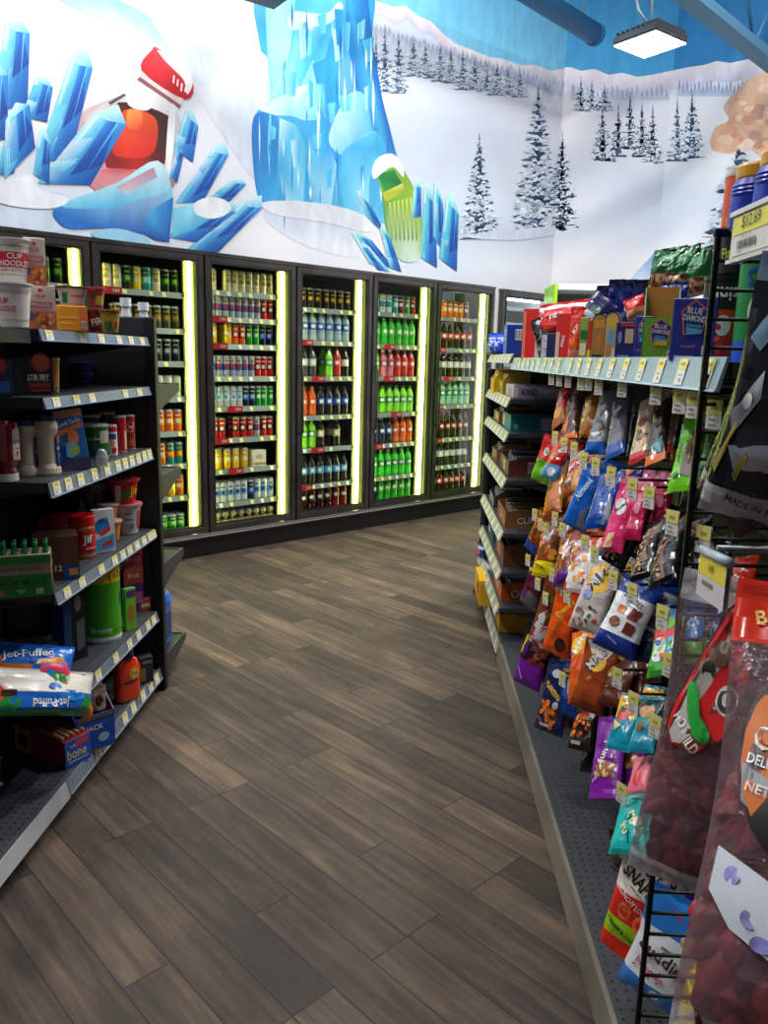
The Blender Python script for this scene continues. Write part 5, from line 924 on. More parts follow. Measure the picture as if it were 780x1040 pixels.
def jug(bg, cap, deco=(), hf=.25):
    def f(w, d, h):
        b = MB(); b.box((-w / 2, -d / 2, 0), (w / 2, d / 2, h * .72), pm(bg, .35), .012)
        b.lathe([(w * .5, h * .70), (w * .42, h * .8), (w * .22, h * .9), (w * .2, h * .95)], pm(bg, .35), 18); decorate(b, boxS(d), w, h, deco)
        c = MB(); c.lathe([(w * .22, h * .93), (w * .23, h * .98), (w * .2, h)], pm(cap, .4), 16); g = MB(); g.tube([(w * .1, 0, h * .88), (w * .36, 0, h * .86), (w * .44, 0, h * .74), (w * .4, 0, h * .6)], w * .07, pm(bg, .35), 8)
        return [('', b), ('cap', c), ('jug_handle', g)]
    return f
# end rack goods
def ec_put(name, label, cat, x, y, z, w, h, make, ratio=.7, rz=0, grp=None):
    bs = make(w, w * ratio, h); o = bs[0][1].build(name); [bb.build(nm, o) for nm, bb in bs[1:]]; o.location = (x, y, z + .001); o.rotation_euler = (0, 0, rz); tag(o, label, cat, grp); return o
p1 = on_y(128, 321, 3.3); p2 = on_y(141, 321, 3.3)
WBOT = cup([(.9, 0), (.98, .02), (.98, .5), (.62, .74), (.42, .86), (.4, .9), (.52, .905), (.52, 1)], (214, 216, 226), bands=[(.9, 1, (236, 238, 244))], deco=[('r', -.6, .1, .6, .4, (60, 90, 170))])
ec_put('white_bottle', 'white plastic bottle top showing above the shelf end, left of two', 'bottle', p1.x, 3.30, ECZ[0], .085, 1.665 - ECZ[0], WBOT, 1)
ec_put('white_bottle', 'white plastic bottle top showing above the shelf end, right of two', 'bottle', p2.x + .01, 3.33, ECZ[0], .085, 1.65 - ECZ[0], WBOT, 1)
BJ = jug((36, 110, 205), (30, 80, 160), [('r', -.7, .12, .7, .5, (20, 50, 110))])
ec_put('fluid_jug', 'bright blue jug edge beside the white bottles at the shelf end', 'jug', -1.185, 3.36, ECZ[0] , .13, .26, BJ, .7, math.radians(90))
ec_put('fluid_jug', 'blue jug edge standing on the second lowest end rack shelf', 'jug', -1.16, 3.33, ECZ[2], .13, .31, BJ, .7, math.radians(90))
ec_put('fluid_jug', 'blue jug with dark label standing on the lowest end rack shelf', 'jug', -1.14, 3.34, ECZ[3], .15, .31, BJ, .7, math.radians(90))
# second shelf
t2 = LZ[1]
stand('noodle_bowl', 'black stir fry noodle tub with round food picture on the second shelf', 'noodle tub', 33, 401, t2, 42, 38, carton((30, 26, 32), [('r', -.15, .2, .85, .3, (180, 30, 40)), ('e', .45, .85, .45, .24, (190, 60, 60)), ('e', .45, .87, .36, .18, (224, 110, 60)), ('t', 'STIR FRY', .3, .45, .17, 'white', 0, 1.0), ('r', -.05, .08, .85, .15, (160, 40, 50)), ('e', -.6, .5, .2, .2, (50, 46, 54))], bev=.004, side=(196, 140, 40)), -48, .35)
stand('noodle_cup', 'yellow carton cup directly right of the black stir fry tub', 'noodle cup', 57, 399, t2, 13, 34, cup(CUP, (214, 150, 50), deco=[('bar', -.3, .06, .5, .2)], lid=(220, 170, 80)), -50, 1)
stand('noodle_tub', 'dark tub with a blue edge at the far left of the second shelf', 'noodle tub', 5, 403, t2, 22, 38, carton((24, 40, 80), [('e', -.2, .8, .5, .2, (170, 40, 50)), ('r', -.8, .1, .6, .4, (40, 100, 170))], bev=.004), -50, .7)
BLB = [(.74, 0), (.78, .03), (.96, .86), (1.05, .88), (1.05, 1)]
stand('snack_tub', 'navy blue tub, left one of two on the second shelf', 'tub', 91, 391, t2, 25, 22, cup(BLB, (34, 60, 160), deco=[('r', -.8, .2, .8, .7, (24, 44, 120)), ('t', 'soup', 0, .45, .2, (90, 120, 190))], lid=(40, 60, 120)), -50, 1)
stand('snack_tub', 'navy blue tub with a white label, right one of two on the second shelf', 'tub', 126, 390, t2, 32, 22, cup(BLB, (36, 70, 180), deco=[('r', .2, .12, .85, .8, (150, 165, 200)), ('r', .3, .2, .75, .6, (90, 100, 150)), ('e', -.5, .5, .3, .3, (60, 70, 90))], lid=(50, 70, 130)), -50, 1)
# third shelf
t3 = LZ[2]
def ketchup(w, d, h):
    b = MB(); pr = [(w * .40, h * .13), (w * .42, h * .16), (w * .36, h * .22), (w * .5, h * .34), (w * .52, h * .7), (w * .5, h * .96), (w * .42, h)]
    b.lathe([(r, z) for r, z in pr], pm((130, 14, 22), .15, 0, 0, .5), 24); S = cylS(pr)
    b.rect(S, .0 + w * .08, h * .36, w * .48, h * .82, (222, 214, 205), 8, 4); b.ell(S, w * .28, h * .82, w * .2, h * .06, (222, 214, 205)); b.text(S, 'KETCHUP', w * .28, h * .66, h * .05, (60, 70, 60), maxw=w * .36); b.rect(S, w * .16, h * .54, w * .4, h * .555, (110, 110, 100), 4, 1); b.ell(S, w * .28, h * .47, w * .05, h * .04, (190, 30, 30)); b.text(S, '57', w * .28, h * .40, h * .03, (90, 90, 80))
    c = MB(); c.lathe([(w * .40, 0), (w * .42, h * .01), (w * .42, h * .12), (w * .38, h * .135)], pm((225, 224, 222), .35), 24); return [('', b), ('cap', c)]
stand('ketchup_bottle', 'upside-down ketchup bottle on its white cap at the left of the third shelf', 'ketchup bottle', 13, 490, t3, 27, 62, ketchup, -40, 1)
def mayo(w, d, h):
    b = MB(); cr = pm((205, 196, 172), .2, 0, 0, .4)
    b.lathe([(w * .48, 0, cr), (w * .52, h * .04), (w * .5, h * .12), (w * .40, h * .2), (w * .38, h * .45), (w * .40, h * .68), (w * .47, h * .8), (w * .42, h * .9), (w * .3, h * .93)], cr, 24)
    pr = [(w * .42, h * .18), (w * .40, h * .45), (w * .42, h * .7)]; l = MB(); S = cylS([(w * .50, h * .1), (w * .43, h * .45), (w * .47, h * .8)])
    l.rect(S, w * .1, h * .16, w * .55, h * .70, (24, 50, 120), 6, 6); l.ell(S, w * .32, h * .6, w * .14, h * .08, 'orange'); l.rect(S, w * .18, h * .3, w * .45, h * .36, (90, 130, 200), 2, 1); l.text(S, 'MAYO', w * .32, h * .45, h * .06, 'white', maxw=w * .35)
    c = MB(); c.lathe([(w * .34, h * .9), (w * .36, h * .92), (w * .36, h), (w * .3, h * 1.005)], pm((20, 40, 110), .35), 20); return [('', b), ('label', l), ('cap', c)]
stand('mayonnaise_bottle', 'cream mayonnaise squeeze bottle beside the ketchup, left of two', 'mayonnaise bottle', 36, 484, t3, 24, 56, mayo, -25, 1)
stand('mayonnaise_bottle', 'cream mayonnaise squeeze bottle touching the blue tuna box, right of two', 'mayonnaise bottle', 58, 483, t3, 26, 60, mayo, -25, 1)
stand('lunch_kit_box', 'tall blue lunch kit box with orange and green food pictures, leaning left', 'box', 79, 478, t3, 27, 62, carton((44, 110, 190), [('r', -1, .88, 1, 1, (190, 130, 90)), ('t', 'Lunch To-Go', 0, .8, .08, 'white', 8, 1.6), ('r', -1, .0, 1, .2, (70, 66, 100)), ('p', [(-.9, .6), (.9, .7), (.9, .78), (-.9, .68)], (220, 120, 60)), ('e', .1, .55, .4, .12, (235, 130, 90)), ('e', -.2, .36, .6, .13, (110, 190, 205)), ('e', .1, .34, .3, .08, (170, 190, 60)), ('p', [(-.9, .4), (-.5, .45), (-.6, .2), (-.9, .2)], (30, 60, 150))], side=(26, 60, 140)), -50, .3, tilt=-.13)
CNG = [('r', .1, .45, .9, .82, (190, 190, 170)), ('t', 'Green Beans', -.4, .6, .1, (200, 220, 190)), ('r', -1, .1, 1, .2, (20, 70, 40))]
stand('food_can', 'green vegetable can with a pale label panel on the third shelf', 'can', 101, 466, t3, 30, 34, cup(CANP, (26, 100, 50), bands=[(0, .05, 'silver'), (.93, 1, 'silver')], deco=CNG), -50, 1)
stand('clear_stand_tag', 'small clear plastic shelf divider in front of the green can', 'shelf divider', 106, 474, t3, 12, 17, cup([(.9, 0), (1, .5), (.7, .9), (.4, 1)], film((220, 225, 225), .35)), -50, 1)
stand('food_can', 'white and red can with a blue flag mark right of the green can', 'can', 115, 464, t3, 14, 32, cup(CANP, (225, 220, 215), bands=[(0, .05, 'silver'), (.93, 1, 'silver'), (.78, .93, 'red')], deco=[('r', -.7, .55, .7, .72, (40, 80, 170)), ('e', 0, .42, .3, .1, (225, 130, 60)), ('e', .2, .2, .4, .1, 'red')]), -50, 1)
stand('food_can', 'plain bright red can between the white-red can and the picture can', 'can', 124.5, 460, t3, 14, 37, cup(CANP, (205, 24, 34), bands=[(0, .04, 'silver'), (.95, 1, 'silver')], deco=[('r', .4, .1, .9, .6, (225, 200, 170))]), -50, 1)
stand('food_can', 'red and brown chili can with tall lettering, last can on the third shelf', 'can', 133.5, 457, t3, 13, 35, cup(CANP, (170, 40, 36), bands=[(0, .04, 'silver'), (.95, 1, 'silver'), (.1, .35, (140, 80, 50))], deco=[('t', 'CHILI', 0, .66, .18, 'white', 80), ('e', 0, .22, .5, .1, (190, 90, 50))]), -50, 1)
for i, (px, py, wp, hp, c) in enumerate(((96, 458, 22, 36, (46, 30, 34)), (112, 455, 18, 36, (60, 30, 36)))):
    stand('food_can', ('dark can behind the green vegetable can' if i == 0 else 'dark can behind the white and red can'), 'can', px, py, t3, wp, hp, cup(CANP, c, bands=[(0, .05, 'silver'), (.93, 1, 'silver')]), -50, 1)
# fourth shelf
t4 = LZ[3]
def malt(w, d, h):
    b = MB(); K = pm((158, 140, 120), .6); b.box((-w / 2, -d / 2, 0), (w / 2, d / 2, h * .78), K, .001)
    S = boxS(d); b.rect(S, -w * .5, h * .0, w * .5, h * .42, (16, 130, 40), 2, 2); b.rect(S, -w * .5, h * .62, w * .5, h * .76, (16, 130, 40), 2, 1); b.text(S, 'MEGA MALT', 0, h * .28, h * .12, (8, 70, 26), maxw=w * .85); b.text(S, 'BREWED WITH LIME', 0, h * .52, h * .06, (110, 84, 70), maxw=w * .8)
    b.rect(S, -w * .38, h * .05, -w * .25, h * .15, (190, 110, 60), 1, 1); b.poly(S, [(-.1 * w, h * .15), (0, h * .05), (.1 * w, h * .15)], (120, 170, 90)); b.rect(S, w * .24, h * .05, w * .36, h * .16, (180, 190, 170), 1, 1)
    R = boxS(d, 'r', w); b.poly(R, [(-d * .45, 0), (d * .45, 0), (0, h * .5)], 'dark'); b.ell(R, 0, h * .58, d * .12, h * .11, (200, 215, 60)); b.poly(R, [(-d * .3, h * .76), (d * .3, h * .76), (0, h * .62)], (20, 140, 50)); b.text(R, 'LIME', 0, h * .16, h * .09, (150, 190, 50), maxw=d * .6)
    out = [('', b)]; n = 6
    for i in range(n):
        for j in range(2):
            k = MB(); k.lathe([(w * .06, h * .78, pm((20, 110, 50), .2)), (w * .035, h * .88), (w * .04, h * .93, pm((30, 120, 70), .3)), (w * .04, h * .98), (w * .03, h)], 'green', 10, (-w * .42 + i * w * .168, -d * .28 + j * d * .4)); out.append(('bottle_neck', k))
    return out
stand('bottle_crate', 'green and kraft carton of lime malt bottles at the left of the fourth shelf', 'drinks carton', 22, 607, t4, 66, 56, malt, -66, .55)
stand('bar_box', 'brown corrugated box of thin bars behind the lime malt carton', 'box', 58, 590, t4, 52, 46, carton((96, 56, 34), [('r', .3, .0, 1, .35, (30, 70, 160)), ('r', .55, .1, .95, .26, (225, 160, 50)), ('t', '12', .1, .28, .14, 'white'), ('r', -1, .0, .2, .95, (84, 48, 30))], side=(110, 66, 40), top=(60, 36, 28)), -62, .7)
JAR = [(.92, 0), (1, .04), (1, .70), (.94, .74), (.94, .78), (.99, .79), (.99, .98), (.95, 1)]
def pbjar(txt=True, face=0):
    def f(w, d, h):
        b = MB(); R = w / 2; pr = [(R * .92, 0), (R, h * .04), (R, h * .72), (R * .9, h * .77)]
        b.lathe([(R * .92, 0, pm((168, 110, 60), .25)), (R, h * .04), (R, h * .12, pm((205, 24, 34), .3)), (R, h * .66, pm((168, 110, 60), .25)), (R, h * .72), (R * .9, h * .77)], 'brown', 28)
        S = cylS(pr)
        b.rect(S, -R * 1.0, h * .15, -R * .72, h * .64, (60, 60, 120), 4, 1)
        if txt: b.text(S, 'Jif', .12 * R, h * .44, h * .27, (30, 40, 110), maxw=R * 1.5, bold=.05); b.text(S, 'Jif', .12 * R - .001, h * .445, h * .25, 'white', maxw=R * 1.4, bold=.03); b.rect(S, -R * .1, h * .22, R * .9, h * .26, (230, 150, 110), 4, 1); b.rect(S, R * .1, h * .16, R * .9, h * .2, (40, 50, 130), 4, 1)
        c = MB(); c.lathe([(R * .97, h * .76), (R * .99, h * .78), (R * .99, h * .97), (R * .94, h)], pm((205, 20, 30), .3), 28, ribs=28, rib=.008); return [('', b), ('lid', c)]
    return f
stand('peanut_butter_jar', 'peanut butter jar with red lid and red label, front jar', 'jar', 89, 568, t4, 26, 44, pbjar(), -48, 1)
stand('peanut_butter_jar', 'peanut butter jar with red lid, half hidden behind the front jar', 'jar', 64, 556, t4, 24, 32, pbjar(False), -60, 1)
stand('food_can', 'wide red and yellow lid tin behind the corrugated bar box', 'tin', 40, 542, t4, 34, 14, cup(CANP, (150, 24, 30), lid=(170, 30, 36)), -60, 1)
PW = [(.9, 0), (1, .05), (.9, .5), (.8, .62), (.34, .8), (.3, .86), (.46, .87), (.44, .99), (.36, 1)]
stand('squeeze_bottle', 'clear squeeze bottle with blue cap standing behind the peanut butter jar', 'bottle', 87, 540, t4, 17, 32, cup(PW, (170, 190, 205), bands=[(.865, 1, (20, 140, 200))]), -50, 1)
stand('squeeze_bottle', 'clear squeeze bottle with blue cap, rightmost of the pair above the blue-white box', 'bottle', 102, 540, t4, 17, 30, cup(PW, (180, 198, 210), bands=[(.865, 1, (20, 150, 205))]), -50, 1)
stand('drink_mix_box', 'blue and white box with splash design right of the peanut butter', 'box', 107, 561, t4, 22, 44, carton((220, 228, 236), [('e', -.2, .62, .7, .18, (40, 140, 210)), ('p', [(-.9, .3), (.9, .42), (.9, .1), (-.9, .05)], (70, 170, 225)), ('p', [(-.4, .5), (.5, .62), (.6, .52), (-.3, .4)], (215, 60, 60)), ('t', 'ICE', 0, .76, .1, (40, 60, 150), 15), ('p', [(-.2, .22), (.7, .3), (.7, .2), (-.2, .12)], (215, 60, 60))], side=(120, 180, 220)), -45, .4)
FC = [(.72, 0), (.76, .03), (.96, .88), (1.08, .9), (1.08, 1)]
stand('fruit_cup', 'orange fruit cup with clear lid, upper of two by the white noodle cup', 'fruit cup', 114, 533, t4 + .055, 20, 20, cup(FC, (222, 130, 40), lid=(220, 190, 170)), -50, 1)
stand('fruit_cup', 'orange fruit cup with clear lid, lower of two by the white noodle cup', 'fruit cup', 117, 550, t4, 19, 20, cup(FC, (214, 130, 44), lid=(220, 190, 170)), -50, 1)
stand('soup_cup', 'white soup cup with a barcode and red lid under the red cup', 'soup cup', 135, 544, t4, 28, 31, cup(BOWL, (200, 198, 202), deco=[('r', -.5, .5, .1, .54, (90, 90, 110)), ('r', -.5, .7, .0, .74, (90, 90, 110)), ('bar', -.4, .16, .2, .42), ('r', .5, .2, .95, .8, (210, 60, 60))], lid=(205, 120, 130)), -50, 1)
zc = on_top(t4, 31, 135, 544) + .003
stand('soup_cup', 'red soup cup with yellow lettering stacked on the white cup', 'soup cup', 132, 513, zc, 30, 25, cup(BOWL, (205, 26, 34), deco=[('r', -.95, .1, -.55, .8, (222, 222, 222)), ('t', 'Jin', .45, .5, .5, 'yellow', 0, .8), ('e', -.2, .4, .3, .2, (60, 120, 50))], lid=(205, 60, 60)), -48, 1)
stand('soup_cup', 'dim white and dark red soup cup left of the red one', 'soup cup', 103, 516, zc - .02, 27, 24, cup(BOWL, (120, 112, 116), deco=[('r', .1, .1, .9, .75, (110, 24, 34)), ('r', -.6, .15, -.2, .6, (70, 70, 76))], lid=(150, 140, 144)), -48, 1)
b, S = pouch_mesh(.17, .10, .05, (20, 90, 170), [(.6, .75, (60, 150, 205))], seed=70, wr=.008); o = b.build('blue_bag', loc=tuple(on_z(64, 532, t4) + Vector((-.18, .1, .03)))); o.rotation_euler = (-.4, .3, math.radians(50)); tag(o, 'crumpled dark blue bag in the shade behind the peanut butter', 'bag')
# fifth shelf
t5 = LZ[4]
def towel(w, d, h):
    b = MB(); R = w / 2; G = pm((70, 170, 30), .3)
    b.lathe([(R * .96, 0, pm((225, 228, 222), .5)), (R, h * .03), (R, h * .07, G), (R, h * .76, pm((240, 200, 20), .3)), (R, h * .97), (R * .8, h), (R * .3, h * .99)], G, 32); S = cylS([(R, 0), (R, h)])
    b.text(S, 'Brawny', -.35 * R, h * .16, h * .09, 'white', maxw=R * 1.1); b.text(S, '1=2', .5 * R, h * .84, h * .09, (60, 60, 30), rot=.2, maxw=R * .8); b.rect(S, R * .85, h * .46, R * 1.15, h * .62, (50, 50, 110), 4, 1); b.text(S, 'paper towels', R * .7, h * .15, h * .03, (30, 100, 20), maxw=R * .9)
    return [('', b)]
stand('paper_towel_roll', 'green wrapped paper towel roll with yellow top and white foot', 'paper towel roll', 111, 653, t5, 38, 82, towel, -50, 1)
b = MB(); b.prism([(0, 0), (.09, .0), (.16, .17), (.13, .19)], 1, 0, .004, pm((86, 88, 92), .5)); o = b.build('grey_flyer', loc=tuple(on_z(96, 640, t5) + Vector((.0, -.02, .12))), rz=math.radians(50)); tag(o, 'loose grey sheet hanging slanted in front of the green paper towel', 'sheet')
stand('candle_box', 'tall dark blue and black box beside the paper towel', 'box', 78, 671, t5, 30, 88, carton((16, 22, 34), [('r', -.95, .05, -.3, .95, (18, 70, 120)), ('p', [(.1, .1), (.8, .15), (.8, .5), (.1, .45)], (90, 96, 104)), ('e', .3, .68, .3, .1, (120, 120, 124)), ('r', .2, .84, .8, .87, (150, 150, 150))], side=(14, 70, 120)), -30, .7)
stand('candle_box', 'black box with a blue ring in the shade behind the paper plates', 'box', 38, 668, t5, 54, 74, carton((12, 14, 22), [('e', .1, .5, .6, .3, (18, 40, 70)), ('e', .1, .5, .5, .25, (10, 14, 24))]), -50, .5)
def plates(w, d, h):
    b = MB(); R = w / 2
    for i in range(10): b.lathe([(R * .72, h * i / 10), (R, h * (i + .6) / 10), (R * .99, h * (i + .8) / 10), (R * .7, h * (i + .35) / 10)], pm((205, 210, 222) if i % 2 else (150, 158, 180), .4), 32, caps=False)
    b.lathe([(0.001, h * .93), (R * .7, h * .93), (R * .74, h * .96), (R, h * 1.02)], pm((214, 216, 224), .4), 32, caps=False)
    S = lambda x, z, o: (x, z, h * .935 + o)
    b.ell(S, 0, 0, R * .52, R * .5, (190, 194, 204)); b.text(S, 'paper plates', 0, 0, R * .16, (30, 40, 90), maxw=R)
    for k in range(16):
        a = k * math.pi / 8; S2_ = lambda x, z, o, a=a: ((R * .86 + z) * math.cos(a) - x * math.sin(a), (R * .86 + z) * math.sin(a) + x * math.cos(a), h * .99 + o); b.ell(S2_, 0, 0, R * .09, R * .07, (40, 70, 150), 8)
    f = MB(); f.lathe([(R * .9, 0), (R * 1.02, h * .2), (R * 1.03, h * .9), (R * .98, h * 1.06), (R * .3, h * 1.07)], film((225, 230, 240), .22), 32); return [('', b), ('clear_wrap', f)]
stand('paper_plate_stack', 'stack of white paper plates with blue rim in clear wrap', 'paper plates', 46, 677, t5, 66, 22, plates, -50, 1)
SB = [('r', -.9, .2, .9, .8, (190, 60, 80)), ('t', 'BARS', 0, .5, .3, (225, 140, 150))]
zz = t5
for (lab, c, s, h_, dk) in (('purple box at the foot of the small box stack', (90, 40, 130), (70, 30, 110), 30, [('r', -.2, .3, .8, .7, (190, 100, 150))]), ('orange and purple box in the middle of the small stack', (200, 90, 60), (110, 50, 130), 17, [('t', 'fruit', 0, .5, .3, 'white')]), ('pink-red box second from the top of the small stack', (186, 60, 76), (110, 50, 90), 16, SB), ('pink-red box topmost of the small stack beside the paper towel', (196, 66, 80), (110, 50, 90), 15, SB)):
    o = stand('snack_box', lab, 'box', 137, 622, zz, 22, h_, carton(c, dk, side=s), -50, .5, zref=t5); zz += h_ * depth_of(on_z(137, 622, t5)) / FL + .0015
stand('snack_box', 'lime green snack box right of the paper towel', 'box', 134, 640, t5, 12, 44, carton((110, 180, 50), [('e', 0, .4, .6, .2, (170, 120, 60)), ('r', -.8, .8, .9, .95, (90, 40, 130))]), -35, .5)
stand('snack_box', 'low orange-brown box at the far end of the fifth shelf', 'box', 148, 620, t5, 14, 12, carton((190, 90, 50), [('r', -.8, .3, .8, .6, 'cream')]), -50, .8)
# marshmallow bags lying on the shelf front
def marsh(name, label, p, wid, hei, rot, seed, flip):
    bands = [(0, .1, (40, 150, 60)), (.1, .48, (30, 110, 205)), (.48, 1.0, (222, 216, 208))] if flip else [(0, .4, (222, 216, 208)), (.4, .5, (236, 120, 50)), (.5, 1, (30, 110, 205))]
    col = [(226, 222, 214), (236, 232, 226), (205, 198, 190)]
    deco = [('e', -.82, .25, .2, .24, (40, 150, 60)), ('e', .72, .2, .2, .22, (40, 150, 60)), ('e', .88, .08, .12, .14, (240, 140, 30)), ('e', -.97, .45, .12, .2, (235, 90, 40)), ('e', .35, .42, .3, .12, (40, 130, 220)),
            ('t', 'Jet-Puffed', -.05, .28 if flip else .74, .24, 'white', 180 if flip else 8, 1.5), ('e', .05, .62, .12, .08, (50, 110, 200)), ('r', -.9, .4, -.68, .52, (80, 40, 40))]
    if not flip: deco += [('p', [(.2, .3), (.95, .35), (.9, .6), (.3, .55)], (240, 70, 110)), ('p', [(.15, .5), (.9, .6), (.7, .72), (.2, .62)], (240, 150, 50)), ('e', -.9, .5, .3, .3, (230, 110, 40))]
    b, S = pouch_mesh(wid, hei, .085, (225, 222, 216), bands, deco, seed=seed, wr=.0065, pinch=.04, seal=False); o = b.build(name); o.matrix_world = Matrix.Translation(p) @ rot.to_4x4(); tag(o, label, 'marshmallow bag'); return o
def basis(xd, zd): 
    x = Vector(xd).normalized(); z = Vector(zd); z = (z - x * z.dot(x)).normalized(); y = z.cross(x); return Matrix(((x.x, y.x, z.x), (x.y, y.y, z.y), (x.z, y.z, z.z)))
A = on_x(2, 724, -1.13); Bp = on_x(88, 724, -1.0)
wv = (Bp - A); cen = (A + Bp) / 2
marsh('marshmallow_bag', 'lower marshmallow bag with upside-down white lettering hanging over the shelf edge', cen + Vector((-.0, -.02, .0)), wv.length * 1.22, .135, basis(wv + Vector((0, 0, 0)), (-.30, .12, 1)), 81, True)
A2 = on_z(-8, 700, .47); B2 = on_z(76, 704, .425); w2 = B2 - A2
marsh('marshmallow_bag', 'upper marshmallow bag with pink and orange corner resting on the lower bag', (A2 + B2) / 2 + Vector((-.03, 0, -.005)), w2.length * 1.1, .15, basis(w2, (-.75, .1, .66)), 83, False)
# bottom deck
t6 = .107
def deterg(w, d, h):
    b = MB(); O = pm((225, 60, 20), .25, 0, 0, .4); n = 24; levels = [(.86, 0), (.98, .03), (1, .1), (.98, .45), (.9, .62), (.7, .74), (.4, .8)]
    def sup(t, k): 
        c, s = math.cos(t), math.sin(t); return (math.copysign(abs(c) ** .7, c) * w / 2 * k, math.copysign(abs(s) ** .7, s) * d / 2 * k)
    for (k0, z0), (k1, z1) in zip(levels, levels[1:]):
        vs = [(*sup(2 * math.pi * i / n, k0), z0 * h) for i in range(n)] + [(*sup(2 * math.pi * i / n, k1), z1 * h) for i in range(n)]
        b.add(vs, [(i, (i + 1) % n, n + (i + 1) % n, n + i) for i in range(n)], O, True)
    b.add([(*sup(2 * math.pi * i / n, .86), 0) for i in range(n)], [tuple(range(n))[::-1]], O)
    S = lambda x, z, o: (x, -d / 2 * (1 - (abs(x) / (w / 2)) ** 3 * .5) - o, z); b.ell(S, w * .15, h * .5, w * .22, h * .12, (240, 150, 40)); b.ell(S, w * .15, h * .5, w * .12, h * .07, (230, 220, 60)); b.text(S, 'Tide', w * .15, h * .5, h * .07, (30, 50, 140), maxw=w * .3); b.rect(S, -w * .3, h * .34, w * .3, h * .38, (60, 40, 70), 3, 1)
    c = MB(); c.lathe([(w * .27, h * .78), (w * .28, h * .8), (w * .26, h * .97), (w * .22, h)], pm((24, 30, 80), .35), 20, ribs=20, rib=.02); g = MB(); g.tube([(w * .36, 0, h * .7), (w * .5, 0, h * .52), (w * .46, 0, h * .3), (w * .3, 0, h * .2)], w * .09, O, 8)
    return [('', b), ('cap', c), ('grip', g)]
stand('detergent_bottle', 'orange detergent bottle with navy cap on the bottom deck', 'detergent bottle', 134, 712, t6, 29, 58, deterg, -35, .55)
stand('battery_box', 'dark grey box with a small tan label behind the detergent at the shelf end', 'box', 149, 694, t6, 17, 28, carton((44, 46, 50), [('r', -.8, .1, -.1, .6, (150, 110, 70)), ('r', -.5, .75, .8, .85, (130, 130, 132))]), -50, .6)
def snackdisp(w, d, h):
    b = MB(); K = (130, 90, 56)
    b.box((-w / 2, -d / 2, 0), (w / 2, d / 2, .003), pm(K, .6)); b.box((-w / 2, -d / 2, .003), (w / 2, -d / 2 + .003, h * .62), pm((28, 80, 180), .4))
    b.prism([(-d / 2, .003), (-d / 2, h * .62), (d / 2, h), (d / 2, .003)], 0, -w / 2, -w / 2 + .003, pm((26, 70, 170), .4)); b.prism([(-d / 2, .003), (-d / 2, h * .62), (d / 2, h), (d / 2, .003)], 0, w / 2 - .003, w / 2, pm((110, 50, 120), .4)); b.box((-w / 2, d / 2 - .003, .003), (w / 2, d / 2, h), pm(K, .6))
    S = boxS(d); b.text(S, 'SNACK', -w * .1, h * .4, h * .09, 'white', maxw=w * .7); b.ell(S, w * .2, h * .2, w * .14, h * .08, (150, 190, 230)); b.rect(S, -w * .45, h * .55, w * .45, h * .61, K, 1, 1)
    out = [('', b)]
    for i in range(4):
        k, _ = pouch_mesh(w * .42, h * .8, .03, (150, 130, 120), [(.3, .5, (80, 50, 40))], [('e', 0, .7, .5, .12, (60, 40, 34))], seed=90 + i, wr=.006); k.v = [(x + (-.22 + .44 * (i % 2)) * w, y * .8 + d * (.2 - .35 * (i // 2)), z + h * .22) for x, y, z in k.v]; out.append(('snack_pack', k))
    return out
stand('snack_display_box', 'blue and purple display box of brown snack packs on the bottom deck', 'display box', 98, 762, t6, 50, 62, snackdisp, -42, .7)
def bone(w, d, h):
    b = MB(); b.box((-w / 2, -d / 2, 0), (w / 2, d / 2, h * .9), pm((120, 30, 34), .4), .001); S = boxS(d); b.rect(S, -w * .5, 0, w * .5, h * .9, (30, 90, 190), 1, 1); b.text(S, 'bone', -.05 * w, h * .42, h * .34, (225, 205, 130), maxw=w * .75); b.poly(S, [(w * -.1, h * .62), (w * .4, h * .66), (w * .44, h * .84), (-w * .1, h * .8)], (225, 50, 60)); b.text(S, 'soft', -.2 * w, h * .7, h * .1, 'white'); b.rect(S, -w * .4, h * .14, w * .4, h * .18, (190, 200, 220), 1, 1)
    L = boxS(d, 'l', w); b.rect(L, -d * .5, h * .0, -d * .15, h * .9, (150, 120, 50), 1, 1); b.ell(L, -d * .32, h * .45, d * .1, h * .25, 'dark'); b.rect(L, d * .1, h * .2, d * .3, h * .24, (170, 110, 100), 1, 1)
    out = [('', b)]
    for i in range(5):
        k = MB(); x = -w * .4 + i * w * .2; k.tube([(x, -d * .42, h * .93), (x + .004, 0, h * .97), (x, d * .42, h * .93)], w * .085, pm((140, 84, 52), .5), 8); out.append(('treat_stick', k))
    return out
stand('treat_box', 'low open box of brown dog treats reading bone, blue front and red side', 'treat box', 80, 775, t6, 84, 31, bone, -28, 2.6)
stand('wrapped_pack', 'black and white glossy pack at the very left edge of the bottom deck', 'pack', -6, 812, t6, 26, 52, carton((24, 24, 28), [('n', 16, -.9, .1, .9, .9, .2, ['white', 'grey', 'dark'])], bev=.01), -40, .8)
def face(p, n, up, roll=0):
    x, y, z = frame_from(Vector(n).normalized(), Vector(up)); m = Matrix(((x.x, y.x, z.x, p.x), (x.y, y.y, z.y, p.y), (x.z, y.z, z.z, p.z), (0, 0, 0, 1))); return m @ Matrix.Rotation(-roll, 4, 'Y')
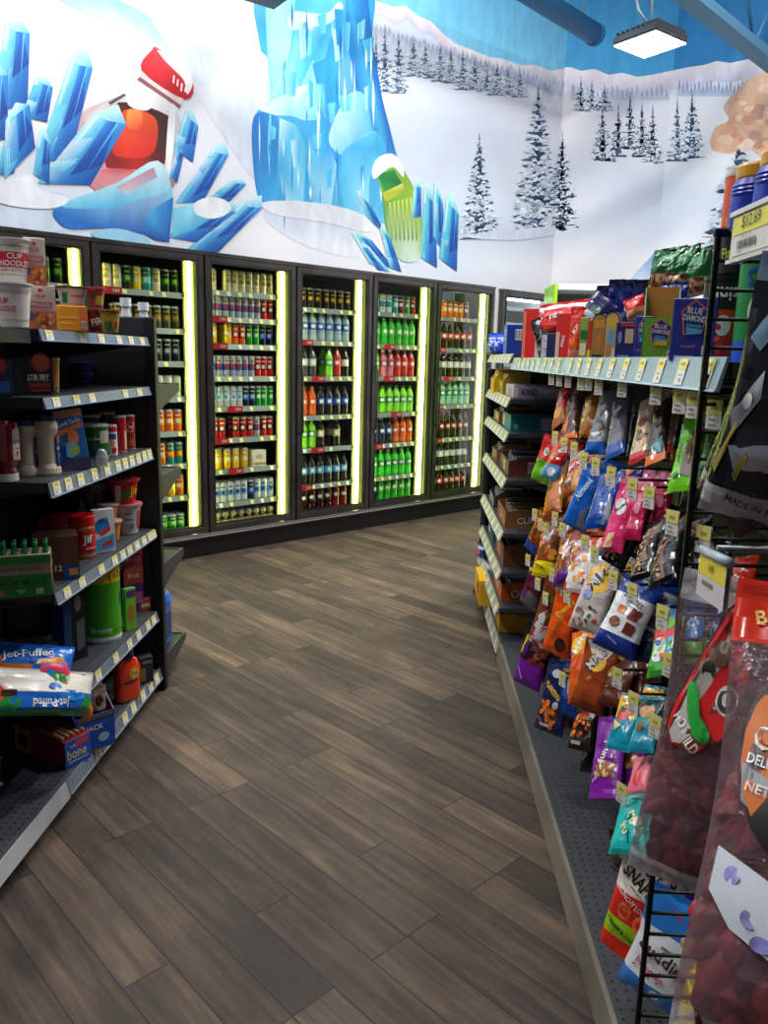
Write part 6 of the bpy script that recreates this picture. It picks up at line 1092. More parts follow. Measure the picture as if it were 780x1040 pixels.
# ------------------------------------------------------------------ goods on the bar shelves (far end of the right gondola)
def bars(n, cols, w, d, h, lean=.2, seed=0):
    out = []; rnd = random.Random(seed)
    for i in range(n):
        k = MB(); x = -w * .42 + w * .84 * i / max(1, n - 1); c = cols[i % len(cols)]; t = w * .3 / n
        k.box((x - t, -d * .40, h * .15), (x + t, d * .38, h * (1.0 + rnd.uniform(-.06, .08))), pm(c, .25), .002); k.rect(lambda a, z, o: (x + a, -d * .40 - o, z), -t * .7, h * .5, t * .7, h * .9, 'white' if i % 2 else 'silver', 1, 1); out.append(('bar', k))
    return out
def disp(bg, deco, cols, n=7, side=None, sdeco=(), seed=0, front=.6):
    def f(w, d, h):
        b = MB(); c = pm(bg, .5); t = .0025; sd = pm(side or bg, .5)
        b.box((-w / 2, -d / 2, 0), (w / 2, d / 2, t), c); b.box((-w / 2, -d / 2, t), (w / 2, -d / 2 + t, h * front), c); b.box((-w / 2, d / 2 - t, t), (w / 2, d / 2, h), c)
        for s in (-1, 1): b.prism([(-d / 2, t), (-d / 2, h * front), (-d / 2 + d * .3, h), (d / 2, h), (d / 2, t)], 0, s * w / 2 - (t if s > 0 else 0), s * w / 2 + (t if s < 0 else 0), sd)
        decorate(b, boxS(d), w, h * front, deco); decorate(b, boxS(d, 'r', w), d, h, sdeco); decorate(b, boxS(d, 'l', w), d, h, sdeco)
        return [('', b)] + bars(n, cols, w, d * .9, h * .92, seed=seed)
    return f
def rbox(name, label, cat, y, z, w, d, h, make, xf=.47, tiltback=True):
    """box on a bar shelf: front flush with the shelf lip, centred at y"""
    bs = make(w, d, h); o = bs[0][1].build(name); [bb.build(nm, o) for nm, bb in bs[1:]]
    o.location = (xf + d / 2, y, z + .001); o.rotation_euler = (0, 0, -math.pi / 2); tag(o, label, cat); return o
SD = lambda *a: list(a)
Z = AZ
# level 1 (top)
b, S = pouch_mesh(.20, .12, .08, (26, 60, 190), [(.7, .8, (150, 180, 230))], [('t', 'GUM', 0, .5, .3, 'white'), ('n', 12, -.8, .1, .8, .9, .16, [(20, 40, 150), (60, 110, 220), (170, 190, 235)])], seed=60, wr=.012); o = b.build('candy_bag', loc=(.47, 4.5, Z[0] + .005), rz=-math.pi / 2 + .5); tag(o, 'crinkled bright blue bag at the far end of the top bar shelf', 'candy bag')
rbox('candy_box', 'blue box with a white barcode panel next to the crinkled blue bag', 'box', 4.18, Z[0], .15, .14, .155, carton((26, 90, 190), [('bar', -.1, .5, .6, .85), ('p', [(-.9, .94), (.2, .99), (-.3, 1)], 'red')], side=(20, 60, 160), sdeco=[('bar', -.4, .5, .5, .85)]))
rbox('gum_box', 'yellow pack with green foot at the far end of the second bar shelf', 'box', 4.42, Z[1], .20, .14, .125, disp((230, 190, 20), [('e', -.3, .5, .3, .3, 'red'), ('e', .5, .4, .3, .3, 'orange')], [(225, 180, 20), (240, 210, 60)], 6, seed=1), .44)
rbox('gum_box', 'yellow and brown pack with green corner, right of the yellow pack', 'box', 4.17, Z[1], .18, .14, .115, disp((205, 170, 40), [('r', -.9, .1, -.2, .6, (60, 150, 50)), ('e', .4, .5, .4, .4, (190, 80, 40))], [(190, 60, 40), (220, 190, 120)], 6, seed=2), .46)
rbox('bar_carton', 'long lilac-grey bar carton with small dark lettering on the second bar shelf', 'bar carton', 3.86, Z[1], .30, .30, .06, carton((178, 168, 190), [('t', 'KIND', .2, .5, .5, (60, 50, 100), 0, .5), ('r', -.95, .1, -.7, .9, 'white')], sdeco=[('t', 'KIND', -.5, .5, .5, (50, 44, 90), 0, .5), ('t', 'protein', .3, .5, .25, (190, 150, 170), 0, .6), ('r', -.97, .1, -.86, .9, (225, 222, 228))]))
rbox('bar_carton', 'tan open box of wrapped bars at the far end of the third bar shelf', 'bar carton', 4.4, Z[2], .26, .2, .09, disp((176, 130, 96), [('n', 8, -.8, .2, .8, .8, .2, ['brown', 'cream', 'orange'])], [(190, 150, 120), (120, 70, 50), (210, 200, 200)], 8, seed=3))
rbox('bar_carton', 'teal bar carton with a white panel on the third bar shelf', 'bar carton', 3.92, Z[2], .34, .26, .085, disp((30, 130, 140), [('r', -.9, .15, -.5, .85, 'cream')], [(60, 60, 66), (140, 150, 160), (30, 120, 130)], 9, sdeco=[('r', .1, .1, .5, .8, (214, 200, 205)), ('r', -.9, .15, -.75, .4, (120, 190, 195)), ('r', .55, .2, .95, .26, (190, 90, 80))], seed=4, front=.9))
rbox('bar_carton', 'tan box with dark cookie pictures at the far end of the fourth bar shelf', 'bar carton', 4.42, Z[3], .24, .2, .10, disp((160, 116, 80), [('e', 0, .5, .3, .3, 'dbrown'), ('e', .6, .4, .2, .25, 'dbrown')], [(70, 60, 60), (190, 190, 195), (120, 90, 70)], 8, seed=5))
rbox('bar_carton', 'maroon-brown bar carton with a white barcode on the fourth bar shelf', 'bar carton', 3.92, Z[3], .36, .28, .10, disp((118, 60, 50), [('bar', -.2, .2, .3, .8)], [(60, 110, 170), (200, 205, 210), (90, 70, 70)], 9, side=(122, 58, 50), sdeco=[('bar', -.35, .2, -.08, .75), ('r', .1, .1, .9, .16, (90, 40, 36))], seed=6, front=.8))
rbox('bar_carton', 'dark box of blue and white bars, far end of the fifth bar shelf', 'bar carton', 4.42, Z[4], .26, .2, .10, disp((70, 56, 50), [('n', 8, -.8, .2, .8, .8, .2, ['brown', 'cream', 'sky'])], [(40, 80, 150), (200, 200, 205), (150, 110, 80)], 8, seed=7))
rbox('bar_carton', 'brown bar carton with round oat bar picture on the fifth bar shelf', 'bar carton', 3.93, Z[4], .36, .28, .095, disp((160, 104, 60), [('t', 'CLIF', 0, .5, .5, 'white'), ('e', .6, .4, .3, .3, (190, 140, 90))], [(150, 120, 90), (70, 80, 110), (190, 150, 110)], 9, sdeco=[('t', 'CLIF', -.3, .45, .35, (235, 230, 225), 6, .7), ('e', .35, .35, .3, .3, (150, 96, 54)), ('n', 10, 0, .1, .9, .7, .1, [(200, 160, 110), (120, 70, 40)])], seed=8, front=.85))
rbox('bar_carton', 'teal and white packs leaning at the far end of the sixth bar shelf', 'bar carton', 4.4, Z[5], .26, .18, .12, disp((40, 120, 130), [('r', -.8, .3, -.2, .8, 'white'), ('e', .4, .5, .3, .3, 'purple')], [(30, 130, 150), (100, 60, 140), (220, 222, 228), (40, 60, 130)], 7, seed=9))
rbox('bar_carton', 'plain corrugated brown carton with a white striped label on the sixth bar shelf', 'bar carton', 3.93, Z[5], .36, .28, .12, disp((140, 86, 50), [('r', -.5, .2, .3, .8, (190, 150, 110))], [(60, 40, 34), (90, 60, 50)], 8, sdeco=[('r', -.2, .2, .6, .8, (196, 160, 124))] + [('r', -.15 + .14 * i, .25, -.08 + .14 * i, .75, (120, 80, 54)) for i in range(5)], seed=10, front=.9))
rbox('bar_carton', 'grey and orange crinkled packs at the far end of the lowest bar shelf', 'bar carton', 4.35, Z[6], .26, .18, .10, disp((150, 120, 104), [('e', 0, .5, .3, .3, 'orange'), ('e', .6, .5, .2, .2, 'cyan')], [(190, 190, 195), (200, 120, 80), (60, 150, 160)], 7, seed=11))
rbox('bar_carton', 'orange carton with grey bars on the lowest bar shelf', 'bar carton', 3.93, Z[6], .36, .28, .10, disp((215, 96, 34), [('t', 'ONE', 0, .5, .5, 'white', 0, 1.0)], [(170, 170, 176), (150, 150, 158)], 9, sdeco=[('t', 'ONE', -.25, .42, .42, (240, 225, 215), 4, .9), ('r', .4, .1, .9, .2, (240, 200, 180))], seed=12, front=.85))
rbox('bar_carton', 'yellow box sticking out over the price rail at the far end of the base deck', 'box', 4.32, .103, .30, .22, .145, carton((225, 170, 20), [('e', .4, .55, .35, .25, (130, 40, 30)), ('r', -.9, .05, .9, .2, (200, 140, 20))], side=(220, 180, 40)), .40)
rbox('bar_carton', 'mustard yellow open carton of dark packs on the base deck', 'bar carton', 3.92, .103, .34, .28, .13, disp((205, 150, 30), [('r', -.9, .1, .9, .2, (150, 100, 20))], [(120, 60, 30), (160, 80, 40), (90, 60, 30)], 9, side=(200, 146, 30), seed=13, front=.7))
b, S = pouch_mesh(.09, .09, .03, (40, 60, 150), [(.6, .8, (200, 205, 215))], [('e', 0, .4, .4, .2, 'pink')], seed=61); o = b.build('candy_pack', loc=tuple(on_x(488, 566, .44)), rz=-1.2); tag(o, 'small blue and pink pack poking out past the gondola end', 'candy pack')
b, S = pouch_mesh(.16, .13, .05, (188, 190, 198), [], [('e', 0, .5, .4, .2, 'orange')], seed=62, wr=.01); o = b.build('candy_pack', loc=tuple(on_x(494, 594, .46)), rz=-1.4); tag(o, 'crumpled silver-grey pack below the small blue one at the gondola end', 'candy pack')
# ------------------------------------------------------------------ goods on the long top shelf
ts = 1.4555
def ts_(name, label, cat, px, wpx, hpx, make, az=-135, ratio=.4, xp=.475, py=366, **k): return stand(name, label, cat, px, py, ts, wpx, hpx, make, az, ratio, xplane=xp, **k)
ts_('candy_box', 'tall plain red box at the left start of the long top shelf', 'box', 538, 22, 50, carton((214, 30, 28), [('r', -.95, .0, -.6, .95, (230, 120, 90)), ('r', .5, .02, .95, .7, (200, 190, 180))], side=(190, 20, 22)))
ts_('candy_box', 'white and navy striped box right of the tall red box', 'box', 556, 18, 26, carton((24, 34, 84), [('r', -.9, .05, -.2, .95, (205, 200, 210)), ('n', 8, -.8, .1, -.3, .9, .1, ['red', 'blue'])], side=(30, 40, 90)))
ts_('candy_pack', 'black silver-edged pack leaning over the navy box', 'candy pack', 557, 28, 46, lambda w, d, h: [('', pouch_mesh(w, h, d, (26, 24, 30), [], [('p', [(-.9, .1), (-.6, .1), (.4, .9), (.1, .95)], 'silver'), ('p', [(.0, .2), (.15, .2), (.8, .8), (.7, .85)], 'orange'), ('e', 0, .9, .5, .08, 'silver')], seed=63, wr=.008)[0])], tilt=-.35, xp=.50, py=356)
ts_('candy_box', 'red box with white lettering panel in the middle of the red group', 'box', 570, 17, 46, carton((222, 40, 30), [('t', 'mini', .0, .4, .1, 'white', 80), ('r', -.9, .02, -.4, .6, (225, 190, 180))], side=(200, 26, 24)))
ts_('candy_bag', 'orange-red bag with white lettering standing right of the red boxes', 'candy bag', 582, 18, 52, lambda w, d, h: [('', pouch_mesh(w, h, d, (228, 60, 44), [(.0, .2, (225, 130, 110))], [('t', 'Kit', 0, .6, .12, 'white', 60), ('e', 0, .3, .5, .1, 'orange')], seed=64, wr=.006)[0])])
b, S = pouch_mesh(.34, .12, .07, (214, 34, 30), [(.75, .9, (225, 220, 222))], [('n', 20, -.9, .2, .9, .8, .07, [(235, 110, 90), (240, 240, 240), (150, 20, 24)]), ('t', 'CRISPS', 0, .5, .2, 'white')], seed=65, wr=.014)
o = b.build('candy_bag'); p = on_x(568, 339, .53); o.matrix_world = face(p, (-.9, -.45, .35), (.30, -.05, 1), .2); tag(o, 'long shiny red bag lying across the tops of the red boxes', 'candy bag')
b, S = pouch_mesh(.10, .12, .04, (26, 30, 90), [(.3, .5, (200, 205, 220))], [('e', 0, .6, .4, .1, 'dgreen')], seed=66, wr=.008); o = b.build('candy_pack'); p = on_x(592, 336, .5); o.matrix_world = face(p, (-.6, -.7, .4), (.1, .1, 1), -.6); tag(o, 'navy and white pack lying on the narrow boxes beside the red bag', 'candy pack')
ts_('candy_box', 'narrow green and cream box right of the orange-red bag', 'box', 591, 9, 42, carton((130, 170, 70), [('r', -.8, .5, .8, .7, (20, 110, 50)), ('r', -.8, .1, .8, .4, 'cream')], side=(200, 190, 150)))
ts_('candy_box', 'narrow red box with a yellow corner beside the brown nut boxes', 'box', 599, 9, 40, carton((205, 40, 30), [('r', -.8, .0, .8, .25, 'yellow')], side=(200, 160, 40)))
def arch(bg, deco, edge='black'):
    def f(w, d, h):
        b = MB(); pts = [(-w / 2, 0), (w / 2, 0), (w / 2, h * .86)] + [(w / 2 * math.cos(a), h * .86 + h * .14 * math.sin(a)) for a in [i * math.pi / 8 for i in range(1, 8)]] + [(-w / 2, h * .86)]
        b.prism(pts, 1, -d / 2, d / 2, pm(edge, .4)); S = boxS(d); b.poly(S, [(x * .9, z * .96 + h * .012) for x, z in pts], pm(bg, .4)); decorate(b, S, w, h, deco); return [('', b)]
    return f
ts_('snack_box', 'brown round-topped box with orange picture, left of two alike', 'box', 606, 16, 46, arch((176, 130, 70), [('r', -.7, .7, .7, .86, (220, 160, 50)), ('e', .1, .4, .4, .2, (215, 130, 50)), ('r', -.7, .06, .7, .12, (60, 60, 50))]), az=-125, ratio=.4)
ts_('snack_box', 'tan round-topped box with a blue picture, right of two alike', 'box', 619, 15, 48, arch((205, 170, 120), [('r', -.7, .7, .7, .88, (222, 190, 70)), ('e', 0, .45, .5, .2, (120, 170, 200)), ('e', -.2, .2, .5, .12, (220, 130, 70)), ('r', .2, .05, .7, .25, (225, 222, 210))]), az=-125, ratio=.4)
NP = lambda c, seed, dc=(): (lambda w, d, h: [('', pouch_mesh(w, h, d, c, [(.9, 1, (16, 24, 70))], list(dc) + [('e', 0, .35, .5, .14, (170, 186, 205)), ('e', 0, .66, .3, .05, (180, 190, 220))], seed=seed, wr=.006)[0])])
for i, (px, lab) in enumerate(((607, 'leftmost of the navy pouches standing behind the round-topped boxes'), (619, 'second of the navy pouches standing behind the round-topped boxes'), (631, 'third of the navy pouches, above the navy nut box'), (644, 'rightmost navy pouch, touching the blue nut carton'))):
    ts_('nut_pouch', 'glossy dark blue pouch, ' + lab, 'snack bag', px, 17, 80 if i else 74, NP((24, 34, 104), 67 + i), az=-125, xp=.585, py=368)
BD = lambda bg, oc: [('p', [(-.62, .8), (0, .98), (.62, .8), (.4, .45), (-.45, .42)], (235, 120, 70)), ('p', [(-.55, .79), (0, .95), (.55, .79), (.36, .48), (-.4, .45)], (26, 50, 140)), ('t', 'BLUE', 0, .80, .1, 'white', -8, .7), ('t', 'DIAMOND', 0, .68, .1, 'white', -8, 1.05), ('t', 'almonds', 0, .57, .05, (120, 200, 235), -8, .8), ('p', [(-.35, .55), (.4, .5), (.35, .44), (-.3, .42)], (90, 180, 225)), ('t', oc, -.2, .24, .05, (230, 110, 60), 0, 1.0), ('p', [(.45, .1), (.75, .1), (.75, .24), (.6, .28), (.45, .24)], 'white'), ('e', .6, .17, .08, .04, 'red'), ('r', -.8, .06, .1, .09, (170, 180, 220))]
ts_('nut_box', 'navy box with red stripe and nutrition panel left of the blue nut cartons', 'box', 634, 21, 38, carton((34, 44, 116), [('r', -.6, .88, .9, .98, (190, 50, 60)), ('r', -.1, .45, .7, .82, (205, 190, 160)), ('e', -.6, .6, .2, .16, (140, 150, 200)), ('r', -.7, .1, .4, .14, (150, 160, 210))], side=(28, 36, 100)), az=-115, ratio=.35)
ts_('nut_box', 'narrow blue almond box with a diamond mark, left of the lime one', 'box', 651, 17, 44, carton((40, 60, 160), BD(0, 'roasted'), side=(30, 46, 130)), az=-115, ratio=.3)
def limebox(w, d, h):
    b = MB(); L = pm((120, 190, 60), .45); G = pm((26, 120, 60), .45); t = .002
    b.box((-w / 2, -d / 2, 0), (w / 2, d / 2, t), L); b.box((-w / 2, -d / 2, t), (w / 2, -d / 2 + t, h * .82), L)
    b.prism([(-d / 2, t), (-d / 2, h * .82), (d / 2, h * 1.45), (d / 2, t)], 0, w / 2 - t, w / 2, G); b.prism([(-d / 2, t), (-d / 2, h * .82), (d / 2, h * 1.45), (d / 2, t)], 0, -w / 2, -w / 2 + t, G); b.box((-w / 2, d / 2 - t, t), (w / 2, d / 2, h * 1.45), pm((220, 150, 70), .5))
    decorate(b, boxS(d), w, h * .82, BD(0, 'bold')[:9] + [('r', -.3, .36, .4, .46, 'yellow')]); R = boxS(d, 'r', w); b.ell(R, 0, h * .2, d * .2, h * .1, (16, 90, 44)); b.ell(R, 0, h * .2, d * .18, h * .09, (26, 120, 60)); return [('', b)]
ts_('nut_display_box', 'lime green almond display box with dark green side and raised back', 'display box', 668, 34, 52, limebox, az=-105, ratio=1.0, hscale=1.0, xp=.50, py=368)
ts_('nut_display_box', 'large deep blue almond box with a diamond emblem beside the wire rack', 'display box', 701, 42, 62, carton((40, 52, 150), BD(0, 'roasted'), side=(34, 44, 130)), az=-112, ratio=.25, py=369)
for i, (px, py, w_, h_, lab) in enumerate(((675, 296, 34, 44, 'leftmost of the three above the boxes'), (692, 298, 34, 46, 'middle green foil bag standing out of the lime display box'), (710, 300, 30, 46, 'right green foil bag behind the large blue almond box'))):
    p = on_x(px, py, .56 + .03 * i); dep = depth_of(p); w = w_ * dep / FL * 1.15; h = h_ * dep / FL
    b, S = pouch_mesh(w, h, .06, (16, 96, 46), [(0, .34, (205, 170, 130)), (.86, .9, (10, 60, 30))], [('n', 26, -.9, .02, .9, .33, .16, [(110, 60, 34), (150, 96, 60), (90, 50, 30)]), ('e', .2, .7, .5, .1, (30, 130, 70)), ('p', [(.4, .95), (.6, 1), (.7, .6), (.5, .5)], (60, 150, 90))], seed=75 + i, wr=.012, seal=True)
    o = b.build('nut_pouch'); n = Vector((-.8, -.6, 0)); x, y, z = frame_from(n, Vector((.1 - .1 * i, .15, 1))); o.matrix_world = Matrix(((x.x, y.x, z.x, p.x), (x.y, y.y, z.y, p.y), (x.z, y.z, z.z, p.z), (0, 0, 0, 1))); tag(o, 'crumpled dark green almond bag, ' + lab, 'snack bag')
    lo_ = 0
b, S = pouch_mesh(.06, .08, .03, (28, 40, 130), [], [('t', 'BLUE', 0, .7, .12, 'white'), ('p', [(-.8, .1), (.8, .2), (.6, .5), (-.7, .4)], (200, 140, 90))], seed=79, wr=.006); o = b.build('nut_pouch'); p = on_x(683, 325, .56); o.matrix_world = face(p, (-.6, -.8, 0), (0, .1, 1)); tag(o, 'small navy almond bag standing inside the lime display box', 'snack bag')
b, S = pouch_mesh(.05, .05, .03, (215, 40, 40), [(.0, .4, (190, 130, 100))], [('e', 0, .6, .4, .2, (235, 90, 60))], seed=80, wr=.008); o = b.build('candy_pack'); p = on_x(648, 323, .50); o.matrix_world = face(p, (-.6, -.75, .3), (.0, .1, 1), .3); tag(o, 'red and tan crumpled pack on top of the narrow blue almond box', 'candy pack')
# canisters behind the wire rack
def canister(bg, bands, deco, cap):
    def f(w, d, h):
        b = MB(); R = w / 2; pr = [(R, 0), (R, h * .93)]; zs = sorted(set([0, h * .93] + [v * h for q in bands for v in q[:2]])); L = []
        for i, z in enumerate(zs):
            zm = (z + (zs[i + 1] if i + 1 < len(zs) else z)) / 2 / h; c = bg
            for q in bands:
                if q[0] <= zm < q[1]: c = q[2]
            L.append((R, z, pm(c, .35)))
        b.lathe(L, bg, 28); decorate(b, cylS(pr), w * .95, h, deco); c = MB(); c.lathe([(R * 1.03, h * .92), (R * 1.05, h * .94), (R * 1.04, h * .995), (R * .9, h)], pm(cap, .3), 28, ribs=20, rib=.01); return [('', b), ('lid', c)]
    return f
def cn_(label, px, py, zb, wpx, hpx, mk, y): 
    p = on_y(px, py, y); dep = depth_of(p); w = wpx * dep / FL; h = hpx * dep / FL; bs = mk(w, w, h); o = bs[0][1].build('chip_canister'); [bb.build(nm, o) for nm, bb in bs[1:]]; o.location = (p.x, y, zb); o.rotation_euler = (0, 0, -.45); tag(o, label, 'canister'); return h
h1 = cn_('red and black chip canister, lower one of the stack behind the wire rack', 728, 366, ts + .0005, 38, 84, canister((215, 64, 30), [(.6, .92, (26, 24, 26)), (0, .1, (190, 40, 30))], [('t', 'sinis', .1, .78, .16, 'white', 180, 1.5), ('e', .2, .42, .4, .12, (225, 220, 222)), ('n', 8, -.8, .12, .6, .5, .2, [(235, 90, 40), (190, 40, 30)])], (30, 30, 32)), 1.40)
cn_('orange and black chip canister with flame lettering and white lid, upper one of the stack', 744, 290, ts + h1 + .001, 34, 100, canister((222, 86, 34), [(.0, .45, (26, 22, 22))], [('t', 'Hot', -.1, .46, .16, (240, 150, 50), 5, 1.2), ('t', 'Flamin', -.1, .2, .1, (190, 205, 40), 8, 1.3), ('e', .3, .6, .5, .1, (205, 70, 30))], (228, 224, 218)), 1.38)
cn_('green potato chip canister with blue lettering behind the wire rack', 766, 372, ts + .0005, 46, 104, canister((20, 130, 60), [(.0, .2, (36, 80, 200))], [('t', 'STAX', .1, .8, .16, (30, 60, 170), 8, 1.5), ('e', 0, .48, .5, .16, (235, 232, 225)), ('e', .1, .3, .4, .08, (240, 200, 60)), ('e', .5, .6, .25, .1, (90, 170, 230)), ('n', 6, -.3, .4, .3, .56, .05, ['dark'])], (40, 90, 200)), 1.30)
# upper near shelf with its big ticket and the ribbed tubs
p1 = on_x(747, 218, .40); p2 = on_x(749, 265, .40); zs = p1.z - .008
NS = RG
b = MB(); b.box((.405, .45, zs - .03), (.86, p1.y, zs), GRAPH); b.box((.855, .45, zs - .35), (.862, p1.y, zs - .03), GRAPH)
sh = partw(b, 'upper_shelf', RG)
b = MB(); b.box((.398, .45, p2.z), (.402, p1.y, p1.z), pm((196, 194, 188), .35)); b.box((.394, .45, p1.z - .004), (.406, p1.y + .002, p1.z + .002), pm((225, 225, 225), .3)); b.box((.394, .45, p2.z - .002), (.404, p1.y + .002, p2.z + .003), pm((210, 210, 210), .3)); rl = partw(b, 'price_rail', RG, sh)
b = MB(); hh = p1.z - p2.z; ya = p1.y - .008; yb = ya - .11
b.box((.3965, yb, p2.z + .006), (.398, ya, p1.z - .006), pm((222, 220, 212), .5)); b.box((.3958, yb + .001, p2.z + hh * .52), (.3965, ya - .001, p1.z - .007), pm((232, 222, 90), .5))
def ST(x, z, o): return (.3962 - o, ya - x, z)
b.text(ST, '$12.69', .055, p1.z - hh * .27, .016, (40, 40, 44), maxw=.085, bold=0); 
for i in range(12): b.rect(ST, .02 + i * .0045, p2.z + hh * .22, .0225 + i * .0045 + (i % 3) * .0006, p2.z + hh * .38, (60, 60, 66), 1, 1); b.layer -= 1
b.text(ST, 'BEEF JERKY 10 OZ', .045, p2.z + hh * .47, .0035, (90, 90, 70)); b.text(ST, '0 123 456', .03, p2.z + hh * .14, .003, INK)
partw(b, 'price_sign', RG, sh)
def tub(w, d, h):
    b = MB(); R = w / 2; B_ = pm((22, 50, 170), .3); n = 14
    b.lathe([(R * .8, 0), (R * .95, h * .06), (R * 1.0, h * .3), (R * .97, h * .5), (R, h * .55), (R * .95, h * .58), (R, h * .61), (R * .95, h * .64), (R * .98, h * .67), (R * .8, h * .8)], B_, 28)
    c = MB(); c.lathe([(R * .84, h * .78), (R * .86, h * .8), (R * .86, h * .96), (R * .8, h)], pm((214, 160, 40), .35), 28, ribs=30, rib=.01); return [('', b), ('lid', c)]
for (px, py, lab) in ((766, 212, 'ribbed blue tub with gold lid behind the dollar price sign, left one'), (792, 203, 'ribbed blue tub with gold lid at the right edge of the picture, right one')):
    p = on_x(px, py, .455); s = tub(.064, .064, .085); o = s[0][1].build('spread_tub'); [bb.build(nm, o) for nm, bb in s[1:]]; o.location = (p.x, p.y, zs + .001); tag(o, lab, 'tub')
# ------------------------------------------------------------------ big jerky bags in front
SILV = pm((175, 180, 188), .22, .75)
FILM = film((170, 140, 146), .14, .16); FILM2 = film((220, 215, 220), .42, .2)
def lumps(n, w, h, d, seed, cols, v0=.06, v1=.62):
    b = MB(); rnd = random.Random(seed)
    for i in range(n):
        bm = bmesh.new(); bmesh.ops.create_icosphere(bm, subdivisions=2, radius=1); vv = rnd.uniform(v0, v1); c = Vector((rnd.uniform(-.36, .36) * w, 0, vv * h)); c.y = rnd.uniform(-.2, .16) * d * (1 - (2 * c.x / w) ** 2) * min(1, 1.25 - vv); sz = Vector((rnd.uniform(.009, .017), rnd.uniform(.006, .011), rnd.uniform(.014, .032))); R = Matrix.Rotation(rnd.uniform(-.9, .9), 3, 'Y')
        vs = []
        for v in bm.verts:
            k = 1 + noise.noise(v.co * 2.1 + Vector((i, 0, seed))) * .55; q = R @ Vector((v.co.x * sz.x * k, v.co.y * sz.y * k, v.co.z * sz.z * k)); vs.append(tuple(c + q))
        bm.verts.index_update(); b.add(vs, [tuple(v.index for v in f.verts) for f in bm.faces], pm(rnd.choice(cols), .5), True); bm.free()
    return b
JC = [(150, 30, 42), (120, 22, 34), (166, 44, 56), (84, 14, 26)]
def bigbag(label, top, bot, wpx, xt, xb, yaw, t, bg, bands, deco, fill, seed, film_=None, back=None):
    T = on_x(top[0], top[1], xt); B = on_x(bot[0], bot[1], xb); up = T - B; h = up.length; a = math.radians(yaw); n = Vector((-math.cos(a), -math.sin(a), 0)); x, y, z = frame_from(n, up)
    w = wpx * depth_of((T + B) / 2) / FL / abs(x.dot(RIGHT)); b, S = pouch_mesh(w, h, t, bg, bands, deco, seed=seed, film_=film_, wr=.006, rough=.15, back=back)
    o = b.build('jerky_bag'); 
    if fill: f = lumps(fill[0], w, h, t, seed, fill[1], *fill[2:]); f.build('jerky_pieces', o)['kind'] = 'stuff'
    o.matrix_world = Matrix(((x.x, y.x, z.x, B.x), (x.y, y.y, z.y, B.y), (x.z, y.z, z.z, B.z), (0, 0, 0, 1))); tag(o, label, 'jerky bag'); return o, w, h
bigbag('large clear bag of dark red jerky with a red oval label and green ribbon', (766, 590), (704, 906), 112, .42, .36, 58, .075, (150, 60, 70), [(0, .07, FILM2), (.9, 1, FILM2)],
    [('p', [(-.88, .5), (-.7, .44), (-.3, .44), (.05, .5), (.22, .6), (.26, .7), (.18, .82), (.08, .93), (-.1, .95), (-.25, .9), (-.55, .72), (-.8, .58)], (70, 16, 16)), ('p', [(-.85, .5), (-.7, .45), (-.3, .45), (.03, .51), (.19, .6), (.23, .7), (.15, .82), (.06, .92), (-.1, .94), (-.25, .89), (-.53, .72), (-.78, .58)], (222, 28, 24)),
     ('p', [(-.84, .5), (-.7, .455), (-.55, .46), (-.05, .82), (.06, .91), (-.1, .935), (-.24, .885), (-.5, .72), (-.76, .58)], (186, 180, 172)), ('p', [(-.84, .5), (-.76, .58), (-.5, .72), (-.24, .885), (-.2, .87), (-.48, .69), (-.74, .55), (-.8, .49)], (205, 40, 30)), ('e', -.26, .76, .15, .045, (120, 96, 80), .4), ('e', -.36, .70, .1, .03, (60, 62, 50)), ('e', -.2, .78, .06, .02, (206, 196, 176)), ('t', 'OLD', -.09, .885, .045, (160, 50, 34), 35, .3), ('t', 'TRAPPER', -.1, .85, .02, (90, 50, 40), 35, .35),
     ('n', 20, -.16, .59, .14, .66, .035, [(222, 216, 210)]), ('e', -.0, .625, .17, .047, (222, 216, 210)), ('e', -.0, .625, .14, .038, (58, 54, 58)), ('e', -.02, .63, .06, .024, (190, 184, 180)),
     ('p', [(-.62, .62), (-.5, .66), (-.42, .61), (-.34, .56), (-.2, .53), (-.16, .5), (-.24, .48), (-.42, .5), (-.56, .57)], (36, 170, 60)), ('e', -.22, .505, .09, .025, (30, 150, 56)), ('e', -.54, .63, .08, .025, (60, 190, 70)), ('t', 'HOT', -.6, .525, .035, 'white', -40, .3), ('t', 'MILD', -.42, .475, .035, 'white', -40, .35), ('r', .55, .1, .8, .72, (205, 24, 24)), ('bar', .36, .30, .56, .56)],
    (170, JC, .07, .52), 101, FILM)
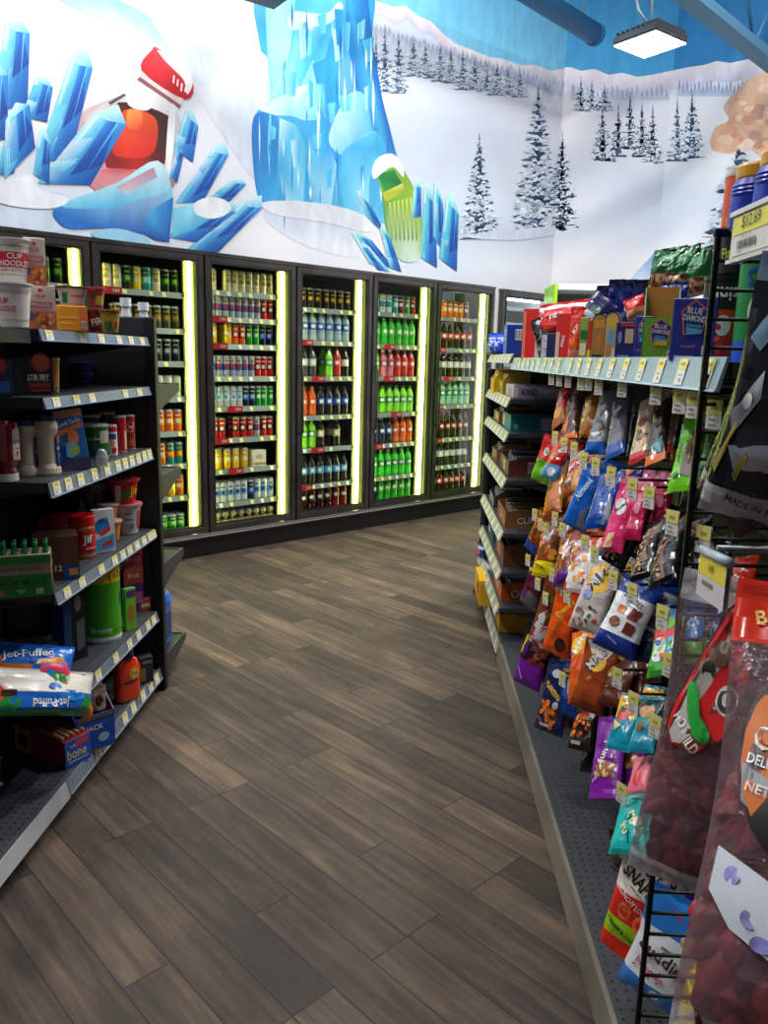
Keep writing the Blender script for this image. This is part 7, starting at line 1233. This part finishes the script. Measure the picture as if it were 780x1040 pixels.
bigbag('large clear jerky bag with silver and orange oval label, right edge of the picture', (850, 600), (792, 1090), 172, .42, .32, 62, .09, (150, 60, 70), [(0, .05, FILM2), (.84, 1.0, (214, 50, 30))],
    [('e', .1, .58, .9, .23, (30, 26, 28), .1), ('e', .1, .58, .86, .22, (214, 110, 30), .1), ('p', [(-.72, .5), (.75, .56), (.8, .7), (-.55, .72)], (150, 152, 158)), ('p', [(-.7, .48), (-.1, .40), (.5, .5), (.2, .56), (-.74, .56)], (140, 142, 150)), ('t', 'ORIGINAL', .0, .605, .055, 'white', -8, 1.3), ('t', 'ORIGINAL', .0, .61, .05, (190, 90, 30), -8, 1.25), ('t', 'DELUXE STYLE BEEF JERKY', .0, .55, .03, 'white', -8, 1.4), ('t', 'NET WT 10 OZ', -.2, .5, .022, (220, 220, 222), -8), ('t', 'BIG', -.6, .91, .035, (230, 190, 90), 12), ('t', 'BAG', -.25, .9, .045, 'white', 12),
     ('p', [(-.85, .38), (-.2, .33), (-.12, .19), (-.6, .23), (-.86, .29)], (196, 200, 210)), ('e', -.66, .33, .08, .018, (130, 130, 190)), ('e', -.42, .26, .1, .018, (140, 140, 196)), ('e', -.3, .22, .1, .015, (130, 130, 190))],
    (240, JC, .05, .6), 103, FILM)
o, w, h = bigbag('glossy black and silver snack bag with a clear foot, nearest the wire rack', (850, 262), (772, 532), 112, .42, .40, 62, .07, (24, 26, 32), [(0, .13, FILM2), (.9, 1, (120, 150, 170))],
    [('p', [(-.5, .66), (-.1, .78), (.5, .76), (.6, .6), (.3, .5), (.2, .36), (-.05, .34), (-.1, .48), (-.4, .54)], SILV), ('e', -.12, .64, .13, .05, 'black', .4), ('e', .32, .62, .13, .05, 'black', -.3), ('p', [(.06, .5), (.12, .44), (.0, .43)], 'black'), ('p', [(-.95, .42), (-.55, .6), (-.5, .5), (-.8, .34)], SILV), ('p', [(-.8, .3), (-.2, .34), (.2, .3), (.0, .24), (-.6, .22)], SILV), ('p', [(-.9, .7), (-.6, .86), (-.3, .84), (-.7, .66)], (110, 150, 175)), ('p', [(-.95, .2), (-.8, .4), (-.75, .38), (-.88, .18)], (150, 132, 60)), ('p', [(-.6, .2), (-.5, .3), (-.44, .28), (-.52, .17)], (150, 132, 60)), ('p', [(.3, .2), (.7, .28), (.8, .22), (.4, .16)], SILV),
     ('t', '10', -.1, .86, .07, (190, 215, 225), 10), ('t', '10S', .25, .82, .08, (90, 180, 220), 8), ('t', 'MADE IN THE USA', .0, .08, .03, 'dark', -8, 1.2), ('e', -.7, .48, .07, .03, (225, 220, 215))],
    (10, [(70, 40, 40), (110, 70, 66)], .02, .1), 105)
bigbag('black bag with clear foot hanging behind the near silver one, at the edge', (815, 300), (738, 508), 52, .46, .45, 55, .05, (22, 24, 28), [(0, .13, FILM2)], [('n', 14, -.9, .16, .6, .7, .14, [(150, 130, 60), (60, 66, 74), (34, 36, 42)])], (8, [(90, 50, 48)], .02, .1), 106)
# large ticket on the thick peg in front of the red jerky bag
p = on_x(726, 562, .35)
b = MB(); b.tube([(.855, p.y, p.z + .012), (.352, p.y, p.z + .006)], .004, pm((120, 122, 126), .3, .8), 8); hk = partw(b, 'peg_hook', RG)
b = MB(); a0 = on_x(713, 558, .352); a1 = on_x(741, 572, .345); dv = (a1 - a0); b.tube([a0, a1], .006, film((200, 215, 235), .6, .1), 10)
hgt = .055; u = dv.normalized(); 
def PT(x, z, o): return tuple(a0 + u * x + Vector((-.001 - o, 0, z)))
L = dv.length; b.rect(PT, 0, -hgt, L, 0, (205, 200, 205), 2, 2); b.rect(PT, .001, -hgt * .5, L - .001, -.004, (228, 208, 70), 2, 2); b.rect(PT, L * .2, -hgt * .7, L * .6, -hgt * .6, (120, 110, 120), 1, 1); b.text(PT, '9.99', L * .5, -hgt * .28, .009, (90, 80, 40)); b.v += []; 
b.rect(lambda x, z, o: tuple(a0 + u * x + Vector((.0015 + o, 0, z))), 0, -hgt, L, 0, (205, 200, 205), 2, 2); partw(b, 'large_ticket', RG, hk)
# small packs low behind the wire rack
hang('snack_bag', 'blue and white cookie snack bag with brown lettering behind the lower wire rack', 'snack bag', (700, 914), (662, 1018), 86, P_(bg=(225, 228, 234), bands=[(0, .2, (50, 130, 215)), (.66, 1, (40, 130, 220))], deco=[('t', 'Chips', -.1, .84, .05, (220, 60, 50), -14), ('t', 'buddies', -.05, .47, .12, (70, 44, 40), -10, 1.5), ('t', 'snack', -.05, .56, .035, (60, 50, 60), -10), ('e', .35, .7, .18, .07, (226, 180, 120)), ('n', 20, -.8, .2, .8, .45, .03, ['dark', 'orange', 'blue', 'brown']), ('t', 'brownie', -.3, .32, .06, (220, 80, 120), -10), ('e', .0, .14, .14, .05, (225, 228, 232))], seed=110), .555, .505, 55, behind=0)
hang('snack_bag', 'yellow bag with purple and white lettering at the foot of the wire rack', 'snack bag', (727, 960), (706, 1062), 52, P_(bg=(238, 205, 30), deco=[('p', [(-.4, .1), (.5, .3), (.5, .8), (-.3, .6)], 'lilac'), ('t', 'BBQ', .05, .5, .14, (80, 40, 130), 55), ('e', .5, .2, .3, .1, 'orange')], seed=111), .60, .55, 55, behind=0)
hang('snack_bag', 'orange bag with white script, rightmost at the foot of the wire rack', 'snack bag', (748, 985), (735, 1060), 36, P_(bg=(222, 96, 30), deco=[('t', 'chips', .0, .6, .14, 'white', 20), ('e', 0, .3, .4, .1, (190, 60, 30))], seed=112), .62, .57, 55, behind=0)
hang('snack_bag', 'red and white bag tip above the blue cookie bag', 'snack bag', (688, 880), (690, 925), 34, P_(bg=(205, 40, 44), bands=[(.4, .8, (230, 226, 226))], seed=113), .62, .60, 50, behind=0)
hang('snack_bag', 'dark purple bag with a white script edge behind the red jerky bag', 'snack bag', (716, 880), (712, 968), 44, P_(bg=(50, 34, 110), deco=[('t', 'sun', 0, .5, .2, 'white', 60), ('e', 0, .8, .5, .1, (120, 90, 170))], seed=114), .60, .58, 52, behind=0)
hang('snack_bag', 'black bag in the shade behind the middle of the wire rack', 'snack bag', (720, 425), (708, 520), 40, P_(bg=(20, 22, 24), deco=[('p', [(-.8, .1), (-.3, .1), (.1, .5), (-.3, .5)], (20, 90, 30)), ('e', .1, .7, .3, .08, (90, 80, 50))], seed=115), .60, .57, 50, behind=0)
for i, (tx, ty, bx, by, c, lab) in enumerate(((712, 545, 705, 590, (120, 90, 66), 'black and tan nut bag beyond the wire rack at ticket height'), (732, 545, 728, 600, (20, 24, 22), 'black bag with bright green corner left of the thick ticket peg'), (758, 565, 752, 610, (210, 60, 34), 'orange-red bag glimpsed right of the thick ticket peg'), (722, 615, 712, 690, (40, 120, 205), 'sky blue bag seen through the rungs left of the red oval label'))):
    hang('snack_bag', lab, 'snack bag', (tx, ty), (bx, by), 26, P_(bg=c, deco=[('n', 14, -.8, .1, .6, .8, .16, NUTC if i == 0 else ([(70, 200, 40), 'dark'] if i == 1 else [(240, 120, 60), 'white'] if i == 2 else ['sky', 'blue', 'white']))], seed=120 + i), .60 if i != 3 else .58, .57 if i != 3 else .55, 50, behind=0)
